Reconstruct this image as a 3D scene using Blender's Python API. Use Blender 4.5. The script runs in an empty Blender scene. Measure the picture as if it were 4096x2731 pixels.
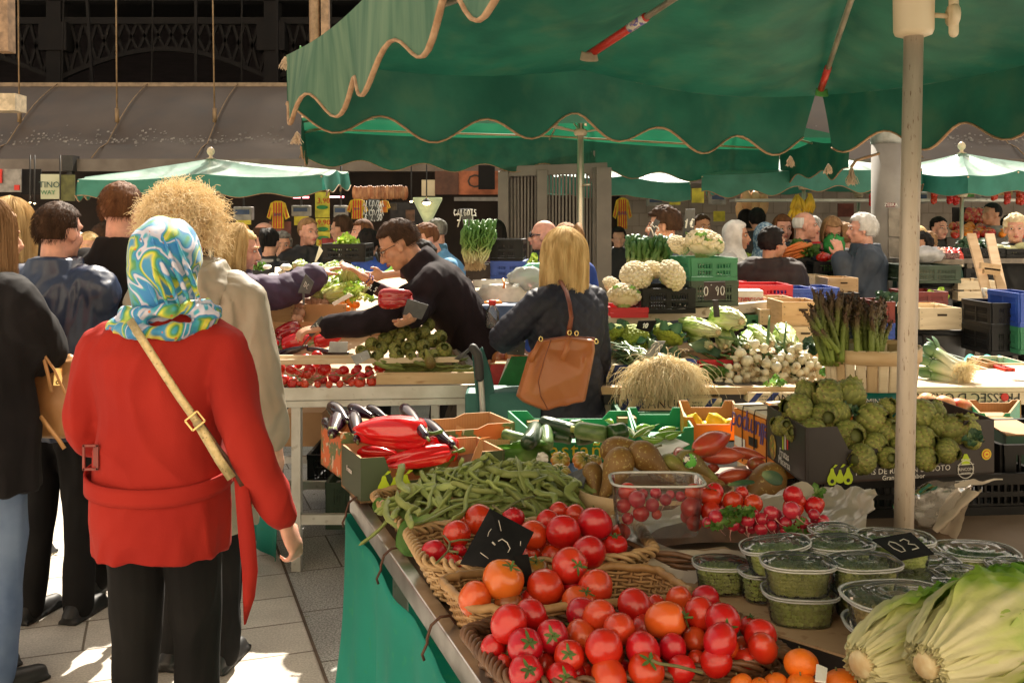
import bpy,math,random
from math import sin,cos,pi,radians as R,sqrt,exp
from mathutils import Vector as V,Matrix,noise,Quaternion
random.seed(7)
rnd=random.random
def ru(a,b):return a+(b-a)*rnd()
sc=bpy.context.scene
col=sc.collection
FL=3983.0;CX=2048.0;HV=905.0;EYE=1.60
REG=dict(A=(0,600,1.96),B=(1000,600,1.96),C=(2000,600,1.96),D=(3000,600,1.96),E=(0,1300,1.96),F=(1000,1300,1.96),G=(2000,1300,1.96),H=(3000,1300,1.96),T1=(0,0,1.68),T2=(1000,0,1.47),T3=(2500,0,1.4737),L4=(0,2000,1.68),L5=(1300,1900,1.68),L6=(2600,1900,1.572),N1=(1600,2200,2.94),N2=(2300,2200,2.94),N3=(1600,1750,2.94),N4=(2300,1750,2.94),N5=(2700,1150,2.94),N6=(1000,950,3.36),N7=(2850,1500,5.227),N8=(3400,1100,3.379),O=(0,0,.5742),P=(0,0,1.0))
def uv(r,x,y):
 a=REG[r];return a[0]+x/a[2],a[1]+y/a[2]
def at(r,x,y,d):
 u,v=uv(r,x,y);return V(((u-CX)/FL*d,d,EYE-(v-HV)/FL*d))
def atz(r,x,y,z):
 u,v=uv(r,x,y);d=(EYE-z)*FL/(v-HV);return V(((u-CX)/FL*d,d,z))
def npx(r,n,d):
 return n/REG[r][2]/FL*d
def frame(d,up=V((0,0,1))):
 d=d.normalized()
 if abs(d.dot(up))>.98:up=V((0,1,0))
 x=d.cross(up).normalized();y=x.cross(d).normalized()
 return x,y
class MB:
 def __init__(s):s.v=[];s.f=[];s.m=[];s.s=[];s.t=[]
 def add(s,vs,fs,mi=0,sm=True,t=None):
  o=len(s.v);s.v+=[tuple(p)for p in vs]
  if t is not None or s.t:s.t+=[0.0]*(o-len(s.t))+(list(t)if t is not None else[0.0]*len(vs))
  for f in fs:s.f.append([i+o for i in f]);s.m.append(mi);s.s.append(sm)
  return s
 def box(s,c,size,rot=0,mi=0,M=None,taper=1):
  x,y,z=[k/2 for k in size];vs=[]
  for dz in(-1,1):
   t=taper if dz<0 else 1
   for dx,dy in((-1,-1),(1,-1),(1,1),(-1,1)):vs.append(V((dx*x*t,dy*y*t,dz*z)))
  T=M if M is not None else Matrix.Rotation(rot,3,'Z')
  vs=[T@p+V(c)for p in vs]
  return s.add(vs,[(3,2,1,0),(4,5,6,7),(0,1,5,4),(1,2,6,5),(2,3,7,6),(3,0,4,7)],mi,False)
 def bar(s,a,b,w,h=None,mi=0):
  a=V(a);b=V(b);x,y=frame(b-a);h=h or w;vs=[]
  for p in(a,b):
   for i,j in((-1,-1),(1,-1),(1,1),(-1,1)):vs.append(p+x*i*w/2+y*j*h/2)
  return s.add(vs,[(3,2,1,0),(4,5,6,7),(0,1,5,4),(1,2,6,5),(2,3,7,6),(3,0,4,7)],mi,False)
 def tube(s,pts,r,n=8,cap=True,mi=0,ell=1,dome=False,closed=False,up=V((0,0,1))):
  pts=[V(p)for p in pts];k=len(pts)
  if not hasattr(r,'__len__'):r=[r]*k
  if dome:
   d0=(pts[0]-pts[1]).normalized();d1=(pts[-1]-pts[-2]).normalized();a=[];ra=[];b=[];rb=[]
   for t in(.97,.8,.45):a.append(pts[0]+d0*r[0]*t);ra.append(r[0]*sqrt(1-t*t));b.insert(0,pts[-1]+d1*r[-1]*t);rb.insert(0,r[-1]*sqrt(1-t*t))
   pts=a+pts+b;r=ra+list(r)+rb;k=len(pts)
  vs=[];px=None
  for i,p in enumerate(pts):
   if closed:d=pts[(i+1)%k]-pts[i-1]
   else:d=pts[min(i+1,k-1)]-pts[max(i-1,0)]
   if d.length<1e-9:d=V((0,0,1))
   d.normalize()
   if px is None:x,y=frame(d,up)
   else:
    x=(px-d*px.dot(d))
    if x.length<1e-6:x,y=frame(d,up)
    x.normalize();y=x.cross(d)
   px=x
   for j in range(n):
    a=2*pi*j/n;vs.append(p+x*cos(a)*r[i]+y*sin(a)*r[i]*ell)
  fs=[]
  for i in range(k if closed else k-1):
   i2=(i+1)%k
   for j in range(n):fs.append((i*n+j,i2*n+j,i2*n+(j+1)%n,i*n+(j+1)%n))
  if cap and not closed:fs.append(list(range(n)));fs.append([(k-1)*n+j for j in range(n)][::-1])
  return s.add(vs,fs,mi,True)
 def lathe(s,prof,n=16,c=(0,0,0),M=None,mi=0,fn=None,cap=True,sm=True):
  vs=[];k=len(prof);c=V(c)
  for i,(r,z)in enumerate(prof):
   for j in range(n):
    a=2*pi*j/n;q=r if fn is None else r*fn(a,z,i)
    p=V((q*cos(a),q*sin(a),z));vs.append((M@p if M is not None else p)+c)
  fs=[(i*n+j,i*n+(j+1)%n,(i+1)*n+(j+1)%n,(i+1)*n+j)for i in range(k-1)for j in range(n)]
  if cap:fs.append([j for j in range(n)][::-1]);fs.append([(k-1)*n+j for j in range(n)])
  return s.add(vs,fs,mi,sm)
 def ell(s,c,r,M=None,n=12,m=8,mi=0,fn=None):
  prof=[];vs=[];c=V(c)
  if not hasattr(r,'__len__'):r=(r,r,r)
  for i in range(1,m):
   t=pi*i/m
   for j in range(n):
    a=2*pi*j/n;d=V((sin(t)*cos(a),sin(t)*sin(a),-cos(t)));q=fn(d)if fn else 1
    p=V((d.x*r[0]*q,d.y*r[1]*q,d.z*r[2]*q));vs.append((M@p if M is not None else p)+c)
  for zz in(-1,1):
   q=fn(V((0,0,zz)))if fn else 1;p=V((0,0,zz*r[2]*q));vs.append((M@p if M is not None else p)+c)
  fs=[(i*n+j,i*n+(j+1)%n,(i+1)*n+(j+1)%n,(i+1)*n+j)for i in range(m-2)for j in range(n)]
  b=(m-1)*n
  fs+=[(b,(j+1)%n,j)for j in range(n)]+[(b+1,(m-2)*n+j,(m-2)*n+(j+1)%n)for j in range(n)]
  return s.add(vs,fs,mi,True)
 def grid(s,fn,nu,nv,mi=0,sm=True,closed=False):
  vs=[fn(i/nu,j/nv)for j in range(nv+1)for i in range(nu+1)]
  fs=[(j*(nu+1)+i,j*(nu+1)+i+1,(j+1)*(nu+1)+i+1,(j+1)*(nu+1)+i)for j in range(nv)for i in range(nu)]
  return s.add(vs,fs,mi,sm)
 def quad(s,a,b,c,d,mi=0):return s.add([a,b,c,d],[(0,1,2,3)],mi,False)
 def merge(s,o,M=None):
  k=len(s.v);s.v+=[tuple(M@V(p))for p in o.v]if M is not None else o.v
  s.f+=[[i+k for i in f]for f in o.f];s.m+=o.m;s.s+=o.s
  if o.t or s.t:s.t+=[0.0]*(k-len(s.t))+(o.t+[0.0]*(len(o.v)-len(o.t)))
  return s
 def mesh(s,name):
  me=bpy.data.meshes.new(name);me.from_pydata(s.v,[],s.f)
  me.polygons.foreach_set('material_index',s.m);me.polygons.foreach_set('use_smooth',s.s)
  if s.t:
   s.t+=[0.0]*(len(s.v)-len(s.t));at_=me.attributes.new('tint','FLOAT','POINT');at_.data.foreach_set('value',s.t)
  me.update();return me
def tag(o,label=None,cat=None,group=None,kind=None):
 if label:o['label']=label
 if cat:o['category']=cat
 if group:o['group']=group
 if kind:o['kind']=kind
 return o
def Za(name,mb,mats,parent=None,label=None,cat=None,group=None,kind=None,loc=None,bev=0,solid=0,sub=0):
 """one mesh object; world-space vertices become local to the parent's (unrotated) base"""
 me=mb.mesh(name)if isinstance(mb,MB)else mb
 for m in(mats if isinstance(mats,(list,tuple))else[mats]):me.materials.append(m)
 o=bpy.data.objects.new(name,me);col.objects.link(o)
 if parent is not None:
  o.parent=parent
  off=parent.get('base_off')
  if off is not None and isinstance(mb,MB):me.transform(Matrix.Translation(-V(off)));o['base_off']=tuple(off)
 elif loc is None and isinstance(mb,MB)and mb.v:
  xs=[p[0]for p in mb.v];ys=[p[1]for p in mb.v];off=((min(xs)+max(xs))/2,(min(ys)+max(ys))/2,min(p[2]for p in mb.v))
  me.transform(Matrix.Translation(-V(off)));o.location=off;o['base_off']=off
 if loc is not None:o.location=loc
 if solid:
  q=o.modifiers.new('thick','SOLIDIFY');q.thickness=solid;q.offset=0
 if bev:
  q=o.modifiers.new('bevel','BEVEL');q.width=bev;q.segments=2;q.limit_method='ANGLE'
 if sub:
  q=o.modifiers.new('sub','SUBSURF');q.levels=sub;q.render_levels=sub
 return tag(o,label,cat,group,kind)
def Zc(name,label,cat,loc=(0,0,0),group=None,world=False,rz=0):
 """Empty at the base; world=True: its parts are given in world coordinates"""
 o=bpy.data.objects.new(name,None);col.objects.link(o);o.location=loc;o.empty_display_size=.05
 if world:o['base_off']=tuple(loc)
 elif rz:o.rotation_euler.z=rz
 return tag(o,label,cat,group)
def Xc(name,mb,mats,**k):return Za(name,mb,mats,kind='structure',**k)
KIDS={}
def kids(o):
 if o.name not in KIDS:KIDS[o.name]=[c for c in bpy.data.objects if c.parent==o]
 return KIDS[o.name]
def dup(o,loc=None,rot=None,scale=None,label=None,group=None,parent=None,mats=None):
 c=o.copy();col.objects.link(c)
 if parent is not None:c.parent=parent
 if loc is not None:c.location=loc
 if rot is not None:
  c.rotation_mode='QUATERNION' if isinstance(rot,Quaternion)else 'XYZ'
  if isinstance(rot,Quaternion):c.rotation_quaternion=rot
  else:c.rotation_euler=rot
 if scale is not None:c.scale=scale if hasattr(scale,'__len__')else(scale,)*3
 if label:c['label']=label
 if group:c['group']=group
 for k in kids(o):dup(k,parent=c)
 return c
class Proto:
 """a kind of thing built once; the first placing uses the original, later ones copies"""
 def __init__(s,o):s.o=o;s.used=False;kids(o);[kids(k)for k in kids(o)]
 def put(s,loc,rot=None,scale=None,label=None,group=None):
  if s.used:return dup(s.o,loc,rot,scale,label,group)
  s.used=True;o=s.o;o.location=loc
  if rot is not None:
   if isinstance(rot,Quaternion):o.rotation_mode='QUATERNION';o.rotation_quaternion=rot
   else:o.rotation_euler=rot
  if scale is not None:o.scale=scale if hasattr(scale,'__len__')else(scale,)*3
  if label:o['label']=label
  if group:o['group']=group
  return o
def aim(d,roll=0):
 """rotation taking local +Z to direction d"""
 return V(d).to_track_quat('Z','Y')@Quaternion((0,0,1),roll)
MATS={}
def N(nt,t,**k):
 n=nt.nodes.new(t)
 for a,b in k.items():setattr(n,a,b)
 return n
def hexc(c):
 if isinstance(c,str):
  c=c.lstrip('#');v=[int(c[i:i+2],16)/255 for i in(0,2,4)]
  return tuple(x/12.92 if x<=.04045 else((x+.055)/1.055)**2.4 for x in v)
 return tuple(c)
def mat(name,base,rough=.6,metal=0,c2=None,scale=12,var=.25,detail=4,bump=0,bscale=40,coat=0,spec=.5,sss=0,transl=0,alpha=1,rv=0,rh=0,sheen=0,wave=None,stretch=(1,1,1),emit=0,lo=.35,hi=.65,c3=None,scale3=60,lo3=.6,hi3=.7,coord='Object',trans=0):
 if name in MATS:return MATS[name]
 m=bpy.data.materials.new(name);m.use_nodes=True;nt=m.node_tree;L=nt.links.new
 p=nt.nodes['Principled BSDF'];base=hexc(base)
 p.inputs['Roughness'].default_value=rough;p.inputs['Metallic'].default_value=metal
 p.inputs['Specular IOR Level'].default_value=spec;p.inputs['Coat Weight'].default_value=coat;p.inputs['Coat Roughness'].default_value=.12
 p.inputs['Sheen Weight'].default_value=sheen
 if sss:p.inputs['Subsurface Weight'].default_value=sss;p.inputs['Subsurface Radius'].default_value=(.02,.008,.004);p.inputs['Subsurface Scale'].default_value=.4
 if trans:p.inputs['Transmission Weight'].default_value=trans;p.inputs['IOR'].default_value=1.4
 tc=N(nt,'ShaderNodeTexCoord');mp=N(nt,'ShaderNodeMapping');L(tc.outputs[coord],mp.inputs[0]);mp.inputs['Scale'].default_value=stretch
 oi=N(nt,'ShaderNodeObjectInfo')
 add=N(nt,'ShaderNodeVectorMath',operation='ADD');sc_=N(nt,'ShaderNodeVectorMath',operation='SCALE');sc_.inputs[0].default_value=(7.3,3.1,5.7)
 L(oi.outputs['Random'],sc_.inputs['Scale']);L(mp.outputs[0],add.inputs[0]);L(sc_.outputs[0],add.inputs[1])
 no=N(nt,'ShaderNodeTexNoise');no.inputs['Scale'].default_value=scale;no.inputs['Detail'].default_value=detail;L(add.outputs[0],no.inputs['Vector'])
 def ramp(src,a,b,lo,hi):
  r=N(nt,'ShaderNodeValToRGB');e=r.color_ramp.elements
  e[0].position=lo;e[1].position=hi;e[0].color=(*a,1);e[1].color=(*b,1);L(src,r.inputs[0]);return r.outputs[0]
 if c2 is None:a=tuple(x*(1-var)for x in base);b=tuple(min(1,x*(1+var))for x in base)
 else:a=base;b=hexc(c2)
 colr=ramp(no.outputs[0],a,b,lo,hi)
 if c3 is not None:
  n3=N(nt,'ShaderNodeTexNoise');n3.inputs['Scale'].default_value=scale3;n3.inputs['Detail'].default_value=3;L(add.outputs[0],n3.inputs['Vector'])
  f=ramp(n3.outputs[0],(0,0,0),(1,1,1),lo3,hi3);mx=N(nt,'ShaderNodeMix',data_type='RGBA')
  L(f,mx.inputs[0]);L(colr,mx.inputs[6]);mx.inputs[7].default_value=(*hexc(c3),1);colr=mx.outputs[2]
 if rv or rh:
  h=N(nt,'ShaderNodeHueSaturation')
  if rv:q=N(nt,'ShaderNodeMapRange');L(oi.outputs['Random'],q.inputs[0]);q.inputs[3].default_value=1-rv;q.inputs[4].default_value=1+rv;L(q.outputs[0],h.inputs['Value'])
  if rh:q=N(nt,'ShaderNodeMapRange');L(oi.outputs['Random'],q.inputs[0]);q.inputs[3].default_value=.5-rh;q.inputs[4].default_value=.5+rh;L(q.outputs[0],h.inputs['Hue'])
  L(colr,h.inputs['Color']);colr=h.outputs[0]
 L(colr,p.inputs['Base Color'])
 if bump or wave:
  bn=N(nt,'ShaderNodeBump');bn.inputs['Strength'].default_value=1;bn.inputs['Distance'].default_value=bump or wave[2]
  if wave:
   w=N(nt,'ShaderNodeTexWave',bands_direction=wave[1]);w.inputs['Scale'].default_value=wave[0];w.inputs['Distortion'].default_value=wave[3]if len(wave)>3 else 1
   L(mp.outputs[0],w.inputs[0]);L(w.outputs['Fac'],bn.inputs['Height'])
  else:
   n2=N(nt,'ShaderNodeTexNoise');n2.inputs['Scale'].default_value=bscale;n2.inputs['Detail'].default_value=3;L(mp.outputs[0],n2.inputs['Vector']);L(n2.outputs[0],bn.inputs['Height'])
  L(bn.outputs[0],p.inputs['Normal'])
 out=nt.nodes['Material Output'];sh=p.outputs[0]
 if transl:
  t=N(nt,'ShaderNodeBsdfTranslucent');L(colr,t.inputs[0]);mx=N(nt,'ShaderNodeMixShader');mx.inputs[0].default_value=transl
  L(sh,mx.inputs[1]);L(t.outputs[0],mx.inputs[2]);sh=mx.outputs[0]
 if alpha<1:
  t=N(nt,'ShaderNodeBsdfTransparent');mx=N(nt,'ShaderNodeMixShader');mx.inputs[0].default_value=alpha
  L(t.outputs[0],mx.inputs[1]);L(sh,mx.inputs[2]);sh=mx.outputs[0]
 L(sh,out.inputs[0])
 if emit:p.inputs['Emission Color'].default_value=(*base,1);p.inputs['Emission Strength'].default_value=emit
 MATS[name]=m;return m
def Zs(name,tint=(1,1,1),haze=.12,milky=(.8,.8,.8)):
 m=bpy.data.materials.new(name);m.use_nodes=True;nt=m.node_tree;L=nt.links.new;nt.nodes.remove(nt.nodes['Principled BSDF'])
 fr=N(nt,'ShaderNodeFresnel');fr.inputs[0].default_value=1.55
 gl=N(nt,'ShaderNodeBsdfGlossy');gl.inputs['Roughness'].default_value=.06
 tr=N(nt,'ShaderNodeBsdfTransparent');tr.inputs[0].default_value=(*tint,1)
 df=N(nt,'ShaderNodeBsdfDiffuse');df.inputs[0].default_value=(*milky,1)
 a=N(nt,'ShaderNodeMixShader');a.inputs[0].default_value=haze;L(tr.outputs[0],a.inputs[1]);L(df.outputs[0],a.inputs[2])
 b=N(nt,'ShaderNodeMixShader');L(fr.outputs[0],b.inputs[0]);L(a.outputs[0],b.inputs[1]);L(gl.outputs[0],b.inputs[2])
 L(b.outputs[0],nt.nodes['Material Output'].inputs[0]);return m
def Yb(name,stops,rough=.5,spec=.5,transl=0,scale=20,var=.18,bump=0,bscale=60,rv=.08,sss=0,coat=0,stretch=(1,1,1)):
 """colour follows the 'tint' attribute: the plant's own colouring from base to tip"""
 m=mat(name,stops[0][1],rough,var=var,scale=scale,bump=bump,bscale=bscale,transl=transl,sss=sss,spec=spec,coat=coat,stretch=stretch);nt=m.node_tree;L=nt.links.new
 a=N(nt,'ShaderNodeAttribute',attribute_name='tint');r=N(nt,'ShaderNodeValToRGB');cr=r.color_ramp
 while len(cr.elements)<len(stops):cr.elements.new(.5)
 for e,(po,c)in zip(cr.elements,stops):e.position=po;e.color=(*hexc(c),1)
 nz=N(nt,'ShaderNodeTexNoise');nz.inputs['Scale'].default_value=scale;nz.inputs['Detail'].default_value=5
 tc=N(nt,'ShaderNodeTexCoord');mp=N(nt,'ShaderNodeMapping');mp.inputs['Scale'].default_value=stretch;L(tc.outputs['Object'],mp.inputs[0]);L(mp.outputs[0],nz.inputs[0])
 ma=N(nt,'ShaderNodeMath',operation='MULTIPLY_ADD');L(nz.outputs[0],ma.inputs[0]);ma.inputs[1].default_value=var;L(a.outputs['Fac'],ma.inputs[2])
 sb=N(nt,'ShaderNodeMath',operation='SUBTRACT');L(ma.outputs[0],sb.inputs[0]);sb.inputs[1].default_value=var*.5;L(sb.outputs[0],r.inputs[0])
 h=N(nt,'ShaderNodeHueSaturation');oi=N(nt,'ShaderNodeObjectInfo');q=N(nt,'ShaderNodeMapRange');L(oi.outputs['Random'],q.inputs[0]);q.inputs[3].default_value=1-rv;q.inputs[4].default_value=1+rv;L(q.outputs[0],h.inputs['Value']);L(r.outputs[0],h.inputs['Color'])
 L(h.outputs[0],nt.nodes['Principled BSDF'].inputs['Base Color'])
 for n in nt.nodes:
  if n.type=='BSDF_TRANSLUCENT':L(h.outputs[0],n.inputs[0])
 return m
TEXTS=[]
def Zk(body,size,o,right,up,m,parent,name='lettering',align='CENTER',w=None,shear=0):
 """flat lettering with its centre at o, reading along right"""
 cu=bpy.data.curves.new(name,'FONT');cu.body=body;cu.size=size;cu.extrude=.0004;cu.align_x=align;cu.align_y='CENTER'
 cu.resolution_u=2;cu.shear=shear
 if w:cu.space_character=w
 r=V(right).normalized();u=V(up);u=(u-r*u.dot(r)).normalized();n=r.cross(u)
 ob=bpy.data.objects.new(name,cu);col.objects.link(ob);cu.materials.append(m)
 Mx=Matrix(((r.x,u.x,n.x,o[0]),(r.y,u.y,n.y,o[1]),(r.z,u.z,n.z,o[2]),(0,0,0,1)))
 ob.parent=parent
 off=parent.get('base_off')if parent else None
 if off is not None:Mx=Matrix.Translation(-V(off))@Mx
 ob.matrix_local=Mx;TEXTS.append(ob);return ob
def strokes(pls,o,right,up,w,m,parent,name='chalk_writing'):
 """handwriting: polylines in a right/up frame, drawn as thin tubes lying on the surface"""
 r=V(right);u=V(up);mb=MB()
 for pl in pls:mb.tube([V(o)+r*x+u*y for x,y in pl],w,n=5)
 return Za(name,mb,m,parent)
DIG={'0':[[(.5,1),(.15,.8),(.1,.4),(.3,.03),(.65,.05),(.85,.4),(.8,.8),(.5,1)]],'1':[[(.25,.7),(.6,1),(.5,0)]],'2':[[(.1,.75),(.4,1),(.8,.8),(.6,.45),(.1,.02),(.5,.08),(.9,.02)]],'3':[[(.15,.9),(.6,1),(.75,.75),(.4,.53),(.8,.4),(.7,.08),(.1,.05)]],'4':[[(.6,1),(.1,.4),(.9,.4)],[(.65,.65),(.55,0)]],'5':[[(.85,1),(.3,1),(.25,.55),(.7,.55),(.8,.2),(.5,0),(.1,.1)]],'6':[[(.75,1),(.25,.6),(.15,.2),(.5,0),(.8,.25),(.55,.5),(.2,.3)]],'7':[[(.1,.95),(.9,.98),(.4,0)],[(.3,.5),(.8,.52)]],'8':[[(.5,.52),(.2,.75),(.5,1),(.8,.75),(.2,.25),(.5,0),(.85,.28),(.5,.52)]],'9':[[(.8,.7),(.45,.5),(.2,.75),(.5,1),(.8,.8),(.6,0)]],'e':[[(.95,.85),(.6,1),(.3,.6),(.4,.15),(.9,.1)],[(.1,.62),(.7,.62)],[(.1,.42),(.65,.42)]],',':[[(.4,.1),(.3,-.15)]],"'":[[(.3,1.1),(.5,1.2)]],'c':[[(.85,.85),(.4,1),(.12,.5),(.4,.02),(.9,.15)]],'a':[[(.05,0),(.5,1),(.9,0)],[(.2,.35),(.75,.35)]],'l':[[(.2,1),(.2,0),(.8,0)]],'g':[[(.85,.85),(.4,1),(.1,.5),(.4,0),(.85,.1),(.85,.45),(.5,.45)]],'o':[[(.5,1),(.12,.6),(.3,.03),(.8,.2),(.8,.75),(.5,1)]],'t':[[(.05,1),(.95,1)],[(.5,1),(.5,0)]],'s':[[(.85,.9),(.4,1),(.2,.7),(.75,.4),(.6,.02),(.1,.1)]],'d':[[(.15,0),(.15,1),(.7,.85),(.85,.4),(.6,.02),(.15,0)]],'/':[[(.1,0),(.9,1)]],'k':[[(.15,1),(.15,0)],[(.85,1),(.2,.5),(.9,0)]],'p':[[(.15,0),(.15,1),(.75,.9),(.7,.55),(.15,.5)]],'.':[[(.4,0),(.45,.05)]]}
def hand(s,o,right,up,h,m,parent,wd=.6,th=.0016):
 pls=[];x=-len(s)*wd*h/2
 for ch in s:
  for pl in DIG.get(ch,[]):pls.append([(x+px*h*wd*.85,py*h-h/2)for px,py in pl])
  x+=wd*h
 return strokes(pls,o,right,up,th,m,parent)
def hair(name,strands,m,parent,r0=.0006,r1=.0003):
 hc=bpy.data.hair_curves.new(name);hc.add_curves([len(s)for s in strands])
 Zj=[];rad=[];off=V(parent.get('base_off',(0,0,0)))
 for s_ in strands:
  k=len(s_)-1
  for i,p in enumerate(s_):q=V(p)-off;Zj+=(q.x,q.y,q.z);rad.append(r0+(r1-r0)*i/k)
 hc.attributes['position'].data.foreach_set('vector',Zj)
 ra=hc.attributes.get('radius')or hc.attributes.new('radius','FLOAT','POINT');ra.data.foreach_set('value',rad)
 hc.materials.append(m);o=bpy.data.objects.new(name,hc);col.objects.link(o);o.parent=parent;return o
PEND=[]
def Yc(name,mb,m,parent,vox=.008,smooth=3,fold=0,fscale=9,quilt=0,qaxis='z',qfreq=90,label=None,fstretch=(1,1,.45)):
 o=Za(name,mb,m,parent);q=o.modifiers.new('u','REMESH');q.mode='VOXEL';q.voxel_size=vox;q.use_smooth_shade=True
 q=o.modifiers.new('s','SMOOTH');q.iterations=smooth;q.factor=.5
 if label:o['label']=label
 PEND.append((o,fold,fscale,quilt,qaxis,qfreq,fstretch));return o
def settle():
 bpy.context.view_layer.update();dg=bpy.context.evaluated_depsgraph_get()
 for o,fold,fs,quilt,qa,qf,st in PEND:
  me=bpy.data.meshes.new_from_object(o.evaluated_get(dg));o['_n']=1
  if fold or quilt:
   nm=[v.normal.copy()for v in me.vertices];seed=V((rnd()*9,rnd()*9,rnd()*9))
   for v,n in zip(me.vertices,nm):
    p=v.co;d=0
    if fold:
     q=V((p.x*st[0],p.y*st[1],p.z*st[2]))*fs+seed
     q+=V((noise.noise(q*.6),noise.noise(q*.6+V((5,5,5))),0))*1.2
     d+=fold*(1-2.2*abs(noise.noise(q)))-fold*.6+fold*.35*noise.noise(q*2.7)
    if quilt:
     z=p.z if qa=='z' else p.x+p.z
     if qa=='d':d+=quilt*(min(abs(sin((p.x+p.z)*qf)),abs(sin((p.x-p.z)*qf)))**.5-.6)
     else:d+=quilt*(abs(sin(z*qf+.6*noise.noise(p*8)))**.5-.6+.4*noise.noise(p*30))
    v.co=p+n*d
  for p in me.polygons:p.use_smooth=True
  old=o.data;o.modifiers.clear();o.data=me;me.name=old.name;del o['_n']
  if not me.materials:
   for mm in old.materials:me.materials.append(mm)
 PEND.clear()
cam=bpy.data.cameras.new('camera');co=bpy.data.objects.new('camera',cam);col.objects.link(co);sc.camera=co
cam.sensor_width=36;cam.lens=35;cam.clip_end=300;cam.clip_start=.05
co.location=(0,0,EYE);co.rotation_euler=(pi/2,0,0);cam.shift_y=-(1365.5-HV)/4096
SUN_AZ,SUN_EL=R(6),R(47)
sd=V((sin(SUN_AZ)*cos(SUN_EL),cos(SUN_AZ)*cos(SUN_EL),sin(SUN_EL)))
sl=bpy.data.lights.new('sun','SUN');sl.energy=5;sl.angle=R(.5);sl.color=(1,.91,.77)
so=bpy.data.objects.new('sun',sl);col.objects.link(so);so.rotation_mode='QUATERNION';so.rotation_quaternion=sd.to_track_quat('Z','Y');so.location=(3,8,12)
w=bpy.data.worlds.new('World');sc.world=w;w.use_nodes=True;nt=w.node_tree
sky=N(nt,'ShaderNodeTexSky',sky_type='NISHITA');sky.sun_disc=False;sky.sun_elevation=SUN_EL;sky.sun_rotation=SUN_AZ;sky.dust_density=3
hsv=N(nt,'ShaderNodeHueSaturation');hsv.inputs['Saturation'].default_value=.35;wm=N(nt,'ShaderNodeMix',data_type='RGBA',blend_type='MULTIPLY');wm.inputs[0].default_value=1;wm.inputs[7].default_value=(1,.88,.71,1)
nt.links.new(sky.outputs[0],hsv.inputs['Color']);nt.links.new(hsv.outputs[0],wm.inputs[6]);nt.links.new(wm.outputs[2],nt.nodes['Background'].inputs[0]);nt.nodes['Background'].inputs[1].default_value=.085
vs=sc.view_settings;vs.view_transform='Standard';vs.look='None';vs.exposure=1.42;vs.gamma=1
sc.render.film_transparent=False
sc.cycles.max_bounces=8;sc.cycles.transparent_max_bounces=24;sc.cycles.use_denoising=True;sc.cycles.caustics_reflective=False;sc.cycles.caustics_refractive=False
def Xa(name,a,b,mortar,bw,rh,ang,speck=0,vert=0):
 m=bpy.data.materials.new(name);m.use_nodes=True;nt=m.node_tree;L=nt.links.new;p=nt.nodes['Principled BSDF'];p.inputs['Roughness'].default_value=.75
 tc=N(nt,'ShaderNodeTexCoord');mp=N(nt,'ShaderNodeMapping');mp.inputs['Rotation'].default_value=(pi/2*vert,0,-ang);L(tc.outputs['Object'],mp.inputs[0])
 br=N(nt,'ShaderNodeTexBrick');br.inputs['Scale'].default_value=1;br.inputs['Brick Width'].default_value=bw;br.inputs['Row Height'].default_value=rh
 br.inputs['Mortar Size'].default_value=.005;br.inputs['Mortar Smooth'].default_value=.3;br.inputs['Color1'].default_value=(*a,1);br.inputs['Color2'].default_value=(*b,1);br.inputs['Mortar'].default_value=(*mortar,1)
 L(mp.outputs[0],br.inputs[0])
 n1=N(nt,'ShaderNodeTexNoise');n1.inputs['Scale'].default_value=3;n1.inputs['Detail'].default_value=8;L(tc.outputs['Object'],n1.inputs[0])
 n2=N(nt,'ShaderNodeTexNoise');n2.inputs['Scale'].default_value=130;n2.inputs['Detail'].default_value=2;L(tc.outputs['Object'],n2.inputs[0])
 r1=N(nt,'ShaderNodeMapRange');L(n1.outputs[0],r1.inputs[0]);r1.inputs[1].default_value=.3;r1.inputs[2].default_value=.7;r1.inputs[3].default_value=.75;r1.inputs[4].default_value=1.1
 r2=N(nt,'ShaderNodeMapRange');L(n2.outputs[0],r2.inputs[0]);r2.inputs[1].default_value=.4;r2.inputs[2].default_value=.6;r2.inputs[3].default_value=1-speck;r2.inputs[4].default_value=1+speck*.4
 mu=N(nt,'ShaderNodeMath',operation='MULTIPLY');L(r1.outputs[0],mu.inputs[0]);L(r2.outputs[0],mu.inputs[1])
 mx=N(nt,'ShaderNodeVectorMath',operation='SCALE');L(br.outputs[0],mx.inputs[0]);L(mu.outputs[0],mx.inputs['Scale']);L(mx.outputs[0],p.inputs['Base Color'])
 bn=N(nt,'ShaderNodeBump');bn.inputs['Distance'].default_value=.004;bn.invert=True;L(br.outputs['Fac'],bn.inputs['Height']);L(bn.outputs[0],p.inputs['Normal'])
 return m
ANG=R(19.6)
Xc('ground',MB().quad((-60,-10,0),(60,-10,0),(60,90,0),(-60,90,0)),Xa('granite_paving',(.40,.385,.36),(.46,.44,.40),(.16,.13,.10),1.2,.5,ANG,.45))
e1=V((cos(ANG),sin(ANG),0));e2=V((-sin(ANG),cos(ANG),0));p0=V((-.65,3.49,.004))
Xc('pavement',MB().quad(p0-e1*14-e2*6,p0-e2*6,p0+e2*9.5,p0-e1*14+e2*9.5),Xa('limestone_slabs',(.50,.45,.385),(.58,.53,.46),(.2,.16,.12),.95,.295,ANG,.18))
Xc('paving_joint',MB().quad(p0-e2*6-e1*.006+V((0,0,.004)),p0-e2*6+e1*.006+V((0,0,.004)),p0+e2*9.5+e1*.006+V((0,0,.004)),p0+e2*9.5-e1*.006+V((0,0,.004))),mat('joint_dirt',(.09,.06,.04),.9))
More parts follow.
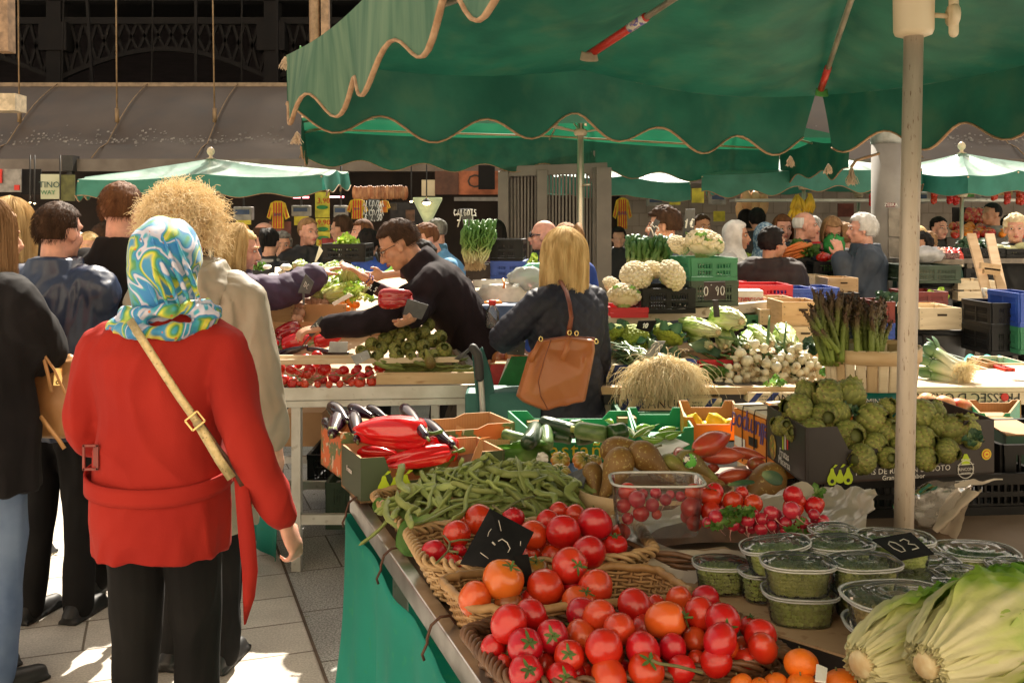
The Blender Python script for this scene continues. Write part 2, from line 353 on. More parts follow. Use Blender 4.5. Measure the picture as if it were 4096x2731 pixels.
Zt=mat('weathered_aluminium',(.50,.47,.42),.45,.55,c2=(.62,.60,.56),scale=9,c3=(.25,.2,.15),scale3=25,lo3=.62,hi3=.8)
m_rail=mat('polished_rail',(.42,.40,.38),.3,.9,c2=(.6,.58,.56),scale=14,stretch=(1,1,1))
Xd=mat('umbrella_pole_steel',(.50,.45,.34),.35,.8,c2=(.62,.56,.45),scale=8)
Zz=mat('dark_metal',(.03,.028,.026),.6)
Yo=mat('old_iron_brown',(.004,.0026,.0026),.9,c2=(.007,.0045,.004),scale=5)
Zv=mat('plywood',(.50,.33,.17),.7,c2=(.60,.42,.24),scale=6,stretch=(1,1,7),c3=(.35,.2,.09),scale3=9,lo3=.64,hi3=.75)
Zh=mat('pale_poplar_wood',(.62,.50,.33),.7,c2=(.74,.62,.44),scale=5,stretch=(1,1,6),c3=(.45,.3,.17),scale3=7,lo3=.66,hi3=.75)
Zo=mat('brown_cardboard',(.40,.22,.10),.8,c2=(.47,.27,.13),scale=5,wave=(60,'X',.0004,.2))
Xj=mat('black_slate_card',(.006,.006,.006),.8,c2=(.013,.012,.012),scale=20,spec=.15)
Yv=mat('white_chalk',(.75,.75,.72),.9)
Yn=mat('faint_chalk',(.45,.43,.38),.9)
Zu=mat('dusty_slate',(.05,.055,.06),.6,c2=(.10,.10,.10),scale=14)
Zl=mat('white_paint',(.75,.73,.68),.6,var=.08)
GREEN=mat('green_canvas',(.006,.062,.038),.6,c2=(.012,.095,.056),scale=5,transl=.12,detail=9,spec=.4,c3=(.035,.095,.05),scale3=8,lo3=.5,hi3=.85,bump=.007,bscale=8)
GREENS=mat('sunlit_green_canvas',(.20,.38,.31),.38,c2=(.28,.46,.39),scale=4,transl=.2,coat=.5,spec=.8,bump=.006,bscale=9)  # tops painted paler than the valances to stand for sun glare
GREENV=mat('teal_valance_canvas',(.035,.20,.15),.5,c2=(.05,.26,.20),scale=6,transl=.25,bump=.004,bscale=12)
GREENF=mat('frayed_lit_green_canvas',(.06,.15,.095),.7,c2=(.15,.25,.16),scale=16,stretch=(1,1,.15),transl=.35,detail=8)  # canopy cloth paled in colour, as if light shines through the valance
m_trim=mat('tan_binding_tape',(.30,.17,.09),.9,c2=(.42,.27,.16),scale=40)
Yd=mat('cream_plastic',(.62,.50,.33),.4,c2=(.70,.58,.40),scale=5)
m_wood=mat('wood_rib',(.45,.27,.13),.5,c2=(.6,.4,.22),scale=6)
hall=Zc('market_hall','dark iron market hall with grey curved awning behind the stalls','building',(0,14,0),world=True)
def P(x,y,d,r='T1'):return at(r,x,y,d)
ez=EYE+140/2287*13
mb=MB();mb.box((0,13.05,ez),(40,.16,.16));Za('fascia_gutter',mb,mat('gutter_metal',(.11,.085,.07),.5,c2=(.17,.14,.12),scale=3),hall)
mb=MB()
def awn(u,v):
 x=-20+40*u;seg=1.36
 bulge=.10*abs(cos(pi*(x+.1)/seg))
 if v<.25:t=v/.25;return V((x,13.05+.5*t,ez+.07+.33*t-bulge*.3*t))
 t=(v-.25)/.75;return V((x,13.55+1.5*t,ez+.40+.92*t+.10*sin(pi*t)-bulge*(1-t)))
mb.grid(awn,240,16)
Za('awning_sheet',mb,mat('grimy_awning_sheet',(.062,.042,.030),.5,c2=(.088,.062,.045),scale=1.2,c3=(.04,.036,.035),scale3=2.5,lo3=.5,hi3=.9),hall)
mb=MB()
for i in range(900):
 x=ru(-8,8);t=abs(random.gauss(0,.06))*(1 if rnd()<.8 else-.6);v=min(.9,max(.02,.22+t));p=awn((x+20)/40,v)
 q=ru(.008,.022);mb.quad(p+V((-q,0,.012)),p+V((q,-.004,.010)),p+V((q*.8,.01,.012+q*1.3)),p+V((-q*.7,.01,.012+q)))
Za('lichen_spots',mb,mat('pale_lichen',(.22,.20,.185),.9,var=.4),hall)['kind']='stuff'
mb=MB();mb.bar((-20,15.06,ez+1.34),(20,15.06,ez+1.34),.07,.06);Za('rim_bar',mb,mat('rim_metal',(.27,.19,.12),.5),hall)
m_cable=mat('brass_cable',(.26,.17,.09),.5)
for k in range(-6,8):
 x=-6.32+1.36*(k+3)if False else 1.36*k-.06
 mb=MB();mb.tube([awn((x+20)/40,t/8)+V((0,-.02,.03))for t in range(9)],.009,5);Za('seam_bar',mb,m_cable,hall)
 mb=MB();p=awn((x+20)/40,.42)+V((0,-.03,.05));mb.tube([p,p+V((-.12+.02*(k%3),.1,6))],.012,5);mb.tube([p,p+V((0,0,.2))],.03,5);Za('tie_rod',mb,m_cable,hall)
 mb=MB();p=V((x+.05,15.06,ez+1.36));mb.tube([p,p+V((-.12,.5,5))],.012,5);Za('tie_rod',mb,Yo,hall)
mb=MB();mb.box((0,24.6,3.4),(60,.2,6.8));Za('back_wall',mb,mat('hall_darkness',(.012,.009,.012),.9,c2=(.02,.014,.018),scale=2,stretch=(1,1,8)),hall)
mb=MB();mb.box((0,20.9,6.8),(60,7.6,.2));Za('shade_roof',mb,Zz,hall)  # unseen slab added to block the sky and shade hall and awning
for u in(383,1835,3290):
 c=P(u,100,18)
 mb=MB();mb.box((c.x,18,3.2),(.26,.3,6.4));mb.box((c.x,17.98,5.0),(.5,.34,.5));Za('column',mb,Yo,hall)
mb=MB();a=P(383,100,18).x;b=P(1835,100,18).x;W_=b-a
for s_ in(-2,-1,0,1,2):
 x0=a+s_*W_
 lo=lambda t:4.25+.55*sin(pi*t)
 for i in range(16):
  t0=i/16;t1=(i+1)/16;A=V((x0+W_*t0,18,lo(t0)));B=V((x0+W_*t1,18,lo(t1)));mb.bar(A,B,.1,.08)
  mb.bar(A,V((B.x,18,5.3)),.06,.05);mb.bar(B,V((A.x,18,5.3)),.06,.05)
mb.bar((-12,18,5.3),(12,18,5.3),.16,.12);mb.bar((-12,18,5.7),(12,18,5.7),.3,.12)
Za('lattice_truss',mb,Yo,hall)
for i in range(10):
 x=-7+1.5*i+ru(-.2,.2);mb=MB();mb.bar((x,17,2.6),(x+ru(-.4,.4)if i%3==0 else x,17,7),.045);Za('window_bar',mb,Yo,hall)
mb=MB();c=P(35,300,12.9);mb.bar((c.x,12.9,3.85),(c.x-.05,12.9,8),.17,.2);mb.bar((c.x-.16,12.85,3.85),(c.x-.2,12.85,8),.1);Za('front_post',mb,mat('tan_steel',(.32,.2,.12),.5,var=.3),hall)
mb=MB();c=P(30,695,12.85);mb.box(c,(.42,.3,.22));Za('post_foot',mb,mat('pale_stone',(.6,.48,.33),.8),hall)
mb=MB();c=P(2120,90,13);mb.tube([(c.x,13,2.9),(c.x-.05,13,8)],.07,8);mb.bar((c.x+.14,13,3),(c.x+.1,13,8),.1);Za('downpipe',mb,mat('tan_steel',0),hall)
for u,v in((475,1100),(3010,640)):
 c=at('T1',u,v,12.95)if v>1000 else at('O',1183,378,12.95)
 mb=MB();mb.box(c,(.14,.2,.2));mb.box(c-V((0,0,.17)),(.07,.08,.16));Za('gutter_bracket',mb,Zz,hall)
mb=MB()
for i in range(60):
 x=at('O',1030+ru(0,90),360,13).x;q=V((x,12.98,ez+.09));d=V((ru(-.05,.05),-.03,ru(.02,.1)));mb.add([q-V((.01,0,0)),q+V((.01,0,0)),q+d],[(0,1,2)])
Za('gutter_weeds',mb,mat('weed_green',(.10,.20,.04),.7),hall)['kind']='stuff'
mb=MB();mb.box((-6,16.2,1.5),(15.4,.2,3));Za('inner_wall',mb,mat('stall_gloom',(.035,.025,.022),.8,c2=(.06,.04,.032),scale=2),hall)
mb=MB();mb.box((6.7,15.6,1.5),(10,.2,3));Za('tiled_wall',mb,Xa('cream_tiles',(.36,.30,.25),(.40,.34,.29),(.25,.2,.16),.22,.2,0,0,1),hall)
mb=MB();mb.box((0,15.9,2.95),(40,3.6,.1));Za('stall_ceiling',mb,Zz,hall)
def canopy(root,cor,apex,Ze,per,amp,mtop,mval,sag=.05,wob=.02,mtrim=None,seed=0,edge_m=None,vflare=0,trim=.006,skip=(),nv=4,mids=True,slit=0):
 """cor: four eave corners (counter-clockwise from the left far one)"""
 apex=V(apex);cor=[V(c)for c in cor];cen=sum(cor,V())/4
 top=MB();n=40
 def eave(k,t):
  a,b=cor[k],cor[(k+1)%4];p=a.lerp(b,t);f=2 if mids else 1
  p.z-=sag*sin(pi*((t*f)%1));p.z+=(.03 if mids else 0)*(1-abs(2*t-1))
  return p
 for k in range(4):
  def g(u,v,k=k):
   e=eave(k,u);p=apex.lerp(e,v);p.z-=(sag*1.2)*sin(pi*v)*(abs(sin(pi*u*(2 if mids else 1)))**1.0*.8+.2)-wob*.7*noise.noise(V((p.x*3,p.y*3,seed)))*v*(1-v)*4-(.08*abs(sin((abs(u-.5)+.1)*26))*v**3*(1-v)*(1-abs(2*u-1))**.5 if seed==4 else 0);return p
  top.grid(g,24,10)
 Za('canopy',top,mtop,root)
 for k in range(4):
  if k in skip:continue
  a,b=cor[k],cor[(k+1)%4];L_=(b-a).length;ns=max(3,round(L_/per));out=((a+b)/2-cen);out.z=0;out.normalize();nn=ns*12
  def g(u,v,k=k,out=out,ns=ns,L_=L_):
   if slit and k<2:u=u*(1-slit*(.3+v))if k==0 else slit*.8*(.3+v)+u*(1-slit*.8*(.3+v))
   e=eave(k,u);h=Ze-amp+amp*cos(2*pi*u*ns)*-1 if True else Ze
   s_=noise.noise(V((u*L_*2.2,k*3.1+seed,0)))
   return e+out*(wob*1.6*(s_+.7*sin(2*pi*u*ns*.5+seed))*v+vflare*v)+V((0,0,-v*(Ze-amp*cos(2*pi*u*ns+.6))))
  vb=MB();vb.grid(g,nn,nv);mv=edge_m.get(k,mval)if edge_m else mval
  vo=Za('valance',vb,mv,root)
  tb=MB();tb.tube([g(i/nn,1)for i in range(nn+1)],trim,6,ell=.5);Za('hem_trim',tb,mtrim or m_trim,vo)
 return eave
def Ye(label,px,D,zc,cor,Ze,per,amp,zt,mtop=None,mval=None,ribs=True,finial=True,pr=.02,pm=None,zrun=None,sag=.05,seed=0,mids=True,group='green umbrellas over the stalls',rm=None,zfoot=0,**k):
 x=px[0];y=px[1]
 root=Zc('market_umbrella',label,'umbrella',(x,y,zfoot),world=True,group=group)
 ev=canopy(root,cor,(x,y,zt),Ze,per,amp,mtop or GREENS,mval or GREENV,sag=sag,seed=seed,mids=mids,**k)
 pm=pm or Xd;mb=MB();mb.tube([(x,y,zfoot),(x,y,zt-.02)],pr,14);Za('pole',mb,pm,root)
 zr=zrun or zt-.42
 if ribs:
  for kk in range(4):
   for t in((0,.5)if mids else(0,)):
    e=ev(kk,t)-V((0,0,.02));mb=MB();mb.tube([(x,y,zt-.05),e],.010,6);rb=Za('rib',mb,rm or Yd,root)
    q=V((x,y,zt-.05)).lerp(e,.5);mb=MB();mb.tube([(x,y,zr),q],.008,6);Za('strut',mb,rm or Yd,rb)
  mb=MB();mb.lathe([(.02,-.03),(.05,-.03),(.06,.0),(.05,.03),(.02,.03)],12,(x,y,zr));Za('runner_hub',mb,Yd,root)
 if finial:mb=MB();mb.lathe([(.05,0),(.02,.01),(.015,.03),(.035,.05),(.04,.075),(.03,.1),(.01,.115)],14,(x,y,zt));Za('finial',mb,Yd,root)
 return root
def rect(cx,cy,hx,hy,ang,z):
 a=V((cos(ang),sin(ang),0));b=V((-sin(ang),cos(ang),0));c=V((cx,cy,z))
 return[c-a*hx+b*hy,c+a*hx+b*hy,c+a*hx-b*hy,c-a*hx-b*hy]
Cn=V((-.78,3.44,2.19));Bn=V((1.34,4.35,2.17));dn=V((.394,-.919,0))*3.3
near=Zc('market_umbrella','big dark green canvas umbrella overhead with red-tipped ribs','umbrella',(.935,2.37,0),world=True,group='green umbrellas over the stalls')
ap=V((.935,2.37,2.62))
ev=canopy(near,[Cn,Bn,Bn+dn,Cn+dn],ap,.205,.40,.042,GREEN,GREEN,sag=.045,wob=.02,edge_m={3:GREENF},trim=.008,seed=4,nv=6,skip=(2,),slit=.03)
mb=MB()
def polesec(a,z,i):return 1-.10*(abs(sin(a*6))**.3<.55)
pz=[(.0225,z)for z in(.02,.4,.8,1.0,1.2,1.6,2.06)]
lean=Matrix(((1,0,.02),(0,1,0),(0,0,1)))
mb.lathe(pz,36,(.915,2.37,0),M=lean,fn=lambda a,z,i:1-.13*(abs(sin(a*4))<.3))
Za('pole',mb,mat('chalky_aluminium_pole',(.38,.31,.24),.5,.25,c2=(.54,.46,.38),scale=5,stretch=(3,3,.6),c3=(.18,.10,.06),scale3=60,lo3=.64,hi3=.72),near)
mb=MB();hz=V((.915+.02*2.06,2.37,2.055));mb.lathe([(.03,-.004),(.042,0),(.046,.01),(.047,.09),(.06,.1),(.085,.112),(.09,.13),(.08,.15),(.03,.16)],28,hz,fn=lambda a,z,i:1+(.08 if z>.105 and sin(a*10)>0 else 0));Za('runner_hub',mb,Yd,near)
mb=MB();mb.tube([hz+V((.04,-.01,.045)),hz+V((.075,-.02,.04))],.006,8);mb.lathe([(.012,-.008),(.026,-.008),(.028,0),(.026,.008),(.012,.008)],12,hz+V((.08,-.03,.04)),M=Matrix.Rotation(pi/2,3,'Y'));mb.tube([hz+V((.082,-.03,.0)),hz+V((.082,-.03,.085))],.012,8,dome=True);Za('locking_knob',mb,Yd,near)
m_red=mat('red_rib_sleeve',(.50,.03,.02),.35,var=.15)
m_ribw=mat('pale_alloy_rib',(.42,.36,.28),.4,.4)
ends=[at('O',1352,127,3.32),at('O',1884,210,4.2),ev(1,.5),ev(2,0),ev(0,0)+V((.1,-.1,.0)),ev(3,.5),ev(3,0)]
for i,e in enumerate(ends):
 h=V((.93,2.37,2.50));e=V(e)
 if i<2:e=e
 s_=e.lerp(h,.16 if i else.24);mb=MB();mb.tube([h,s_],.0105,10);rb=Za('rib',mb,m_ribw,near)
 mb=MB();mb.tube([s_,e],.0145,10);Za('rib_sleeve',mb,m_red,rb)
 if i==0:q=s_.lerp(e,.02);mb=MB();mb.tube([q,s_.lerp(e,.28)],.0155,10);Za('sticker',mb,mat('worn_sticker',(.55,.35,.3),.6,c2=(.15,.12,.35),scale=60,lo=.45,hi=.5,c3=(.7,.6,.5),scale3=40,lo3=.5,hi3=.52),rb)
 m_pocket=mat('cream_pocket' if i==0 else 'lime_pocket',(.40,.31,.21)if i==0 else(.07,.24,.05),.8)
 mb=MB();x=V((1,.3,0)).normalized()
 def pk(u,v,e=e,x=x):a=pi*u;return e+x*(.032*cos(a))*(1-.2*v)+V((0,-.02-.015*sin(a),-.02+.03*v-.008*sin(a)))
 mb.grid(pk,10,3);Za('rib_pocket',mb,m_pocket,near,solid=.002)
 mb=MB();hr=hz+V((0,0,.13));q=h.lerp(e,.45);mb.tube([hr,q],.009,8);Za('strut',mb,m_ribw,near)
m_fray=mat('frayed_threads',(.55,.42,.30),.9)
def tassel(p,n,L_,par):
 st=[]
 for i in range(n):
  a=V(p);s_=[a];d=V((ru(-.3,.3),ru(-.3,.3),-1))
  for j in range(5):a=a+d*(L_/5)*ru(.7,1.2)+V((ru(-.005,.005),ru(-.005,.005),0));s_.append(a)
  st.append(s_)
 hair('frayed_tassel',st,m_fray,par,.0012,.0008)
for p in(at('O',682,302,3.44),at('T3',975,920,4.3),at('T3',1200,965,4.3),at('O',655,130,3.44)):tassel(p,40,.045,near)
cord=[at('T3',1500,905,3.9),at('T3',1400,935,3.9),at('T3',1358,950,3.9),at('T3',1335,985,3.88)]
mb=MB();mb.tube(cord,.006,6);Za('binding_cord',mb,m_trim,near);tassel(cord[-1],60,.07,near)
a2=V((-1.935,9.3,2.495));b2=V((2.66,9.9,2.357));n2=V((.185,-.983,0))*1.35
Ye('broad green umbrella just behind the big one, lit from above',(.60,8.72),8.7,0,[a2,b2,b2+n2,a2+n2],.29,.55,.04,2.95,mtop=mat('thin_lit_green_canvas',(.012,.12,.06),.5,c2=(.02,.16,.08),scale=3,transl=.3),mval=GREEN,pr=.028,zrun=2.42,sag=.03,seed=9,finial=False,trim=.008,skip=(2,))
u2=bpy.data.objects['market_umbrella.001']
mb=MB();mb.lathe([(.02,-.05),(.026,-.05),(.026,.05),(.02,.05)],12,(.60,8.72,1.96));mb.tube([(.62,8.7,1.96),(.68,8.66,1.96)],.012,6);Za('pole_clamp',mb,Xd,u2)
mb=MB()
for A,B in((a2,b2),):mb.tube([A+V((.05,-.12,.0)),(A+B)/2+V((0,-.12,.03)),B+V((-.05,-.12,.0))],.010,6)
Za('eave_rod',mb,m_wood,u2)
c=at('O',484,356,9.9)
Ye('pale green umbrella with white finial behind the blonde curls',(c.x,9.9),9,0,[at('O',200,418,10.8)+V((0,.1,.02)),at('O',800,395,11.2),at('O',740,396,9.2)+V((0,0,-.02)),at('O',178,412,9.2)],.17,.55,.024,EYE+155/2287*9.9,sag=.03,seed=2,trim=.008)
c=at('O',1383,372,10.8)
Ye('green umbrella with white finial beside the steel gate',(c.x,10.8),9,0,[at('O',1240,408,11.6),at('O',1560,402,11.8),at('O',1586,418,10.0),at('O',1290,402,9.8)],.19,.8,.008,c.z,sag=.03,seed=3,trim=.004)
c=at('O',1846,372,10.6)
Ye('green umbrella with scalloped edge over the carrot stall',(c.x,10.6),8,0,[at('O',1700,392,12.1),at('O',2080,398,12.1),at('O',2118,386,9.8),at('O',1612,402,9.6)],.19,.49,.035,EYE+165/2287*10.6,sag=.02,seed=5,zrun=2.02,finial=False,trim=.008)
c=at('O',2209,352,10.2)
Ye('pale green umbrella at far right over the tomato stall',(c.x,10.2),9,0,[at('O',1985,398,11.5),at('O',2420,388,11.5),at('O',2450,395,9.6),at('O',2224,402,9.2)],.18,.9,.01,c.z,sag=.03,seed=6,trim=.004)
c=at('O',1972,392,12.2)
Ye('low green umbrella glimpsed behind the carrot stall one',(c.x,12.2),10.6,0,[at('O',1860,405,12.7),at('O',2085,400,12.7),at('O',2040,418,11.6),at('O',1750,422,11.6)],.12,.8,.008,EYE+150/2287*12.2,sag=.02,seed=8,finial=False,trim=.004)
SK={'fair':(.62,.33,.22),'tan':(.50,.25,.15),'pink':(.66,.34,.25),'dark':(.32,.15,.09)}
def skin(k):return mat('skin_'+k,SK[k],.5,var=.12,scale=30,sss=.12,bump=.0005,bscale=200)
HC={'brown':((.035,.018,.010),(.07,.036,.02)),'black':((.006,.005,.005),(.018,.014,.012)),'grey':((.30,.29,.28),(.5,.49,.47)),'white':((.55,.54,.52),(.7,.69,.67)),'blonde':((.50,.32,.13),(.78,.58,.30)),'gold':((.66,.49,.26),(.90,.76,.52)),'chestnut':((.09,.035,.015),(.16,.07,.03)),'darkblond':((.20,.11,.05),(.34,.20,.10)),'salt':((.10,.09,.085),(.3,.29,.27))}
def hairm(k):
 a,b=HC[k];return mat('hair_'+k,a,.72,c2=b,scale=34,stretch=(1,1,.2),spec=.2,rv=.1,bump=.003,bscale=90)
m_eye=mat('eye_white',(.6,.57,.53),.3,var=.05);m_iris=mat('iris_dark',(.015,.012,.01),.2);m_brow=mat('brow_hair',(.03,.018,.01),.8);m_lip=mat('lip',(.42,.12,.10),.5)
m_shoe=mat('black_shoe',(.012,.011,.011),.5);Yq=mat('black_trousers',(.007,.0065,.007),.9,c2=(.011,.010,.010),scale=6,spec=.2)
m_jean=mat('blue_denim',(.06,.10,.20),.85,c2=(.14,.20,.32),scale=5)
def ring(mb,secs,n=28,roll=None):
 """closed loft through ellipse sections (centre, right*half width, forward*half depth)"""
 vs=[];k=len(secs)
 for c,a,b in secs:
  for j in range(n):
   t=2*pi*j/n;ct,st=cos(t),sin(t)
   q=1.0/(abs(ct)**2.4+abs(st)**2.4)**(1/2.4);vs.append(c+a*ct*q+b*st*q)
 fs=[(i*n+j,i*n+(j+1)%n,(i+1)*n+(j+1)%n,(i+1)*n+j)for i in range(k-1)for j in range(n)]
 fs+=[list(range(n))[::-1],[(k-1)*n+j for j in range(n)]]
 mb.add(vs,fs);return mb
def limb(mb,pts,rs,sub=5,n=14,ell=1):
 P_,Q=[],[]
 for i in range(len(pts)-1):
  for t in range(sub):f=t/sub;P_.append(V(pts[i]).lerp(V(pts[i+1]),f));Q.append(rs[i]+(rs[i+1]-rs[i])*f)
 P_.append(V(pts[-1]));Q.append(rs[-1])
 for _ in range(2):
  for i in range(1,len(P_)-1):P_[i]=P_[i]*.5+(P_[i-1]+P_[i+1])*.25
 mb.tube(P_,Q,n,dome=True,ell=ell);return mb
def add_hand(mb,w,d,pn,s=1.0,curl=.5,side=1,spread=.12,fat=1.0):
 """w wrist, d direction of the fingers, pn palm normal, side +1 if the thumb is on cross(d,pn)"""
 d=V(d).normalized();pn=V(pn);pn=(pn-d*pn.dot(d)).normalized();x=d.cross(pn)*side
 ring(mb,[(w-d*.012*s,x*.024*s,pn*.017*s),(w+d*.02*s,x*.032*s,pn*.016*s),(w+d*.06*s,x*.040*s,pn*.014*s),(w+d*.088*s,x*.038*s,pn*.011*s)],14)
 for i,(o,L_)in enumerate(((.029,.070),(.010,.078),(-.010,.072),(-.028,.056))):
  a=w+d*.084*s+x*o*s;dr=(d+x*spread*(1.5-i)).normalized();p=[w+d*.05*s+x*o*.9*s,a];c=curl*(.55+.18*i);ang=0
  for seg,l in enumerate((.45,.32,.23)):
   ang+=c*(.9 if seg else.75);q=dr*cos(ang)+pn*sin(ang);a=a+q*l*L_*s*1.05;p.append(a)
  mb.tube(p,[.0090*s*fat,.0092*s*fat,.0085*s*fat,.0078*s*fat,.0068*s*fat],8,dome=True)
 t0=w+d*.022*s+x*.024*s;t1=t0+(d*.6+x*.75+pn*.3).normalized()*.036*s;t2=t1+(d*.85+x*.35+pn*.45).normalized()*.032*s;t3=t2+(d*.9+x*.0+pn*.5).normalized()*.024*s
 mb.tube([t0,t1,t2,t3],[.013*s*fat,.0115*s*fat,.0095*s*fat,.0075*s*fat],8,dome=True)
def ik(a,b,l1,l2,hint):
 a=V(a);b=V(b);d=b-a;L_=min(d.length,(l1+l2)*.995);d.normalize();b=a+d*L_
 x=(l1*l1-l2*l2+L_*L_)/(2*L_);h=sqrt(max(0,l1*l1-x*x));hh=V(hint);hh=(hh-d*hh.dot(d))
 if hh.length<1e-4:hh=V((0,0,-1))
 return a+d*x+hh.normalized()*h,b
def dirframe(f,u):
 f=f.normalized();r=f.cross(u).normalized();return r,f,r.cross(f)
def scalp(h,kind,d):
 """how far hair stands off the skull in direction d (x right, y forward, z up); <0 none"""
 y,z=d.y,d.z
 if kind=='buzz' or kind=='short':
  if y>.30 and z<.62-.3*abs(d.x):return-1
  if y>-.25 and z<-.12:return-1
  if z<-.62:return-1
  return.03 if kind=='buzz' else.055+(.06 if z>.3 else 0)
 if kind=='balding':return-1 if(z>.45 or y>.1 or z<-.55)else.04
 if kind=='full':return-1 if(y>.42 and z<.45)or z<-.72 or(y>-.05 and z<-.35)else.20
 if kind=='tuft':return-1 if(y>.55 and z<.35)or z<-.55 or(y>0 and z<-.15)else.24
 if kind in('bob','long'):return-1 if(y>.45 and z<.50)or(z<-.5 and y>-.1)else.13
 return-1
def Ya(label,x,y,h,face,top,legs=None,hairk='short',hairc='brown',sk='fair',lean=0,side=0,hyaw=0,hpit=0,L=None,Rr=None,vox=.011,th=.012,coat=0,girth=1.0,fold=.007,quilt=0,qf=60,group='people at the market stalls',eyes=False,strands=0,glasses=None,collar=.02,hem=None,walk=0,legcut=False,shoulder=1.0,rings=None,lower=True,elbowL=None,elbowR=None,armr=1.0,palmL=None,palmR=None,curl=.5,headoff=None,hs=1.0,collar_m=None,handL=True,handR=True,scarf=None,cat='person',qaxis='z',bare=0,hlen=None):
 a=R(face);f=V((sin(a),cos(a),0));r=V((cos(a),-sin(a),0));up=V((0,0,1))
 root=Zc('person',label,cat,(x,y,0),world=True,group=group)
 ln=R(lean);sd_=R(side);us=(up*cos(ln)+f*sin(ln));us=(us*cos(sd_)+r*sin(sd_)).normalized();fs=(f*cos(ln)-up*sin(ln)).normalized();rs=fs.cross(us).normalized()
 hip=V((x,y,.53*h))-f*.12*h*sin(ln);nb=hip+us*.305*h
 hd=Matrix.Rotation(-R(hyaw),3,'Z')@f;hd=(hd*cos(R(hpit))-up*sin(R(hpit)))
 hr,hf,hu=dirframe(hd,up)
 hc_=nb+us*.045*h+(hu*.5+us*.5)*.045*h+hf*.018*h+(V(headoff)if headoff else V())
 HS=hs*(h/1.72)**.5
 def hl(px_,py_,pz_):return hc_+(hr*px_+hf*py_+hu*pz_)*HS
 HM=Matrix((hr,hf,hu)).transposed()
 body=MB();skn=skin(sk)
 body.ell(hl(0,-.012,.030),(.074*HS,.094*HS,.088*HS),HM,22,14)
 body.ell(hl(0,.018,-.035),(.060*HS,.070*HS,.078*HS),HM,18,12)
 body.ell(hl(0,.062,-.088),(.026*HS,.022*HS,.020*HS),HM,12,8)
 body.tube([hl(0,.083,.018),hl(0,.098,-.008),hl(0,.108,-.030)],[.009*HS,.011*HS,.014*HS],10,dome=True)
 for s_ in(-1,1):
  body.ell(hl(.077*s_,-.004,-.010),(.010*HS,.018*HS,.032*HS),HM@Matrix.Rotation(-.3*s_,3,'Z'),10,8)
  body.ell(hl(.012*s_,.098,-.032),(.008*HS,.009*HS,.007*HS),HM,8,6)
  body.tube([hl(.012*s_,.086,.024),hl(.045*s_,.074,.024)],.008*HS,8,dome=True)
  body.ell(hl(.042*s_,.052,-.028),(.022*HS,.025*HS,.024*HS),HM,10,8)
 body.tube([hl(-.018,.085,-.058),hl(0,.091,-.057),hl(.018,.085,-.058)],.0075*HS,8,dome=True)
 body.tube([hl(0,-.03,-.05),hl(0,-.035,-.11),nb-us*.05*h],[.052*HS,.053*HS,.062*HS],16,dome=True)
 g=girth
 body_r=[(-.03,.080,.058),(.05,.082,.055),(.11,.070,.05),(.20,.085,.055),(.27,.085,.048),(.30,.045,.035)]
 ring(body,[(hip+us*s_*h,rs*w_*h*g,fs*d_*h*g)for s_,w_,d_ in body_r])
 sw=.104*h*shoulder;shl=nb-us*.040*h-rs*sw;shr=nb-us*.040*h+rs*sw
 hands=[]
 for sh_,tg,el,s_,pal in((shl,L,elbowL,-1,palmL),(shr,Rr,elbowR,1,palmR)):
  if tg is None:tg=sh_+V((0,0,-.325*h))+r*s_*.045*h+f*.05*h
  hint=V(el)if el is not None else(r*s_*.5-f*.6-up*.5)
  e,wv=ik(sh_,tg,.172*h,.155*h,hint);hands.append((sh_,e,wv,s_,pal))
  limb(body,[sh_,e,wv],[.024*h,.020*h,.015*h])
 for(sh_,e,wv,s_,pal),on in zip(hands,(handL,handR)):
  if on:
   dd=(wv-e).normalized();pn=V(pal)if pal is not None else(-r*s_*.9+f*.1)
   add_hand(body,wv+dd*.01,dd,pn,.95*(h/1.72),curl,1 if(dd.cross(pn)).dot(f+up*.4)>0 else-1,fat=1.0 if vox<.009 else 1.25)
 hj=[hip-r*s_*-.048*h-up*.01*h for s_ in(-1,1)]
 if lower:
  for s_,j in zip((-1,1),hj):
   kn=V((x,y,.285*h))+r*s_*.052*h+f*(.05+walk*s_*.06)*h*.5;an=V((x,y,.05*h))+r*s_*.055*h+f*walk*s_*.12*h
   limb(body,[j,kn,an],[.045*h*g,.030*h,.022*h],ell=1)
 Yc('body',body,skn,root,vox=vox*.8 if eyes else vox,smooth=2)
 t=MB();T_=th
 base=[(-.055-coat,.094+.012*min(1,coat*8),.070+.01*min(1,coat*8)),(-.02,.094,.070),(.05,.088,.064),(.11,.080,.058),(.19,.094,.065),(.245,.096,.062),(.275,.088,.052),(.298,.052,.042),(.312+collar,.036,.036)]
 if rings:secs=[(V((x,y,0))+r*dx+f*dy+up*z_,r*w_,f*d_)for z_,dx,dy,w_,d_ in rings]
 else:
  secs=[]
  for s_,w_,d_ in base:
   c=hip+us*s_*h if s_>=0 else hip+up*s_*h*(1 if coat else 1)
   secs.append((c,rs*(w_*h*g+T_)if s_>=0 else r*(w_*h*g+T_),(fs if s_>=0 else f)*(d_*h*g+T_)))
 ring(t,secs)
 for sh_,e,wv,s_,pal in hands:
  inn=(sh_-(hip+us*.22*h));q=sh_-rs*s_*.035*h
  dd=(wv-e);limb(t,[q,sh_,e,e+dd*(.93-bare)],[(.034*h+T_)*armr,(.030*h+T_)*armr,(.025*h+T_)*armr,(.020*h+T_*.9)*armr])
 jk=Yc('jacket',t,top,root,vox=vox,smooth=3,fold=fold,quilt=quilt,qfreq=qf,qaxis=qaxis)
 if collar_m:
  c=MB();c.tube([nb+us*.006*h+(rs*cos(k*pi/9)*.046+fs*sin(k*pi/9)*.043)*h for k in range(18)],.016,8,closed=True,ell=1.6);Za('collar',c,collar_m,root)
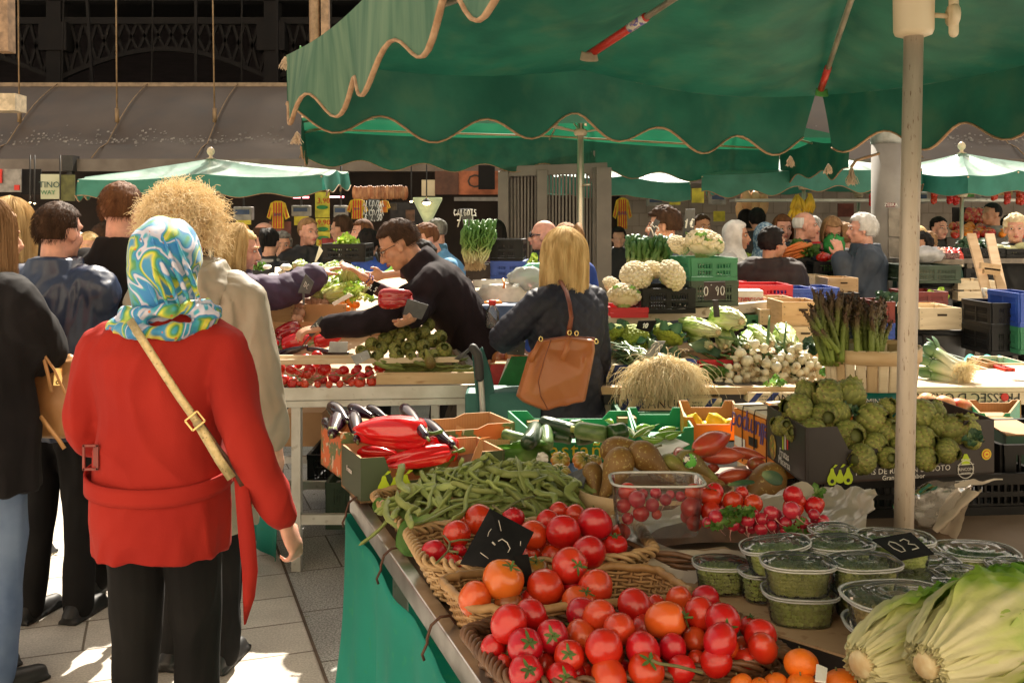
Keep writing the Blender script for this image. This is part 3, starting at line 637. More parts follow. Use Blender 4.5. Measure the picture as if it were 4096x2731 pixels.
 if legs and lower:
  tr=MB()
  ring(tr,[(hip-up*.06*h,r*.083*h*g,f*.062*h*g),(hip-up*.02*h,r*.088*h*g,f*.064*h*g),(hip+up*.05*h,r*.082*h*g,f*.058*h*g)])
  for s_,j in zip((-1,1),hj):
   kn=V((x,y,.285*h))+r*s_*.052*h+f*(.05+walk*s_*.06)*h*.5;an=V((x,y,.035*h))+r*s_*.055*h+f*walk*s_*.12*h
   limb(tr,[j,kn,an],[.054*h*g,.040*h,.034*h])
  Yc('trousers',tr,legs,root,vox=vox,smooth=2,fold=fold*.8,fscale=8)
  for s_ in(-1,1):
   an=V((x,y,0))+r*s_*.055*h+f*walk*s_*.12*h;s2=MB()
   ring(s2,[(an-f*.05+up*.004,r*.028,up*.004),(an-f*.055+up*.035,r*.032,f*.03),(an-f*.01+up*.075,r*.033,f*.045),(an+up*.085,r*.03,f*.035)],14)
   s2.tube([an-f*.045+up*.034,an+f*.05+up*.036,an+f*.15+up*.028],[.033,.038,.030],12,dome=True,ell=.95)
   s2.box(an+f*.05+up*.010,(.085,.25,.018),M=Matrix((r,f,up)).transposed())
   Yc('shoe',s2,m_shoe,root,vox=.009,smooth=2)
 hm=hairm(hairc)if hairc else None
 S0=hl(0,-.012,.030);RX,RY,RZ=.077*HS,.098*HS,.092*HS
 if hairk not in('none','scarf','bald'):
  cap=MB();kk='short' if hairk in('ponytail','curly')else hairk
  seed=V((rnd()*9,rnd()*9,rnd()*9))
  def rad(d):
   o=scalp(0,kk,d)
   if o<0:return.80
   return 1.0+o*(.8+.6*noise.noise(d*5+seed))+.012*noise.noise(d*26+seed)+(.06*abs(noise.noise(d*11+seed))if kk in('full','tuft')else.02*noise.noise(d*14+seed))
  cap.ell(S0,(RX,RY,RZ),HM,56,36,fn=rad);hp=Za('hair',cap,hm,root)
  if hairk in('bob','long'):
   Lh=hlen or(.12 if hairk=='bob' else.30)
   sh=MB()
   def gg(u,v):
    ph=R(62)+u*R(236);q=v*1.0
    if q<.4:th_=q/.4*pi/2;p=V((sin(ph)*sin(th_)*RX*1.1,cos(ph)*sin(th_)*RY*1.12,cos(th_)*RZ*1.12))
    else:e=(q-.4)/.6;p=V((sin(ph)*RX*(1.12+.15*e*(1-e)*3),cos(ph)*RY*(1.12-.05*e),-e*Lh*(1-.12*abs(cos(ph)))))
    p*=1+.035*noise.noise(V((ph*5,q*1.5,seed.x)))
    w_=S0+hr*p.x+hf*p.y;return w_+(hu*p.z if q<.4 else(hu*.4+up*.6)*p.z)
   sh.grid(gg,60,26);Za('hair_fall',sh,hm,root,solid=.012)
   if strands:
    st=[]
    for i in range(strands):
     u=rnd();s_=[];o1,o2=ru(-.006,.008),ru(-1,1);fr=rnd()*.25
     for k in range(15):
      v=fr*0+k/14*(1+ru(-.0,.0));p=gg(u,min(1,v));n=(p-S0);n.z*=.3;n.normalize();s_.append(p+n*(.010+o1+.004*sin(v*9+o2*6))+r*o2*.010*v+up*(-.02*rnd()if k==14 else 0))
     st.append(s_)
    hair('hair_strands',st,hm,root,.0009,.0005)
  elif strands:
   st=[]
   while len(st)<strands:
    d=V((random.gauss(0,1),random.gauss(0,1),random.gauss(0,1))).normalized()
    if scalp(0,kk,d)<0:continue
    p=S0+(hr*d.x*RX+hf*d.y*RY+hu*d.z*RZ)*(1+scalp(0,kk,d)*.8);nn=(p-S0).normalized();dn_=(-hu*.8-hf*.3+hr*ru(-.3,.3));s_=[p]
    for k in range(4):p=p+(nn*.35+dn_*(.5+.2*k))*.006+V((ru(-1,1),ru(-1,1),ru(-1,1)))*.0012;s_.append(p)
    st.append(s_)
   hair('hair_strands',st,hm,root,.0006,.0003)
  if hairk=='ponytail':
   pt=MB();b=hl(0,-.115,.07);pt.tube([b,b+(hu*.03-hf*.05),b+(-hu*.03-hf*.075),b-hu*.13-hf*.06],[.02,.03,.03,.008],10,dome=True);Za('ponytail',pt,hm,root)
 if eyes:
  for s_ in(-1,1):
   e=MB();e.ell(hl(.031*s_,.080,.008),(.0125*HS,.008*HS,.0065*HS),HM,10,6);eo=Za('eye',e,m_eye,root)
   e=MB();e.ell(hl(.031*s_,.0855,.008),(.006*HS,.005*HS,.0058*HS),HM,8,6);Za('iris',e,m_iris,eo)
   e=MB();e.tube([hl(.014*s_,.096,.027),hl(.032*s_,.090,.033),hl(.050*s_,.076,.028)],[.0035,.004,.002],6,ell=.8);Za('eyebrow',e,hm or m_brow,root)
  e=MB();e.tube([hl(-.021,.088,-.058),hl(-.007,.0965,-.054),hl(0,.097,-.056),hl(.007,.0965,-.054),hl(.021,.088,-.058)],[.002,.0045,.004,.0045,.002],8);e.tube([hl(-.017,.088,-.061),hl(0,.0965,-.064),hl(.017,.088,-.061)],[.002,.0055,.002],8)
  Za('lips',e,m_lip,root)
 if glasses:
  gm=mat('spectacle_wire',(.05,.04,.035),.3,.6)if glasses=='clear' else mat('dark_glasses',(.006,.006,.008),.08,coat=1)
  e=MB()
  for s_ in(-1,1):
   if glasses=='clear':e.tube([hl(.033*s_+.022*cos(k*pi/6),.100-.012*abs(cos(k*pi/6)+s_)*.5,.004+.015*sin(k*pi/6))for k in range(12)],.0014,5,closed=True)
   else:e.ell(hl(.034*s_,.094,.008),(.030*HS,.010*HS,.019*HS),HM@Matrix.Rotation(-.35*s_,3,'Z'),12,8)
   e.tube([hl(.055*s_,.088,.010),hl(.076*s_,.05,.012),hl(.080*s_,-.005,.008)],.0020 if glasses=='clear' else.004,5)
  e.tube([hl(-.012,.103,.010),hl(.012,.103,.010)],.002,5);Za('glasses',e,gm,root)
 return root,dict(hip=hip,us=us,rs=rs,fs=fs,nb=nb,hl=hl,hc=hc_,HM=HM,hands=hands,S0=S0,r=r,f=f,up=up,hr=hr,hf=hf,hu=hu,HS=HS)
GQ='shoppers queueing at the left of the picture'
Yt=mat('red_wool_coat',(.30,.014,.009),.85,c2=(.35,.020,.012),scale=5,spec=.25,bump=.0006,bscale=300)
x1=-.955;y1=2.72
rg=[(.715,0,.0,.180,.145),(.80,0,.0,.188,.15),(.93,-.005,.0,.186,.14),(1.0,-.005,0,.170,.128),(1.08,0,0,.172,.128),(1.18,.0,0,.182,.13),(1.255,.005,.0,.196,.118),(1.312,.006,.003,.204,.088),(1.342,.008,.008,.150,.072),(1.365,.01,.01,.09,.065),(1.40,.01,.01,.06,.058)]
hR=at('O',650,1195,2.62);hL=at('O',292,1005,3.00)
p1,k1=Ya('woman seen from behind in red belted coat and blue patterned headscarf',x1,y1,1.60,0,Yt,Yq,'scarf',None,'pink',L=hL,Rr=hR,vox=.008,rings=rg,fold=.009,group=GQ,shoulder=1.04,elbowL=(-.42,-.8,-.9),elbowR=(.02,-1,-.1),armr=1.1,palmR=(-.8,.2,.1),curl=1.0,handL=False,girth=1.02,legcut=True,headoff=(.0,0,.0))
bl=MB()
def bandpt(a,z,e=0):return V((x1-.004+(.187+e)*cos(a)*(1/(abs(cos(a))**2.4+abs(sin(a))**2.4)**(1/2.4)),y1+(.142+e)*sin(a)*(1/(abs(cos(a))**2.4+abs(sin(a))**2.4)**(1/2.4)),z))
def bg(u,v):a=2*pi*u;s_=-.03*max(0,-sin(a))**1.2;return bandpt(a,.925+s_+.048*(v-.5),.006)
bl.grid(bg,64,3);Za('coat_belt',bl,Yt,p1,solid=.006)
bk=MB();c=at('O',208,1050,2.62)
for q in(-1,1):bk.box(c+V((q*.018,0,0)),(.006,.006,.066));bk.box(c+V((0,0,q*.031)),(.04,.006,.006))
bk.box(c+V((.03,.008,0)),(.05,.008,.05));Za('belt_buckle',bk,mat('red_brown_buckle',(.22,.03,.02),.35),p1)
rb=MB();pts=[at('O',548,1070,2.60),at('O',558,1150,2.56),at('O',566,1230,2.55),at('O',574,1310,2.55),at('O',572,1370,2.55),at('O',563,1432,2.55)];ws=[.014,.020,.022,.020,.015,.002]
vs_=[]
for i,p in enumerate(pts):vs_+=[p+V((-ws[i],.006*sin(i),0)),p+V((ws[i],0,0))]
rb.add(vs_,[(2*i,2*i+1,2*i+3,2*i+2)for i in range(len(pts)-1)]);Za('belt_tail',rb,Yt,p1,solid=.004)
Xk=mat('gold_crackled_leather',(.46,.34,.15),.35,.45,c2=(.58,.45,.24),scale=90,bump=.001,bscale=160,c3=(.12,.08,.03),scale3=110,lo3=.62,hi3=.7)
def Yh(pts,w,m,par,name,th=.004,nrm=V((0,-1,0))):
 mb=MB();vs=[]
 for i,p in enumerate(pts):
  d=(V(pts[min(i+1,len(pts)-1)])-V(pts[max(i-1,0)])).normalized();s_=d.cross(nrm).normalized();vs+=[V(p)-s_*w/2,V(p)+s_*w/2]
 mb.add(vs,[(2*i,2*i+1,2*i+3,2*i+2)for i in range(len(pts)-1)]);return Za(name,mb,m,par,solid=th)
sp=Yh([at('O',298,735,2.595),at('O',330,785,2.568),at('O',372,850,2.556),at('O',410,908,2.556),at('O',448,962,2.556),at('O',490,1020,2.556)],.021,Xk,p1,'bag_strap')
Yh([at('O',452,968,2.548),at('O',478,1012,2.546),at('O',505,1058,2.546),at('O',532,1098,2.55)],.024,Xk,sp,'strap_end')
Yh([at('O',462,975,2.556),at('O',500,1030,2.556),at('O',540,1080,2.57),at('O',566,1130,2.58)],.016,mat('brown_strap_lining',(.07,.03,.015),.5),sp,'strap_underside')
b=MB();c=at('O',448,966,2.54);dx=V((.8,0,-1)).normalized();dy=V((1,0,.8)).normalized()
for q in(-1,1):b.bar(c+dx*q*.016-dy*.02,c+dx*q*.016+dy*.02,.004);b.bar(c+dy*q*.02-dx*.016,c+dy*q*.02+dx*.016,.004)
Za('strap_buckle',b,mat('brass',(.7,.5,.2),.2,1),sp)
b=MB();c=at('O',570,1135,2.60);b.ell(c+V((0,.03,-.01)),(.012,.05,.035),n=12);Za('gold_bag',b,Xk,p1)
ms=bpy.data.materials.new('printed_silk_scarf');ms.use_nodes=True;nt=ms.node_tree;L_=nt.links.new;pp=nt.nodes['Principled BSDF'];pp.inputs['Roughness'].default_value=.55;pp.inputs['Sheen Weight'].default_value=.2
tc=N(nt,'ShaderNodeTexCoord');n1=N(nt,'ShaderNodeTexNoise');n1.inputs['Scale'].default_value=8.5;n1.inputs['Detail'].default_value=1.2;n1.inputs['Distortion'].default_value=1.6;L_(tc.outputs['Object'],n1.inputs[0])
rp=N(nt,'ShaderNodeValToRGB');cr=rp.color_ramp;cr.interpolation='EASE'
stops=[(.0,(.02,.16,.42)),(.34,(.02,.20,.48)),(.385,(.03,.30,.42)),(.41,(.50,.50,.62)),(.455,(.56,.54,.64)),(.48,(.02,.20,.45)),(.52,(.03,.28,.36)),(.55,(.05,.24,.09)),(.59,(.30,.42,.04)),(.62,(.60,.54,.05)),(.70,(.03,.24,.46))]
cr.elements[0].position=0;cr.elements[0].color=(*stops[0][1],1);cr.elements[1].position=.70;cr.elements[1].color=(*stops[-1][1],1)
for po,c in stops[1:-1]:e=cr.elements.new(po);e.color=(*c,1)
L_(n1.outputs[0],rp.inputs[0])
vo=N(nt,'ShaderNodeTexVoronoi');vo.inputs['Scale'].default_value=48;L_(tc.outputs['Object'],vo.inputs[0]);rr=N(nt,'ShaderNodeValToRGB');rr.color_ramp.elements[0].position=.16;rr.color_ramp.elements[1].position=.2;rr.color_ramp.elements[0].color=(1,1,1,1);rr.color_ramp.elements[1].color=(0,0,0,1);L_(vo.outputs['Distance'],rr.inputs[0])
n3=N(nt,'ShaderNodeTexNoise');n3.inputs['Scale'].default_value=9;L_(tc.outputs['Object'],n3.inputs[0]);mt=N(nt,'ShaderNodeMath',operation='GREATER_THAN');mt.inputs[1].default_value=.54;L_(n3.outputs[0],mt.inputs[0]);mm=N(nt,'ShaderNodeMath',operation='MULTIPLY');L_(mt.outputs[0],mm.inputs[0]);L_(rr.outputs[0],mm.inputs[1])
mx=N(nt,'ShaderNodeMix',data_type='RGBA');L_(mm.outputs[0],mx.inputs[0]);L_(rp.outputs[0],mx.inputs[6]);mx.inputs[7].default_value=(.55,.14,.04,1);L_(mx.outputs[2],pp.inputs['Base Color'])
s=MB();S0=k1['S0']
def sc_r(d):
 k=1.17+.03*sin(d.x*9+d.z*4)
 if d.z<-.3:k*=1-.12*(-.3-d.z)
 return k+.018*noise.noise(d*6)
s.ell(S0+V((0,.0,.004)),(.081,.103,.098),None,48,32,fn=sc_r)
ring(s,[(S0+V((0,-.01,-.02)),V((.089,0,0)),V((0,.105,0))),(S0+V((0,-.012,-.08)),V((.084,0,0)),V((0,.095,0))),(S0+V((.0,-.01,-.135)),V((.078,0,0)),V((0,.085,0))),(S0+V((.0,0,-.17)),V((.09,0,0)),V((0,.085,0))),(S0+V((0,.01,-.205)),V((.105,0,0)),V((0,.085,0)))])
sf=Yc('headscarf',s,ms,p1,vox=.006,smooth=5,fold=.004,fscale=10,fstretch=(1,1,.6))
s=MB();zc=k1['nb'].z+.012
s.tube([V((x1+.005+.128*cos(t),y1-.0+.098*sin(t),zc-.005+.016*cos(t)+.012*sin(t*2)-.022*max(0,-sin(t))))for t in[k*2*pi/28 for k in range(28)]],[.022+.006*sin(k*1.7)for k in range(28)],12,closed=True,ell=.95)
s.tube([V((x1+.01+.108*cos(t),y1+.094*sin(t),zc+.026+.010*cos(t)))for t in[k*2*pi/28 for k in range(28)]],[.018+.005*sin(k*2.3)for k in range(28)],12,closed=True)
s.tube([V((x1+.10,y1-.05,zc+.02)),V((x1+.135,y1-.06,zc+.022)),V((x1+.165,y1-.045,zc+.012))],[.018,.022,.012],10,dome=True)
Yc('scarf_fold',s,ms,sf,vox=.006,smooth=3,fold=.006,fscale=24)
s=MB()
for q in range(5):
 a0=-2.3+.33*q
 s.tube([S0+V((.087*cos(a0+.12*t)*(1.02-.012*t)+.03*t*.4,.106*sin(a0+.12*t)*1.06,.085-.055*t))for t in range(5)],[.001,.006,.009,.008,.003],8)
Yc('scarf_pleat',s,ms,sf,vox=.005,smooth=2)
m_parka=mat('olive_grey_parka',(.25,.215,.155),.5,c2=(.32,.285,.22),scale=5,spec=.5,bump=.003,bscale=14)
x2,y2=at('O',455,700,3.62).x,3.62
p2,k2=Ya('tall woman in khaki parka with a big cloud of curly golden hair',x2,y2,1.70,8,m_parka,Yq,'curly','gold','fair',vox=.010,coat=.17,girth=1.06,th=.026,fold=.014,group=GQ,armr=1.02,shoulder=1.08,collar=.03,side=-1,hs=1.0,headoff=(-.055,0,0))
hd=MB();nb=k2['nb']
for t in range(3):hd.tube([nb+V((.125*cos(a)*(1-.12*t),.11*sin(a)-.03,-.035+.035*t-.03*max(0,-sin(a))))for a in[k*2*pi/24 for k in range(24)]],.034-.004*t,12,closed=True)
ring(hd,[(nb+V((0,-.10,-.15)),V((.05,0,0)),V((0,.025,0))),(nb+V((0,-.12,-.10)),V((.12,0,0)),V((0,.03,0))),(nb+V((0,-.10,-.02)),V((.13,0,0)),V((0,.045,0))),(nb+V((0,-.06,.04)),V((.09,0,0)),V((0,.04,0)))])
Yc('hood',hd,m_parka,p2,vox=.009,smooth=3,fold=.010,fscale=14)
st=[];S0=k2['S0']+V((0,0,.02));mh=hairm('gold')
def Xp(S0,d,R0,Lr,amp,k=15,sag=.2):
 s_=[];ax=d.cross(V((.3,.5,.8))).normalized();ay=d.cross(ax);ph=ru(0,6.3);fq=ru(5,11)*ru(.8,1.3);off=V((ru(-1,1),ru(-1,1),ru(-1,1)))*.02
 for i in range(k):
  t=i/(k-1);c=S0+V((d.x*R0*.9,d.y*R0,d.z*R0))+d*Lr*t+off*t+V((0,0,-sag*Lr*t*t));am=amp*(.5+.7*t);s_.append(c+ax*cos(ph+fq*t)*am+ay*sin(ph+fq*t)*am)
 return s_
n=0
while n<5200:
 d=V((random.gauss(0,1),random.gauss(0,1),random.gauss(0,1))).normalized()
 if d.z<-.62 or(d.y>.5 and d.z<.3):continue
 n+=1;st.append(Xp(S0,d,.085,ru(.035,.10)*(1.1 if abs(d.z)<.5 else.95),ru(.006,.016)))
hair('curly_hair',st,mh,p2,.0010,.0006)
cp=MB();cp.ell(S0,(.115,.12,.118),None,60,40,fn=lambda d:(.62 if(d.y>.45 and d.z<.3)or d.z<-.7 else 1.0)+.16*noise.noise(d*5)+.07*noise.noise(d*14));Za('hair_mass',cp,mat('hair_gold_shade',HC['gold'][0],.8,c2=(.65,.40,.14),scale=60),p2)
m_blkj=mat('black_fleece',(.012,.010,.010),.9,c2=(.016,.013,.012),scale=8,spec=.2)
x3=at('O',262,600,4.3).x
p3,k3=Ya('dark-haired man in black jacket with grey ribbed shoulders, seen from behind',x3,4.35,1.80,10,m_blkj,Yq,'short','chestnut','pink',vox=.011,group=GQ,strands=1600,th=.02,coat=.02,girth=1.05)
yk=MB();ring(yk,[(k3['nb']+V((0,0,-.105)),k3['rs']*.198,k3['fs']*.122),(k3['nb']+V((0,0,-.05)),k3['rs']*.19,k3['fs']*.110),(k3['nb']+V((0,0,-.022)),k3['rs']*.13,k3['fs']*.095),(k3['nb']+V((0,0,.0)),k3['rs']*.085,k3['fs']*.08)])
Yc('shoulder_yoke',yk,mat('grey_brown_rib',(.10,.085,.065),.8,wave=(40,'Z',.002,.1)),p3,vox=.010,smooth=3,fold=.004)
m_navy=mat('navy_nylon_jacket',(.012,.022,.055),.36,c2=(.020,.034,.078),scale=4,spec=.6,bump=.004,bscale=9)
x4=at('O',112,700,4.0).x
p4,k4=Ya('short-haired man in navy blue jacket seen from behind',x4,4.05,1.70,12,m_navy,Yq,'short','brown','pink',hyaw=8,vox=.010,group=GQ,strands=2200,th=.026,fold=.012,coat=.03,girth=1.14,shoulder=1.16,armr=1.15,collar=.025,walk=.1,L=at('O',20,905,4.2),Rr=at('O',185,900,4.45),curl=.8)
c=MB();c.tube([k4['nb']+V((.078*cos(a)+.0,.072*sin(a),.022))for a in[k*pi/9 for k in range(18)]],.016,8,closed=True,ell=2.0);Za('collar',c,m_navy,p4)
x5=at('O',18,640,4.7).x
p5,k5=Ya('woman with long straight blonde hair at the left edge in grey-blue jacket',x5,4.7,1.72,5,mat('slate_jacket',(.035,.04,.06),.6),Yq,'long','blonde','fair',vox=.012,group=GQ,strands=1500,walk=.15,legcut=True)
m_coat=mat('black_velour_coat',(.006,.005,.006),.85,c2=(.010,.008,.009),scale=9,spec=.25)
x6=at('O',-40,700,3.45).x
p6,k6=Ya('woman in black coat and blue jeans cut off by the left edge of the picture',x6,3.45,1.68,35,m_coat,m_jean,'long','darkblond','fair',vox=.010,group=GQ,th=.032,coat=.06,fold=.010,girth=1.15,strands=900,Rr=at('O',78,745,3.75),elbowR=(.6,-.5,-.8),armr=1.25,shoulder=1.1,curl=.9)
cf=MB();w6=k6['hands'][1];dd=(w6[2]-w6[1]).normalized();cf.tube([w6[2]-dd*.05,w6[2]-dd*.01,w6[2]+dd*.02],[.05,.062,.058],14,dome=True);Yc('fur_cuff',cf,m_coat,p6,vox=.008,fold=.012,fscale=30)
Xe=mat('tan_leather',(.36,.17,.06),.42,c2=(.46,.24,.09),scale=4,bump=.004,bscale=12,spec=.5)
bag=Zc('shoulder_bag','tan leather shoulder bag hanging from the arm of the black coat','handbag',at('O',125,1000,3.6),world=True)
s=MB();c=at('O',125,890,3.62);ring(s,[(c+V((0,0,-.17)),V((.10,-.03,0)),V((.02,.05,0))),(c+V((0,0,-.155)),V((.135,-.04,0)),V((.03,.065,0))),(c+V((0,0,-.04)),V((.145,-.04,0)),V((.03,.085,0))),(c+V((0,0,.06)),V((.12,-.03,0)),V((.02,.075,0))),(c+V((.005,0,.11)),V((.085,-.02,0)),V((.01,.045,0))),(c+V((.005,0,.12)),V((.05,-.01,0)),V((.01,.02,0)))])
Yc('bag_body',s,Xe,bag,vox=.008,smooth=3,fold=.010,fscale=10)
Yh([at('O',78,780,3.44),at('O',98,810,3.43),at('O',110,860,3.45),at('O',118,900,3.47)],.012,Xe,bag,'strap')
Yh([at('O',92,800,3.42),at('O',125,850,3.44),at('O',150,905,3.46),at('O',190,930,3.5)],.008,Xe,bag,'strap')
Yh([at('O',92,955,3.44),at('O',115,985,3.44),at('O',135,1010,3.44),at('O',148,1030,3.44)],.014,Xe,bag,'zip_pull')
b=MB();b.box(at('O',133,865,3.47),(.03,.006,.06));b.ell(at('O',133,878,3.465),.008);Za('tag',b,mat('brass',0),bag)
def O_(x,y,d):return at('O',x,y,d)
m_pull=mat('black_brown_fleece',(.012,.008,.010),.9,c2=(.022,.014,.018),scale=10,spec=.2)
x8=O_(1062,800,5.15).x
p8,k8=Ya('dark-haired man in black pullover and glasses bending over the peppers',x8,5.15,1.80,-98,m_pull,mat('grey_brown_trousers',(.10,.085,.07),.8),'short','brown','tan',lean=38,hpit=30,hyaw=4,L=O_(752,752,4.84),Rr=O_(948,728,4.74),elbowL=(.5,-.2,-.6),elbowR=(1,-.3,-.8),palmL=(-.2,.2,-1),palmR=(-.3,.4,.9),vox=.009,eyes=True,glasses='clear',curl=.55,strands=1800,fold=.010,girth=1.12,th=.02,armr=1.15,collar=.035,group='stallholders',hs=1.02)
c=MB();c.tube([k8['nb']+(k8['rs']*cos(k*pi/9)*.075+k8['fs']*sin(k*pi/9)*.075)+k8['us']*.03 for k in range(18)],.013,8,closed=True,ell=1.8);Za('collar',c,m_pull,p8);c=MB();c.ell(k8['nb']+k8['fs']*.06+k8['us']*.055,(.035,.03,.03));Za('shirt_collar',c,mat('checked_shirt',(.3,.1,.12),.8,c2=(.5,.45,.5),scale=90,lo=.48,hi=.52),p8)
m_qn=mat('navy_quilted_jacket',(.008,.009,.018),.6,c2=(.014,.015,.028),scale=7,spec=.4)
x9=O_(1300,800,4.62).x
p9,k9=Ya('long-haired blonde woman in navy quilted jacket seen from behind',x9,4.62,1.57,-38,m_qn,m_jean,'long','blonde','pink',L=O_(1200,742,4.80),elbowL=(-.8,-.5,-.7),palmL=(.2,.2,.9),vox=.009,fold=.009,quilt=.006,qaxis='d',qf=55,hlen=.41,th=.026,coat=.045,girth=1.12,armr=1.12,strands=7500,curl=.5,group='shoppers among the stalls',hs=1.0)
tb_=Zc('tote_bag','large tan leather tote bag hanging from the shoulder of the blonde woman','handbag',O_(1280,960,4.3),world=True);m_tote=mat('orange_tan_leather',(.36,.105,.025),.38,c2=(.44,.145,.04),scale=3,spec=.5,bump=.0015,bscale=30,coat=.15)
mb=MB();ol=[(330,110),(540,85),(740,115),(745,200),(715,350),(665,600),(500,635),(350,668),(180,600),(130,555),(165,420),(225,220)];cc=sum((at('G',x,y,4.33)for x,y in ol),V())/len(ol);nf=V((0,1,0));vs=[]
for s_,off in((.72,-.055),(.93,-.045),(1,-.01),(1,.02),(.9,.05),(.7,.055)):
 for x,y in ol:p=at('G',x,y,4.33);vs.append(cc+(p-cc)*s_+nf*(off*(1-.6*(y<130))))
n=len(ol);mb.add(vs,[(i*n+j,i*n+(j+1)%n,(i+1)*n+(j+1)%n,(i+1)*n+j)for i in range(5)for j in range(n)]+[list(range(n))[::-1],[5*n+j for j in range(n)]])
Yc('bag_body',mb,m_tote,tb_,vox=.007,smooth=4,fold=.004,fscale=7)
for dx in(0,.03):Yh([at('G',540-dx*300,80,4.28),at('G',560,-60,4.27),at('C',545,1200,4.30),at('C',520,1110,4.36),at('C',480,1035,4.46+dx),at('C',440,1025,4.6)],.018,mat('dark_tan_strap',(.19,.045,.015),.4),tb_,'strap')
mb=MB();mb.tube([at('G',400,115,4.27),at('G',350,260,4.27),at('G',300,440,4.268),at('G',320,560,4.27),at('G',375,660,4.285)],.0022,5);mb.tube([at('G',305,120,4.275),at('G',545,88,4.272),at('G',745,105,4.28)],.004,6);Za('seam',mb,mat('dark_tan_strap',0),tb_)
for x,y in((545,60),(600,65),(320,110),(755,130)):mb=MB();mb.tube([at('G',x+14*cos(t),y+18*sin(t),4.262)for t in[k*pi/5 for k in range(10)]],.003,6,closed=True);Za('ring',mb,mat('brass',(.7,.5,.2),.2,1),tb_)
Yh([at('G',550,95,4.262),at('G',520,200,4.262),at('G',490,275,4.264)],.022,m_tote,tb_,'strap_tab');Yh([at('G',310,130,4.27),at('G',260,230,4.268),at('G',235,290,4.272)],.020,m_tote,tb_,'strap_tab')
CL={}
def clo_(k):
 T=dict(navy=(.015,.02,.04),black=(.008,.008,.009),beige=(.40,.33,.24),white=(.80,.78,.74),lime=(.16,.42,.02),sky=(.10,.28,.48),purple=(.05,.03,.07),blue=(.03,.08,.38),teal=(.05,.30,.28),green=(.02,.33,.17),brown=(.030,.020,.018),red=(.62,.02,.03),grey=(.26,.26,.25),dgreen=(.012,.045,.03),bluegrey=(.035,.05,.075),plum=(.06,.02,.035),lilac=(.16,.16,.32))
 return mat('cloth_'+k,T[k],.6 if k in('bluegrey','black')else.8,var=.3,scale=7)
def hijab(root,k,m):
 s=MB();S0,HS,HM=k['S0'],k['HS'],k['HM'];hl=k['hl']
 s.ell(S0,(.092*HS,.108*HS,.108*HS),HM,30,20,fn=lambda d:.80 if(d.y>.62 and d.z<.5)else 1);
 s.tube([hl(0,-.03,.0),hl(0,-.03,-.08),k['nb']-k['us']*.04],[.088,.082,.12],20,dome=True)
 s.tube([hl(.062*cos(a),.045+.0*a,-.02+.095*sin(a))for a in[i*2*pi/16 for i in range(16)]],.016,8,closed=True)
 Yc('headscarf',s,m,root,vox=.009,smooth=3,fold=.005,fscale=14)
def C_(label,u,vt,d,face,top,hk='short',hcol='brown',**k):
 x=(u-1176)/2287*d;zt_=EYE+(520-vt)/2287*d;qk=dict(vox=.013,group='people at the market stalls',fold=.008);legs=k.pop('legs',Yq);hj_=k.pop('hij',None);qk.update(k)
 r_,kk=Ya(label,x,d,zt_*.99/(1-.0022*abs(k.get('lean',0))),face,clo_(top),legs,'scarf' if hj_ else hk,hcol,**qk)
 if hj_:hijab(r_,kk,hj_)
 return r_,kk
C_('bald man in dark navy jacket beyond the left umbrella pole',602,505,9,60,'navy','balding','brown',sk='pink')
q,kq=C_('woman in black jacket with dark hair tied in a bun and grey collar',617,521,8,5,'black','ponytail','black');c=MB();c.tube([kq['nb']+V((.07*cos(a),.06*sin(a),.0))for a in[i*pi/8 for i in range(16)]],.025,8,closed=True);Za('scarf',c,clo_('grey'),q)
C_('grey-haired woman in beige coat turned to the camera by the left stall',648,530,8.4,165,'beige','full','salt',eyes=True)
q,kq=C_('man in black puffer jacket with red lining looking to the right',704,496,8.4,150,'black','short','darkblond',sk='pink',eyes=True,quilt=.006,qf=55,th=.035,hyaw=-14);c=MB();c.tube([kq['nb']+kq['fs']*.07-kq['us']*.25,kq['nb']+kq['fs']*.10-kq['us']*.08+kq['rs']*.03,kq['nb']+kq['fs']*.05+kq['rs']*.06,kq['nb']-kq['fs']*.05+kq['rs']*.03],.014,8);Za('red_lining',c,clo_('red'),q)
q,kq=C_('young man in white hoodie with black backpack turned to the left',790,489,8.8,-40,'white','short','brown',sk='fair',hyaw=-25,eyes=True);c=MB();c.ell(kq['nb']-kq['us']*.24-kq['fs']*.14,(.15,.10,.22),None,18,12);Za('backpack',c,clo_('black'),q);c=MB();c.ell(kq['nb']-kq['us']*.0-kq['fs']*.06,(.12,.07,.05));Za('hood',c,clo_('white'),q)
C_('smiling woman with brown fringe behind the white hoodie',836,501,9.4,-125,'black','bob','chestnut',sk='pink',eyes=True)
C_('black-haired person in blue jacket behind the crate of greens',843,524,8.0,15,'blue','full','black')
C_('person in lime green sweater bending behind the stallholder',868,556,6.7,80,'lime','short','black',lean=32,th=.03,girth=1.15)
C_('woman with curly light blond hair behind the stallholder',962,516,9.4,20,'beige','full','gold')
C_('balding man with glasses and blue jacket facing left',1008,498,9.2,-85,'sky','short','salt',glasses='clear',sk='pink',eyes=True)
C_('man in light blue shirt leaning down behind the spring onions',1056,512,7.3,-112,'sky','short','chestnut',sk='pink',lean=30,eyes=True,hpit=20)
C_('dark-haired person in plum coat beside the steel gate',1138,503,9.0,20,'plum','bob','black')
C_('bald man in black sunglasses and navy puffer jacket in front of the gate',1256,499,7.4,-78,'navy','none',None,sk='pink',glasses='dark',quilt=.006,qf=60,th=.03,eyes=True,girth=1.1)
C_('woman with ponytail and blue knit sweater beside the umbrella pole',1303,507,6.8,-30,'blue','ponytail','darkblond',sk='pink',th=.02)
C_('young man with tousled curly brown hair facing left behind the cauliflowers',1533,470,6.7,-84,'bluegrey','tuft','brown',sk='fair',eyes=True,vox=.010,strands=900)
C_('man with short dark hair in beige zip jacket under the far umbrella',1610,488,9.5,165,'beige','short','brown',sk='tan',eyes=True)
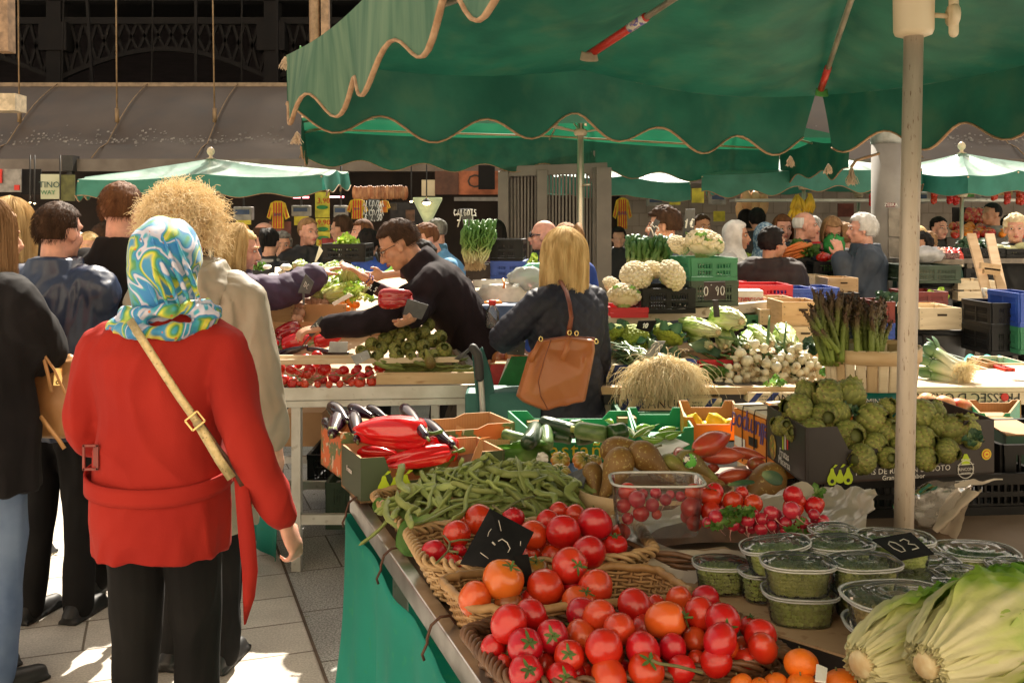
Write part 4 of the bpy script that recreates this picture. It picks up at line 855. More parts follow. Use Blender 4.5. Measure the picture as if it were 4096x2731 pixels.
C_('woman in white headscarf and white jumper standing by the carrot stall',1684,503,7.9,118,'white',hij=clo_('white'),sk='tan',eyes=True,th=.025,L=O_(1650,640,7.8))
C_('woman in pale patterned headscarf and green jumper seen from behind',1755,509,8.0,40,'green',hij=mat('patterned_hijab',(.32,.44,.52),.8,c2=(.06,.14,.24),scale=50,lo=.42,hi=.55),sk='tan')
C_('short-haired woman in dark brown puffer jacket with her back to the camera',1768,518,7.3,28,'brown','full','black',sk='tan',hyaw=45,quilt=.008,qf=42,th=.04,coat=.06,legs=Yq,armr=1.2,vox=.011,eyes=True)
C_('woman with brown bob and grey scarf facing the camera beside the carrots',1796,490,8.8,178,'bluegrey','bob','chestnut',sk='pink',eyes=True)
C_('white-bearded man in navy suit turned to the right',1842,480,8.5,110,'navy','balding','white',sk='pink',eyes=True)
C_('person in bright red hoodie behind the navy suit',1868,492,9.2,15,'red','short','grey',sk='pink')
q,kq=C_('woman with glasses, pink scarf and black leather jacket looking down',1908,491,8.6,182,'black','bob','darkblond',sk='tan',eyes=True,glasses='clear',hpit=22,L=O_(1870,620,8.3),Rr=O_(1935,610,8.3));c=MB();c.tube([kq['nb']+V((.075*cos(a),-.02+.07*sin(a),.01+.012*sin(a*3)))for a in[i*pi/8 for i in range(16)]],.03,8,closed=True);c.tube([kq['nb']+V((0,-.09,-.02)),kq['nb']+V((.02,-.12,-.30))],[.045,.04],8,dome=True);Za('scarf',c,mat('pink_scarf',(.5,.12,.14),.8,c2=(.7,.35,.35),scale=60),q)
C_('older woman with ash-blond hair and dark coat reaching over the crates',1965,517,8.8,-70,'bluegrey','full','darkblond',sk='pink',lean=12,L=O_(1905,600,8.5))
q,kq=C_('white-haired man in blue-grey jacket and pale jeans standing by the pillar',1988,486,7.8,-82,'bluegrey','full','white',sk='pink',L=O_(1932,592,7.7),Rr=O_(1938,600,8.05),elbowL=(.5,-.2,-1),legs=mat('pale_denim',(.36,.36,.38),.85,var=.2),th=.035,coat=.07,girth=1.2,armr=1.25,vox=.010,eyes=True,strands=500);c=MB();c.tube([kq['nb']+V((.065*cos(a),.06*sin(a),.015))for a in[i*pi/8 for i in range(16)]],.018,8,closed=True,ell=1.6);ring(c,[(V((kq['hip'].x+.03,7.8,.80)),V((.135,0,0)),V((0,.13,0))),(V((kq['hip'].x+.03,7.8,.86)),V((.14,0,0)),V((0,.13,0)))]);Za('blue_shirt',c,mat('bright_blue_shirt',(.02,.22,.55),.8),q)
C_('blonde woman in lilac top behind the near pole',2108,517,8.8,30,'lilac','bob','blonde');C_('person in plum jacket beside the green-jacketed man',2128,530,9.2,60,'plum','full','darkblond')
C_('black-haired man in dark green jacket stooping over the tomato boxes',2150,540,8.2,-120,'dgreen','full','black',lean=24,sk='tan',th=.05,girth=1.3,armr=1.3)
C_('dark-haired vendor with glasses standing behind the tomato stall',2153,494,10.4,165,'black','short','black',sk='pink',eyes=True)
C_('man in grey shirt and black cap at the fruit counter',2284,459,10.6,-100,'grey','buzz','black',sk='tan')
C_('curly blond older woman in black top at the right edge',2332,488,8.3,-155,'black','tuft','gold',sk='pink',eyes=True,th=.03,girth=1.2)
C_('dark-haired person behind the blond older woman',2318,492,10.8,20,'black','full','black');C_('shopper in dark clothes under the far red-lit stall',1712,478,11.4,30,'black','bob','black');C_('tall shopper in black before the meat stall',1740,474,11,0,'black','full','black')
C_('fair-haired girl looking down between the left shoppers',203,532,7.5,150,'grey','bob','blonde',eyes=True);C_('person in pale grey jacket beyond the left shoppers',168,528,8.5,40,'grey','short','grey');C_('woman with dark curly hair beyond the black fleece shoulders',232,512,9,20,'black','full','brown')
C_('woman in dark apron among the hanging jerseys at the far stall',1170+250,520,11.2,180,'black','full','black');
C_('blonde woman in purple puffer jacket reaching towards the lettuces',537,516,5.3,82,'purple','bob','blonde',sk='pink',Rr=O_(728,632,5.45),elbowR=(0,-.3,-1),palmR=(0,0,-1),quilt=.009,qf=38,qaxis='x',th=.035,armr=1.25,vox=.009,eyes=True,curl=.35,strands=900,hpit=8)
q,kq=C_('arms of a dark-sleeved shopper holding a lettuce behind the stallholder',1020,560,5.9,-92,'plum','short','black',lean=18,L=O_(832,634,5.45),Rr=O_(885,632,5.75),elbowL=(0,-.3,-1),elbowR=(1,0,.4),sk='fair',bare=.42,vox=.009,palmL=(-.3,.2,-1),curl=.5);c=MB()
for t in(0,.02):e,w_=kq['hands'][0][1:3];d=(w_-e).normalized();a1,a2_=frame(d);c.tube([w_-d*(.03+t)+a1*.033*cos(a)+a2_*.033*sin(a)for a in[i*pi/8 for i in range(16)]],.004,6,closed=True)
Za('bracelets',c,mat('woven_bracelet',(.05,.05,.25),.7,c2=(.5,.2,.05),scale=80,lo=.48,hi=.52),q)
Yf=mat('tomato_calyx',(.07,.13,.025),.7,var=.3)
Yl=mat('dry_green_stem',(.10,.12,.04),.8,c2=(.2,.16,.07))
def Zd(name,parts,cat,label='x'):
 """parts: list of (part name, MB, material); the first is the thing's own mesh"""
 n0,mb,m=parts[0];o=Za(name,mb,m,loc=(0,0,0),label=label,cat=cat)
 o.location=(0,0,0)
 if 'base_off' in o:del o['base_off']
 for pn,pm,pmm in parts[1:]:
  if isinstance(pm,list):
   c=hair(pn,pm,pmm,o,.0008,.0004)
  else:c=Za(pn,pm,pmm,o)
 return Proto(o)
def Yr(r,z,n=5,L_=.022,st=.012):
 mb=MB()
 for k in range(n):
  a=2*pi*k/n+ru(-.3,.3);d=V((cos(a),sin(a),0));w=V((-sin(a),cos(a),0))*.0038;l=L_*ru(.7,1.2);c=ru(-.2,1)
  p=[V((0,0,z+.001)),d*l*.4+V((0,0,z+.002)),d*l*.75+V((0,0,z+.000+.004*c)),d*l+V((0,0,z-.003+.010*c))]
  mb.add([p[0]-w*.5,p[0]+w*.5,p[1]-w,p[1]+w,p[2]-w*.7,p[2]+w*.7,p[3]],[(0,1,3,2),(2,3,5,4),(4,5,6)])
 if st:mb.tube([V((0,0,z-.002)),V((.001,0,z+st*.5)),V((.003,.002,z+st))],[.0028,.002,.0025],6)
 return mb
def Zy(r,lobes=0,la=.0,sz=.9,long=0,seed=0):
 def f(d):
  a=math.atan2(d.y,d.x);rr=1-.16*exp(-((1-d.z)/.09))+la*cos(a*lobes+seed)*(1-d.z*d.z*.3)*(max(0,d.z)*.7+.5)+.025*noise.noise(d*1.6+V((seed,0,0)))
  return rr
 mb=MB();mb.ell((0,0,0),(r,r,r*sz),None,28,18,fn=f);return mb
def mtom(n,a,b,**k):return mat(n,a,.27,bump=.002,bscale=16,c2=b,scale=7,lo=.35,hi=.75,spec=.6,rv=.08,rh=.008,sss=.06,coat=.15,**k)
m_tom=mtom('ripe_tomato_skin',(.47,.012,.006),(.58,.035,.010));m_tomo=mtom('orange_tomato_skin',(.58,.07,.010),(.68,.18,.025));m_toml=mtom('light_tomato_skin',(.54,.026,.010),(.66,.10,.018))
m_tomg=mat('green_tomato_skin',(.16,.16,.02),.25,c2=(.30,.12,.02),scale=9,coat=.3)
m_tomb=mat('brown_tomato_skin',(.22,.045,.015),.25,c2=(.28,.09,.02),scale=9,coat=.3)
PR={}
def P_(name):return PR[name]
for i in range(3):
 PR['tom%d'%i]=Zd('tomato',[('f',Zy(.035,5,.012+.008*i,.88,seed=i),m_tom),('calyx',Yr(.035,.0255,5+i%2),Yf)],'tomato')
 PR['plum%d'%i]=Zd('tomato',[('f',Zy(.032,3,.01,1.12+.1*i,seed=i*2),[m_tom,m_toml,m_toml][i]),('calyx',Yr(.032,.031+.003*i,5,.024,.014),Yf)],'tomato')
PR['beef']=Zd('tomato',[('f',Zy(.040,5,.03,.92,seed=3),m_tomo),('calyx',Yr(.04,.030,5),Yf)],'tomato')
PR['beefr']=Zd('tomato',[('f',Zy(.040,5,.03,.92,seed=5),m_toml),('calyx',Yr(.04,.030,5),Yf)],'tomato')
PR['greentom']=Zd('tomato',[('f',Zy(.036,5,.03,.9,seed=5),m_tomg),('calyx',Yr(.036,.026,5),Yf)],'tomato')
PR['browntom']=Zd('tomato',[('f',Zy(.036,5,.02,1.0,seed=8),m_tomb),('calyx',Yr(.036,.029,5),Yf)],'tomato')
def ribbed(r,n,dep,sz):
 def f(d):
  a=math.atan2(d.y,d.x);return 1-dep*(abs(cos(a*n/2)))**6*(1-abs(d.z)**3*.2)-.3*exp(-(1-d.z)/.1)
 mb=MB();mb.ell((0,0,0),(r,r,r*sz),None,56,20,fn=f);return mb
m_heir=Yb('heirloom_tomato_skin',[(0,(.62,.16,.03)),(.5,(.62,.22,.05)),(.85,(.35,.28,.06))],.3,coat=.3,scale=8)
hb=ribbed(.045,9,.14,.68);hb.t=[max(0,min(1,(p[2]/.03+1)/2))for p in hb.v]
PR['heir']=Zd('heirloom_tomato',[('f',hb,m_heir),('calyx',Yr(.04,.021,6,.02),Yf)],'tomato')
def Zp(L_,r,prof,n=18,bend=.0,lob=0,seed=0):
 pts=[];rs=[]
 for z,q in prof:pts.append(V((bend*sin(pi*z),0,(z-.5)*L_)));rs.append(max(.0006,r*q))
 mb=MB();mb.tube(pts,rs,n)
 if lob:
  nv=[]
  for p in mb.v:p=V(p);a=math.atan2(p.y,p.x);q=1+lob*cos(a*3+seed)+.05*noise.noise(p*28+V((seed,0,0)));nv.append((p.x*q,p.y*q,p.z))
  mb.v=nv
 return mb
ptip=[(0,.02),(.01,.25),(.05,.48),(.12,.68),(.25,.88),(.4,1),(.55,.98),(.7,.82),(.82,.58),(.9,.36),(.96,.18),(.995,.06),(1,.01)]
m_horn=mat('dull_red_long_tomato',(.42,.035,.02),.28,c2=(.50,.10,.04),scale=10,coat=.35,rv=.1,c3=(.28,.24,.05),scale3=14,lo3=.62,hi3=.8)
PR['horn']=Zd('long_tomato',[('f',Zp(.13,.033,ptip,22,.004,.05),m_horn),('calyx',(lambda c:(c.tube([(0,0,-.063),(0,.002,-.078)],[.003,.002],6),c)[1])(MB()),Yl)],'tomato')
pp_=[(0,.02),(.005,.2),(.03,.45),(.08,.68),(.18,.92),(.3,1),(.42,.94),(.55,.74),(.68,.52),(.8,.40),(.9,.33),(.96,.24),(.99,.12),(1,.02)]
m_pear=mat('russet_pear',(.17,.085,.022),.5,c2=(.24,.13,.035),scale=9,c3=(.36,.27,.09),scale3=140,lo3=.60,hi3=.64,spec=.4,rv=.1)
m_pearg=mat('green_russet_pear',(.17,.11,.03),.5,c2=(.24,.25,.05),scale=12,lo=.4,hi=.6,c3=(.34,.30,.10),scale3=120,lo3=.62,hi3=.66)
for nm,mm in(('pear',m_pear),('pearg',m_pearg)):
 st_=MB();st_.tube([(0,0,.065),(.001,0,.078),(.006,.002,.088)],[.0025,.002,.0028],6)
 PR[nm]=Zd('pear',[('f',Zp(.135,.036,pp_,24,.003),mm),('stem',st_,Yl)],'pear')
def pepper_mb(L_,r,n=3,seed=0):
 prof=[(0,.05),(.01,.35),(.03,.62),(.08,.85),(.2,.97),(.4,1),(.6,.95),(.78,.82),(.9,.64),(.96,.42),(.985,.2),(.97,.02)]
 pts=[V((.006*sin(pi*z),0,(z-.5)*L_))for z,q in prof];mb=MB();mb.tube(pts,[max(.001,r*q)for z,q in prof],36)
 nv=[]
 for p in mb.v:
  p=V(p);a=math.atan2(p.y,p.x);q=1-.17*(1-abs(cos(a*n/2+seed)))**2*1.6+.07*noise.noise(V((cos(a),sin(a),p.z*12))*1.2+V((seed,0,0)));nv.append((p.x*q,p.y*q,p.z+(.012*cos(a*n+seed*2)if p.z>.3*L_ else 0)))
 mb.v=nv;return mb
m_pep=mat('glossy_red_pepper',(.60,.008,.014),.16,c2=(.68,.018,.02),scale=6,coat=.3,spec=.7,sss=.05)
m_pepd=mat('dark_red_pepper',(.22,.004,.006),.14,c2=(.36,.008,.008),scale=6,coat=.4,spec=.7,rv=.2)
def pstem(z,s=1):
 mb=MB();mb.lathe([(.003,z-.004),(.015*s,z-.001),(.012*s,z+.003),(.005,z+.006)],8);mb.tube([(0,0,z),(.002,0,z+.02*s),(.012*s,.004,z+.04*s)],[.006,.0045,.006],8);return mb
m_pstem=mat('pepper_stem_green',(.10,.20,.03),.5)
for i,(nm,mm,L_)in enumerate((('pep0',m_pep,.165),('pep1',m_pep,.15),('pepd',m_pepd,.15))):
 q=pstem(-.078 if L_>.16 else-.07);q.v=[(x,y,-z-.15 if L_<.16 else-z-.16)for x,y,z in pstem(.0).v]
 q=pstem(0);q.v=[(x,y,-L_/2-z+.006)for x,y,z in q.v]
 PR[nm]=Zd('red_pepper',[('f',pepper_mb(L_,.046,3,i*1.3),mm),('stem',q,m_pstem)],'pepper')
pa_=[(0,.02),(.01,.25),(.04,.5),(.12,.78),(.25,.96),(.4,1),(.55,.92),(.7,.76),(.82,.6),(.92,.52),(.97,.45),(1,.2)]
m_aub=mat('aubergine_skin',(.010,.002,.007),.16,c2=(.022,.003,.014),scale=5,coat=.2,spec=.6)
cx_=MB();cx_.lathe([(.012,.078),(.022,.068),(.021,.055)],10,fn=lambda a,z,i:1+.15*cos(a*5)*(i==2));cx_.tube([(0,0,.075),(.002,0,.10)],[.006,.007],8)
PR['aub']=Zd('aubergine',[('f',Zp(.17,.040,pa_,22,.006),m_aub),('calyx',cx_,mat('aubergine_calyx',(.14,.17,.05),.7,var=.3))],'aubergine')
pc_=[(0,.1),(.01,.5),(.04,.8),(.1,.96),(.3,1),(.5,.98),(.7,1),(.9,.95),(.96,.8),(.99,.5),(1,.1)]
m_cuc=mat('dark_cucumber_skin',(.012,.035,.012),.35,c2=(.03,.07,.02),scale=10,stretch=(1,1,.2),bump=.003,bscale=90,coat=.2)
m_zuc=mat('pale_courgette_skin',(.06,.13,.035),.4,c2=(.17,.26,.09),scale=50,stretch=(1,1,.3))
m_zucd=mat('dark_courgette_skin',(.015,.05,.012),.3,c2=(.035,.09,.02),scale=40,coat=.3)
PR['cuc']=Zd('cucumber',[('f',Zp(.21,.026,pc_,18,.008),m_cuc)],'cucumber')
ze=MB();ze.tube([(0,0,.085),(0,0,.108)],[.013,.011],7);ze.lathe([(.018,.08),(.014,.09)],7)
PR['zuc']=Zd('courgette',[('f',Zp(.17,.032,pc_,18,.004),m_zuc),('stem',ze,mat('courgette_stem',(.3,.33,.08),.6))],'courgette')
PR['zucd']=Zd('courgette',[('f',Zp(.17,.032,pc_,18,.004),m_zucd)],'courgette')
m_gpep=mat('light_green_pepper',(.16,.34,.035),.2,c2=(.24,.42,.07),scale=8,coat=.4,rv=.15)
PR['gpep']=Zd('green_pepper',[('f',Zp(.15,.019,ptip,16,.018,.08),m_gpep),('stem',(lambda c:(c.tube([(0,0,-.073),(.001,0,-.085),(-.006,0,-.10)],[.005,.003,.003],6),c)[1])(MB()),m_pstem)],'pepper')
def Ys(nm,kind,r,m,sz=.95,cat=None,seed=0,rough=0,stem=True,lab='x'):
 mb=MB();mb.ell((0,0,0),(r,r,r*sz),None,22,14,fn=lambda d:1-.10*exp(-(1-d.z)/.06)+.02*noise.noise(d*2+V((seed,0,0))));pt=[('f',mb,m)]
 if stem:s_=MB();s_.tube([(0,0,r*sz*.82),(.001,0,r*sz+.004)],[.002,.0018],5);pt.append(('stem',s_,Yl))
 PR[nm]=Zd(kind,pt,cat or kind)
m_orange=mat('orange_peel',(.78,.20,.012),.38,c2=(.85,.27,.02),scale=8,bump=.0008,bscale=260,spec=.5)
Ys('orange','orange',.038,m_orange,stem=False);Ys('mandarin','mandarin',.033,mat('mandarin_peel',(.75,.15,.010),.35,c2=(.80,.20,.015),scale=8,bump=.0008,bscale=260),.85)
Ys('apple','apple',.042,mat('red_yellow_apple',(.50,.03,.025),.25,c2=(.62,.30,.10),scale=13,stretch=(1,1,.3),coat=.4,rv=.2,lo=.45,hi=.62),.92,'apple')
Ys('peach','apple',.042,mat('blush_apple',(.70,.30,.14),.3,c2=(.74,.44,.22),scale=10,coat=.3,rv=.1),.92,'apple')
Ys('mango','mango',.045,mat('mango_skin',(.26,.04,.02),.35,c2=(.40,.17,.05),scale=12,coat=.3,rv=.2,c3=(.45,.3,.12),scale3=60,lo3=.66,hi3=.7),1.05)
Ys('potato','potato',.032,mat('potato_skin',(.42,.22,.15),.7,c2=(.50,.28,.19),scale=9,rv=.12),1.25,stem=False)
Ys('lemonround','grapefruit',.042,mat('yellow_peel',(.72,.48,.05),.4,c2=(.80,.58,.10),scale=9,bump=.0006,bscale=200),.95,'grapefruit',stem=False)
pl_=[(0,.02),(.02,.12),(.06,.25),(.12,.6),(.25,.9),(.45,1),(.6,.96),(.78,.75),(.88,.42),(.93,.22),(.98,.13),(1,.03)]
PR['lemon']=Zd('lemon',[('f',Zp(.095,.034,pl_,20),mat('lemon_peel',(.80,.56,.01),.35,c2=(.85,.66,.03),scale=9,bump=.0007,bscale=220))],'lemon')
m_rad=mat('radish_skin',(.36,.010,.030),.25,c2=(.46,.03,.05),scale=9,coat=.3,rv=.15)
tl=MB();tl.tube([(0,0,-.014),(0,.001,-.022),(.003,.002,-.034),(.009,0,-.045)],[.0035,.0012,.0007,.0004],5)
rb_=MB();rb_.ell((0,0,0),(.0165,.0165,.0165),None,18,12)
PR['rad']=Zd('radish',[('f',rb_,m_rad),('root',tl,mat('radish_root',(.55,.25,.22),.6))],'radish')
m_bean=mat('flat_green_bean',(.17,.215,.055),.5,c2=(.27,.32,.10),scale=14,rv=.22,rh=.008,spec=.35,bump=.0006,bscale=120)
for i in range(4):
 mb=MB();pts=[];rs=[];L_=.135+.02*i;n=20
 for k in range(n+1):
  t=k/n;pts.append(V((.016*sin(pi*t)*(1 if i%2 else-.6)+.004*sin(t*9+i),.004*sin(t*7+i),(t-.5)*L_)));rs.append((.0082+.0008*sin(t*34))*min(1,(t/.06)**.6 if t<.06 else((1-t)/.16)**.7 if t>.84 else 1)+.0006)
 mb.tube(pts,rs,8,ell=.48);PR['bean%d'%i]=Zd('green_bean',[('f',mb,m_bean)],'green bean')
mb=MB();mb.ell((0,0,0),.0046,None,10,7);PR['pea']=Zd('pea',[('f',mb,mat('shelled_pea',(.46,.54,.12),.4,c2=(.60,.66,.22),scale=60,rv=.25,rh=.01))],'pea')
mb=MB();mb.ell((0,0,0),(.006,.005,.0045),None,10,7);PR['chick']=Zd('broad_bean',[('f',mb,mat('shelled_yellow_bean',(.50,.38,.12),.45,c2=(.60,.47,.18),scale=60,rv=.25))],'bean')
m_art=Yb('artichoke_bract',[(0,(.08,.095,.022)),(.45,(.20,.22,.045)),(.8,(.33,.33,.09)),(.95,(.20,.13,.05))],.6,scale=30,var=.25,rv=.14)
def artichoke(r=.05,H=.105,rows=8,seed=0,openn=.0):
 mb=MB();random.seed(seed+50);core=MB();core.ell((0,0,.0),(r*.86,r*.86,H*.46));mb.add(core.v,core.f,t=[.1]*len(core.v))
 for i in range(rows):
  f=i/(rows-1);z0=-H*.44+H*.74*f;n=max(5,int(11-4*f));rr0=r*(.55+.62*sin(pi*(.18+.62*f))**.8);Lb=H*(.40-.10*f)
  for k in range(n):
   a=2*pi*(k+.5*(i%2)+ru(-.1,.1))/n;w=2*pi*rr0/n*.80;d=V((cos(a),sin(a),0));tt=V((-sin(a),cos(a),0));vs=[];ts=[]
   for j in range(5):
    q=j/4;z=z0+Lb*q;fz=(z+H*.5)/H;rad=r*max(.16,sin(pi*min(.94,max(.06,fz*.92+.06)))**.62)*(1.02+.05*f)+openn*q*.012+.004*q
    ww=w*.62*(1-q**2.4)**.8 if j<4 else.0006
    for s_,cc in((-1,-.004),(0,.0055),(1,-.004)):vs.append(d*(rad+cc*(1-q*.6))+tt*ww*s_+V((0,0,z+(.003 if j==4 else 0))));ts.append(.08+.66*q+(.28 if j==4 else 0)+(.05 if s_==0 else-.04))
   mb.add(vs,[(3*j+s_,3*j+s_+1,3*j+s_+4,3*j+s_+3)for j in range(4)for s_ in(0,1)],t=ts)
 s2=MB();s2.tube([(0,0,-H*.42),(0,0,-H*.42-.022)],[.013,.012],10);random.seed(seed+99)
 return Zd('artichoke',[('f',mb,m_art),('stem',s2,mat('artichoke_stem',(.17,.21,.09),.7))],'artichoke')
for i in range(3):PR['art%d'%i]=artichoke(.05,[.105,.098,.112][i],[8,9,8][i],i,[.2,.0,.5][i])
def leaf(mb,base,d,n_,L_,W_,cup=.3,curl=.2,ruff=.0,rf=9,nu=8,nv=12,t0=0,t1=1,mid=.35,seed=0,prof=None,tip=.15):
 """a leaf from base along d; n_ is its upper side"""
 d=V(d).normalized();n_=(V(n_)-d*V(n_).dot(d)).normalized();x=d.cross(n_);ts=[];vs=[]
 for j in range(nv+1):
  v=j/nv;w=W_*(prof(v)if prof else sin(pi*(v*.86+.07))**.7*(1-.25*(1-v)))
  for i in range(nu+1):
   u=i/nu*2-1;e=abs(u);rz=ruff*e**1.5*sin(v*rf+seed+u*2)*W_+ruff*.4*noise.noise(V((u*3,v*6,seed)))*W_
   p=V(base)+d*(L_*(v-curl*.25*v*v))+x*(u*w*(1-.15*cup))+n_*(cup*w*e*e+curl*L_*v*v*-.5+rz);vs.append(p)
   ts.append(t0+(t1-t0)*(v**1.1)*.6+.55*(t1-t0)*max(0,e-mid*(1-v))*min(1,v*1.6))
 mb.add(vs,[(j*(nu+1)+i,j*(nu+1)+i+1,(j+1)*(nu+1)+i+1,(j+1)*(nu+1)+i)for j in range(nv)for i in range(nu)],t=ts);return mb
m_rom=Yb('romaine_leaf',[(0,(.74,.70,.42)),(.3,(.62,.66,.24)),(.55,(.34,.52,.06)),(1,(.12,.30,.02))],.42,scale=22,var=.3,transl=.3,bump=.003,bscale=30,spec=.5,rv=.06)
def Yp(L_=.30,r=.075,n=15,seed=0,m=None,ruff=.22,name='romaine_lettuce',lab='lettuce',bulge=1.0):
 random.seed(seed+11);mb=MB()
 for k in range(n):
  lay=k/n;a=k*2.4+ru(-.2,.2);rr=r*(1-lay*.72)
  vs=[];ts=[];nu,nv=16,24;Lk=L_*(1.02-.2*ru(0,1));wv=ru(.42,.68);ph=rnd()*6;op=(1-lay)*ru(.1,.6)
  for j in range(nv+1):
   v=j/nv;R_=rr*(.30+.80*sin(pi*min(1,(v*.80+.06)))**.9*bulge)+op*.035*max(0,v-.6)**1.2*2;half=wv*(.70+.75*min(1,v*1.8))*(1 if v<.8 else(1-((v-.8)/.2)**2*.6))
   for i in range(nu+1):
    u=i/nu*2-1;e=abs(u);an=a+u*half;q=R_*(1+.03*e)+.016*(L_/.3)*e**2.5*v+.004*exp(-(u*5)**2)*(1-v*.7)+ruff*.06*(.25+.75*e)*v*sin(v*21+u*7+ph)*.5+.008*noise.noise(V((u*5,v*9,ph)))-(.005*exp(-(u*7)**2))*-(1-v)
    q+=(.0022*abs(sin(u*19+ph))*(1-v)+.0035*abs(noise.noise(V((u*9+ph,v*16,k))))*v*2+.002*sin((v*3-e)*26)*e*v)*(L_/.3)*2.2
    z=v*Lk-(.03*e*e*v)+ruff*.02*e*sin(v*17+ph+u*9)
    vs.append(V((cos(an)*q,sin(an)*q,z)));ts.append(min(1,(.02+.75*v**1.3+.45*max(0,e-.12*(1.3-v))*v-.35*exp(-(u*5)**2)*(1-.3*v)-.16*(abs(sin((u*(1-.4*v))*19+ph))**3)*(1-v*.6)+.22*noise.noise(V((u*5+ph,v*9,k)))*v)+.10*(1-lay)*v))
  mb.add(vs,[(j*(nu+1)+i,j*(nu+1)+i+1,(j+1)*(nu+1)+i+1,(j+1)*(nu+1)+i)for j in range(nv)for i in range(nu)],t=ts)
 st=MB();st.lathe([(.001,-.004),(.022,-.003),(.026,.004),(.022,.03)],14,cap=True);random.seed(seed+77)
 return Zd(name,[('f',mb,m or m_rom),('cut_stem',st,mat('lettuce_cut_base',(.60,.52,.32),.6,c2=(.50,.36,.18),scale=40))],lab)
m_rom2=Yb('pale_lettuce_leaf',[(0,(.74,.76,.46)),(.35,(.62,.72,.30)),(.65,(.42,.58,.15)),(1,(.22,.40,.07))],.45,scale=22,var=.3,transl=.25,bump=.003,bscale=30)
PR['rom0']=Yp(.33,.085,34,1,bulge=1.1);PR['rom1']=Yp(.30,.065,28,2)
PR['let0']=Yp(.22,.065,22,3,m_rom2,.3,'lettuce');PR['let1']=Yp(.20,.07,22,4,m_rom2,.35,'lettuce',bulge=1.15)
Ym=Yb('celery_lettuce_leaf',[(0,(.72,.74,.34)),(.4,(.54,.66,.10)),(1,(.24,.46,.04))],.45,scale=22,var=.3,transl=.35)
PR['esc']=Yp(.22,.08,22,6,Ym,.5,'escarole')
m_on=Yb('white_onion_skin',[(0,(.72,.68,.50)),(.5,(.74,.70,.55)),(.8,(.52,.56,.28)),(1,(.10,.20,.05))],.3,scale=12,coat=.2,sss=.05)
m_root=mat('onion_root',(.42,.30,.15),.9,c2=(.60,.47,.28),rv=.15)
def onion(seed,r=.027):
 random.seed(seed+5);mb=MB();prof=[(0,.06),(.05,.5),(.15,.85),(.3,1),(.45,.96),(.6,.72),(.72,.40),(.85,.28),(1,.24)]
 vs=[];n=18;pts=[V((0,0,-r+z*r*2.5))for z,q in prof];o=MB();o.tube(pts,[r*q for z,q in prof],n);mb.add(o.v,o.f,t=[max(0,(p[2]/r-.2)*.55)for p in o.v])
 g=MB();a=V((0,0,r*1.45));d=V((ru(-.3,.3),ru(-.3,.3),1));pts=[a]
 for k in range(6):a=a+d.normalized()*.035;d+=V((0,0,-.05));pts.append(a)
 g.tube(pts,[.0065,.007,.008,.008,.007,.006,.004],8)
 st=[]
 for k in range(26):
  d=V((ru(-1,1),ru(-1,1),-1.3)).normalized();p=V((d.x*.005,d.y*.005,-r*.95));s_=[p]
  for j in range(5):d=(d+V((ru(-.5,.5),ru(-.5,.5),ru(-.4,.3)))).normalized();p=p+d*.0075;s_.append(p)
  st.append(s_)
 random.seed(seed+500);return Zd('onion',[('f',mb,m_on),('stalk',g,mat('onion_stalk',(.07,.15,.04),.5,c2=(.11,.2,.07))),('roots',st,m_root)],'onion')
for i in range(3):PR['onion%d'%i]=onion(i,[.027,.025,.029][i])
m_cfl=mat('cauliflower_curd',(.62,.52,.33),.75,c2=(.72,.63,.45),scale=30,bump=.003,bscale=120)
m_rmn=mat('lime_green_curd',(.20,.26,.02),.7,c2=(.30,.36,.04),scale=30,bump=.003,bscale=140)
Xl=Yb('cauliflower_leaf',[(0,(.45,.50,.22)),(.25,(.24,.36,.08)),(1,(.10,.22,.04))],.5,scale=25,var=.3,transl=.2)
Zw=Yb('dark_cabbage_leaf',[(0,(.20,.28,.12)),(.3,(.05,.11,.05)),(1,(.025,.07,.035))],.5,scale=25,var=.3,transl=.15)
def cauli(seed,r,m,ml,nl=9,name='cauliflower',lf=1.0,dens=90):
 random.seed(seed+31);mb=MB()
 mb.ell((0,0,0),(r*.9,r*.9,r*.68))
 for k in range(dens):
  t=k/dens;z=1-1.25*t;a=k*2.39996;q=sqrt(max(0,1-z*z));s_=r*ru(.15,.22);c=V((cos(a)*q*r*.9,sin(a)*q*r*.9,z*r*.66))
  mb.ell(c,(s_,s_,s_*.9),None,10,7,fn=lambda d,k=k:1+.10*noise.noise(d*4+V((k,0,0))))
 lm=MB()
 for k in range(nl):
  a=2*pi*k/nl+ru(-.2,.2);d=V((cos(a),sin(a),0));leaf(lm,d*r*.25+V((0,0,-r*.75)),d*.75+V((0,0,.75)),-d*.8+V((0,0,.6)),r*1.5*ru(.75,1.1)*lf,r*.55,cup=.5,curl=-.25+ru(-.2,.35),ruff=.22,rf=12,seed=k)
 random.seed(seed+300);return Zd(name,[('f',mb,m),('leaves',lm,ml)],'cauliflower')
PR['cau0']=cauli(0,.085,m_cfl,Xl,lf=.75);PR['cau1']=cauli(1,.09,m_cfl,Xl,13,lf=.8);PR['cauf']=cauli(2,.085,m_cfl,Xl,6,lf=.7)
PR['rmn']=cauli(3,.075,m_rmn,Zw,9,'green_cauliflower',1.2,150)
m_asp=Yb('asparagus_spear',[(0,(.20,.27,.04)),(.45,(.15,.18,.04)),(.7,(.11,.075,.03)),(1,(.09,.045,.03))],.6,scale=18,var=.35,stretch=(1,1,.5),rv=.15)
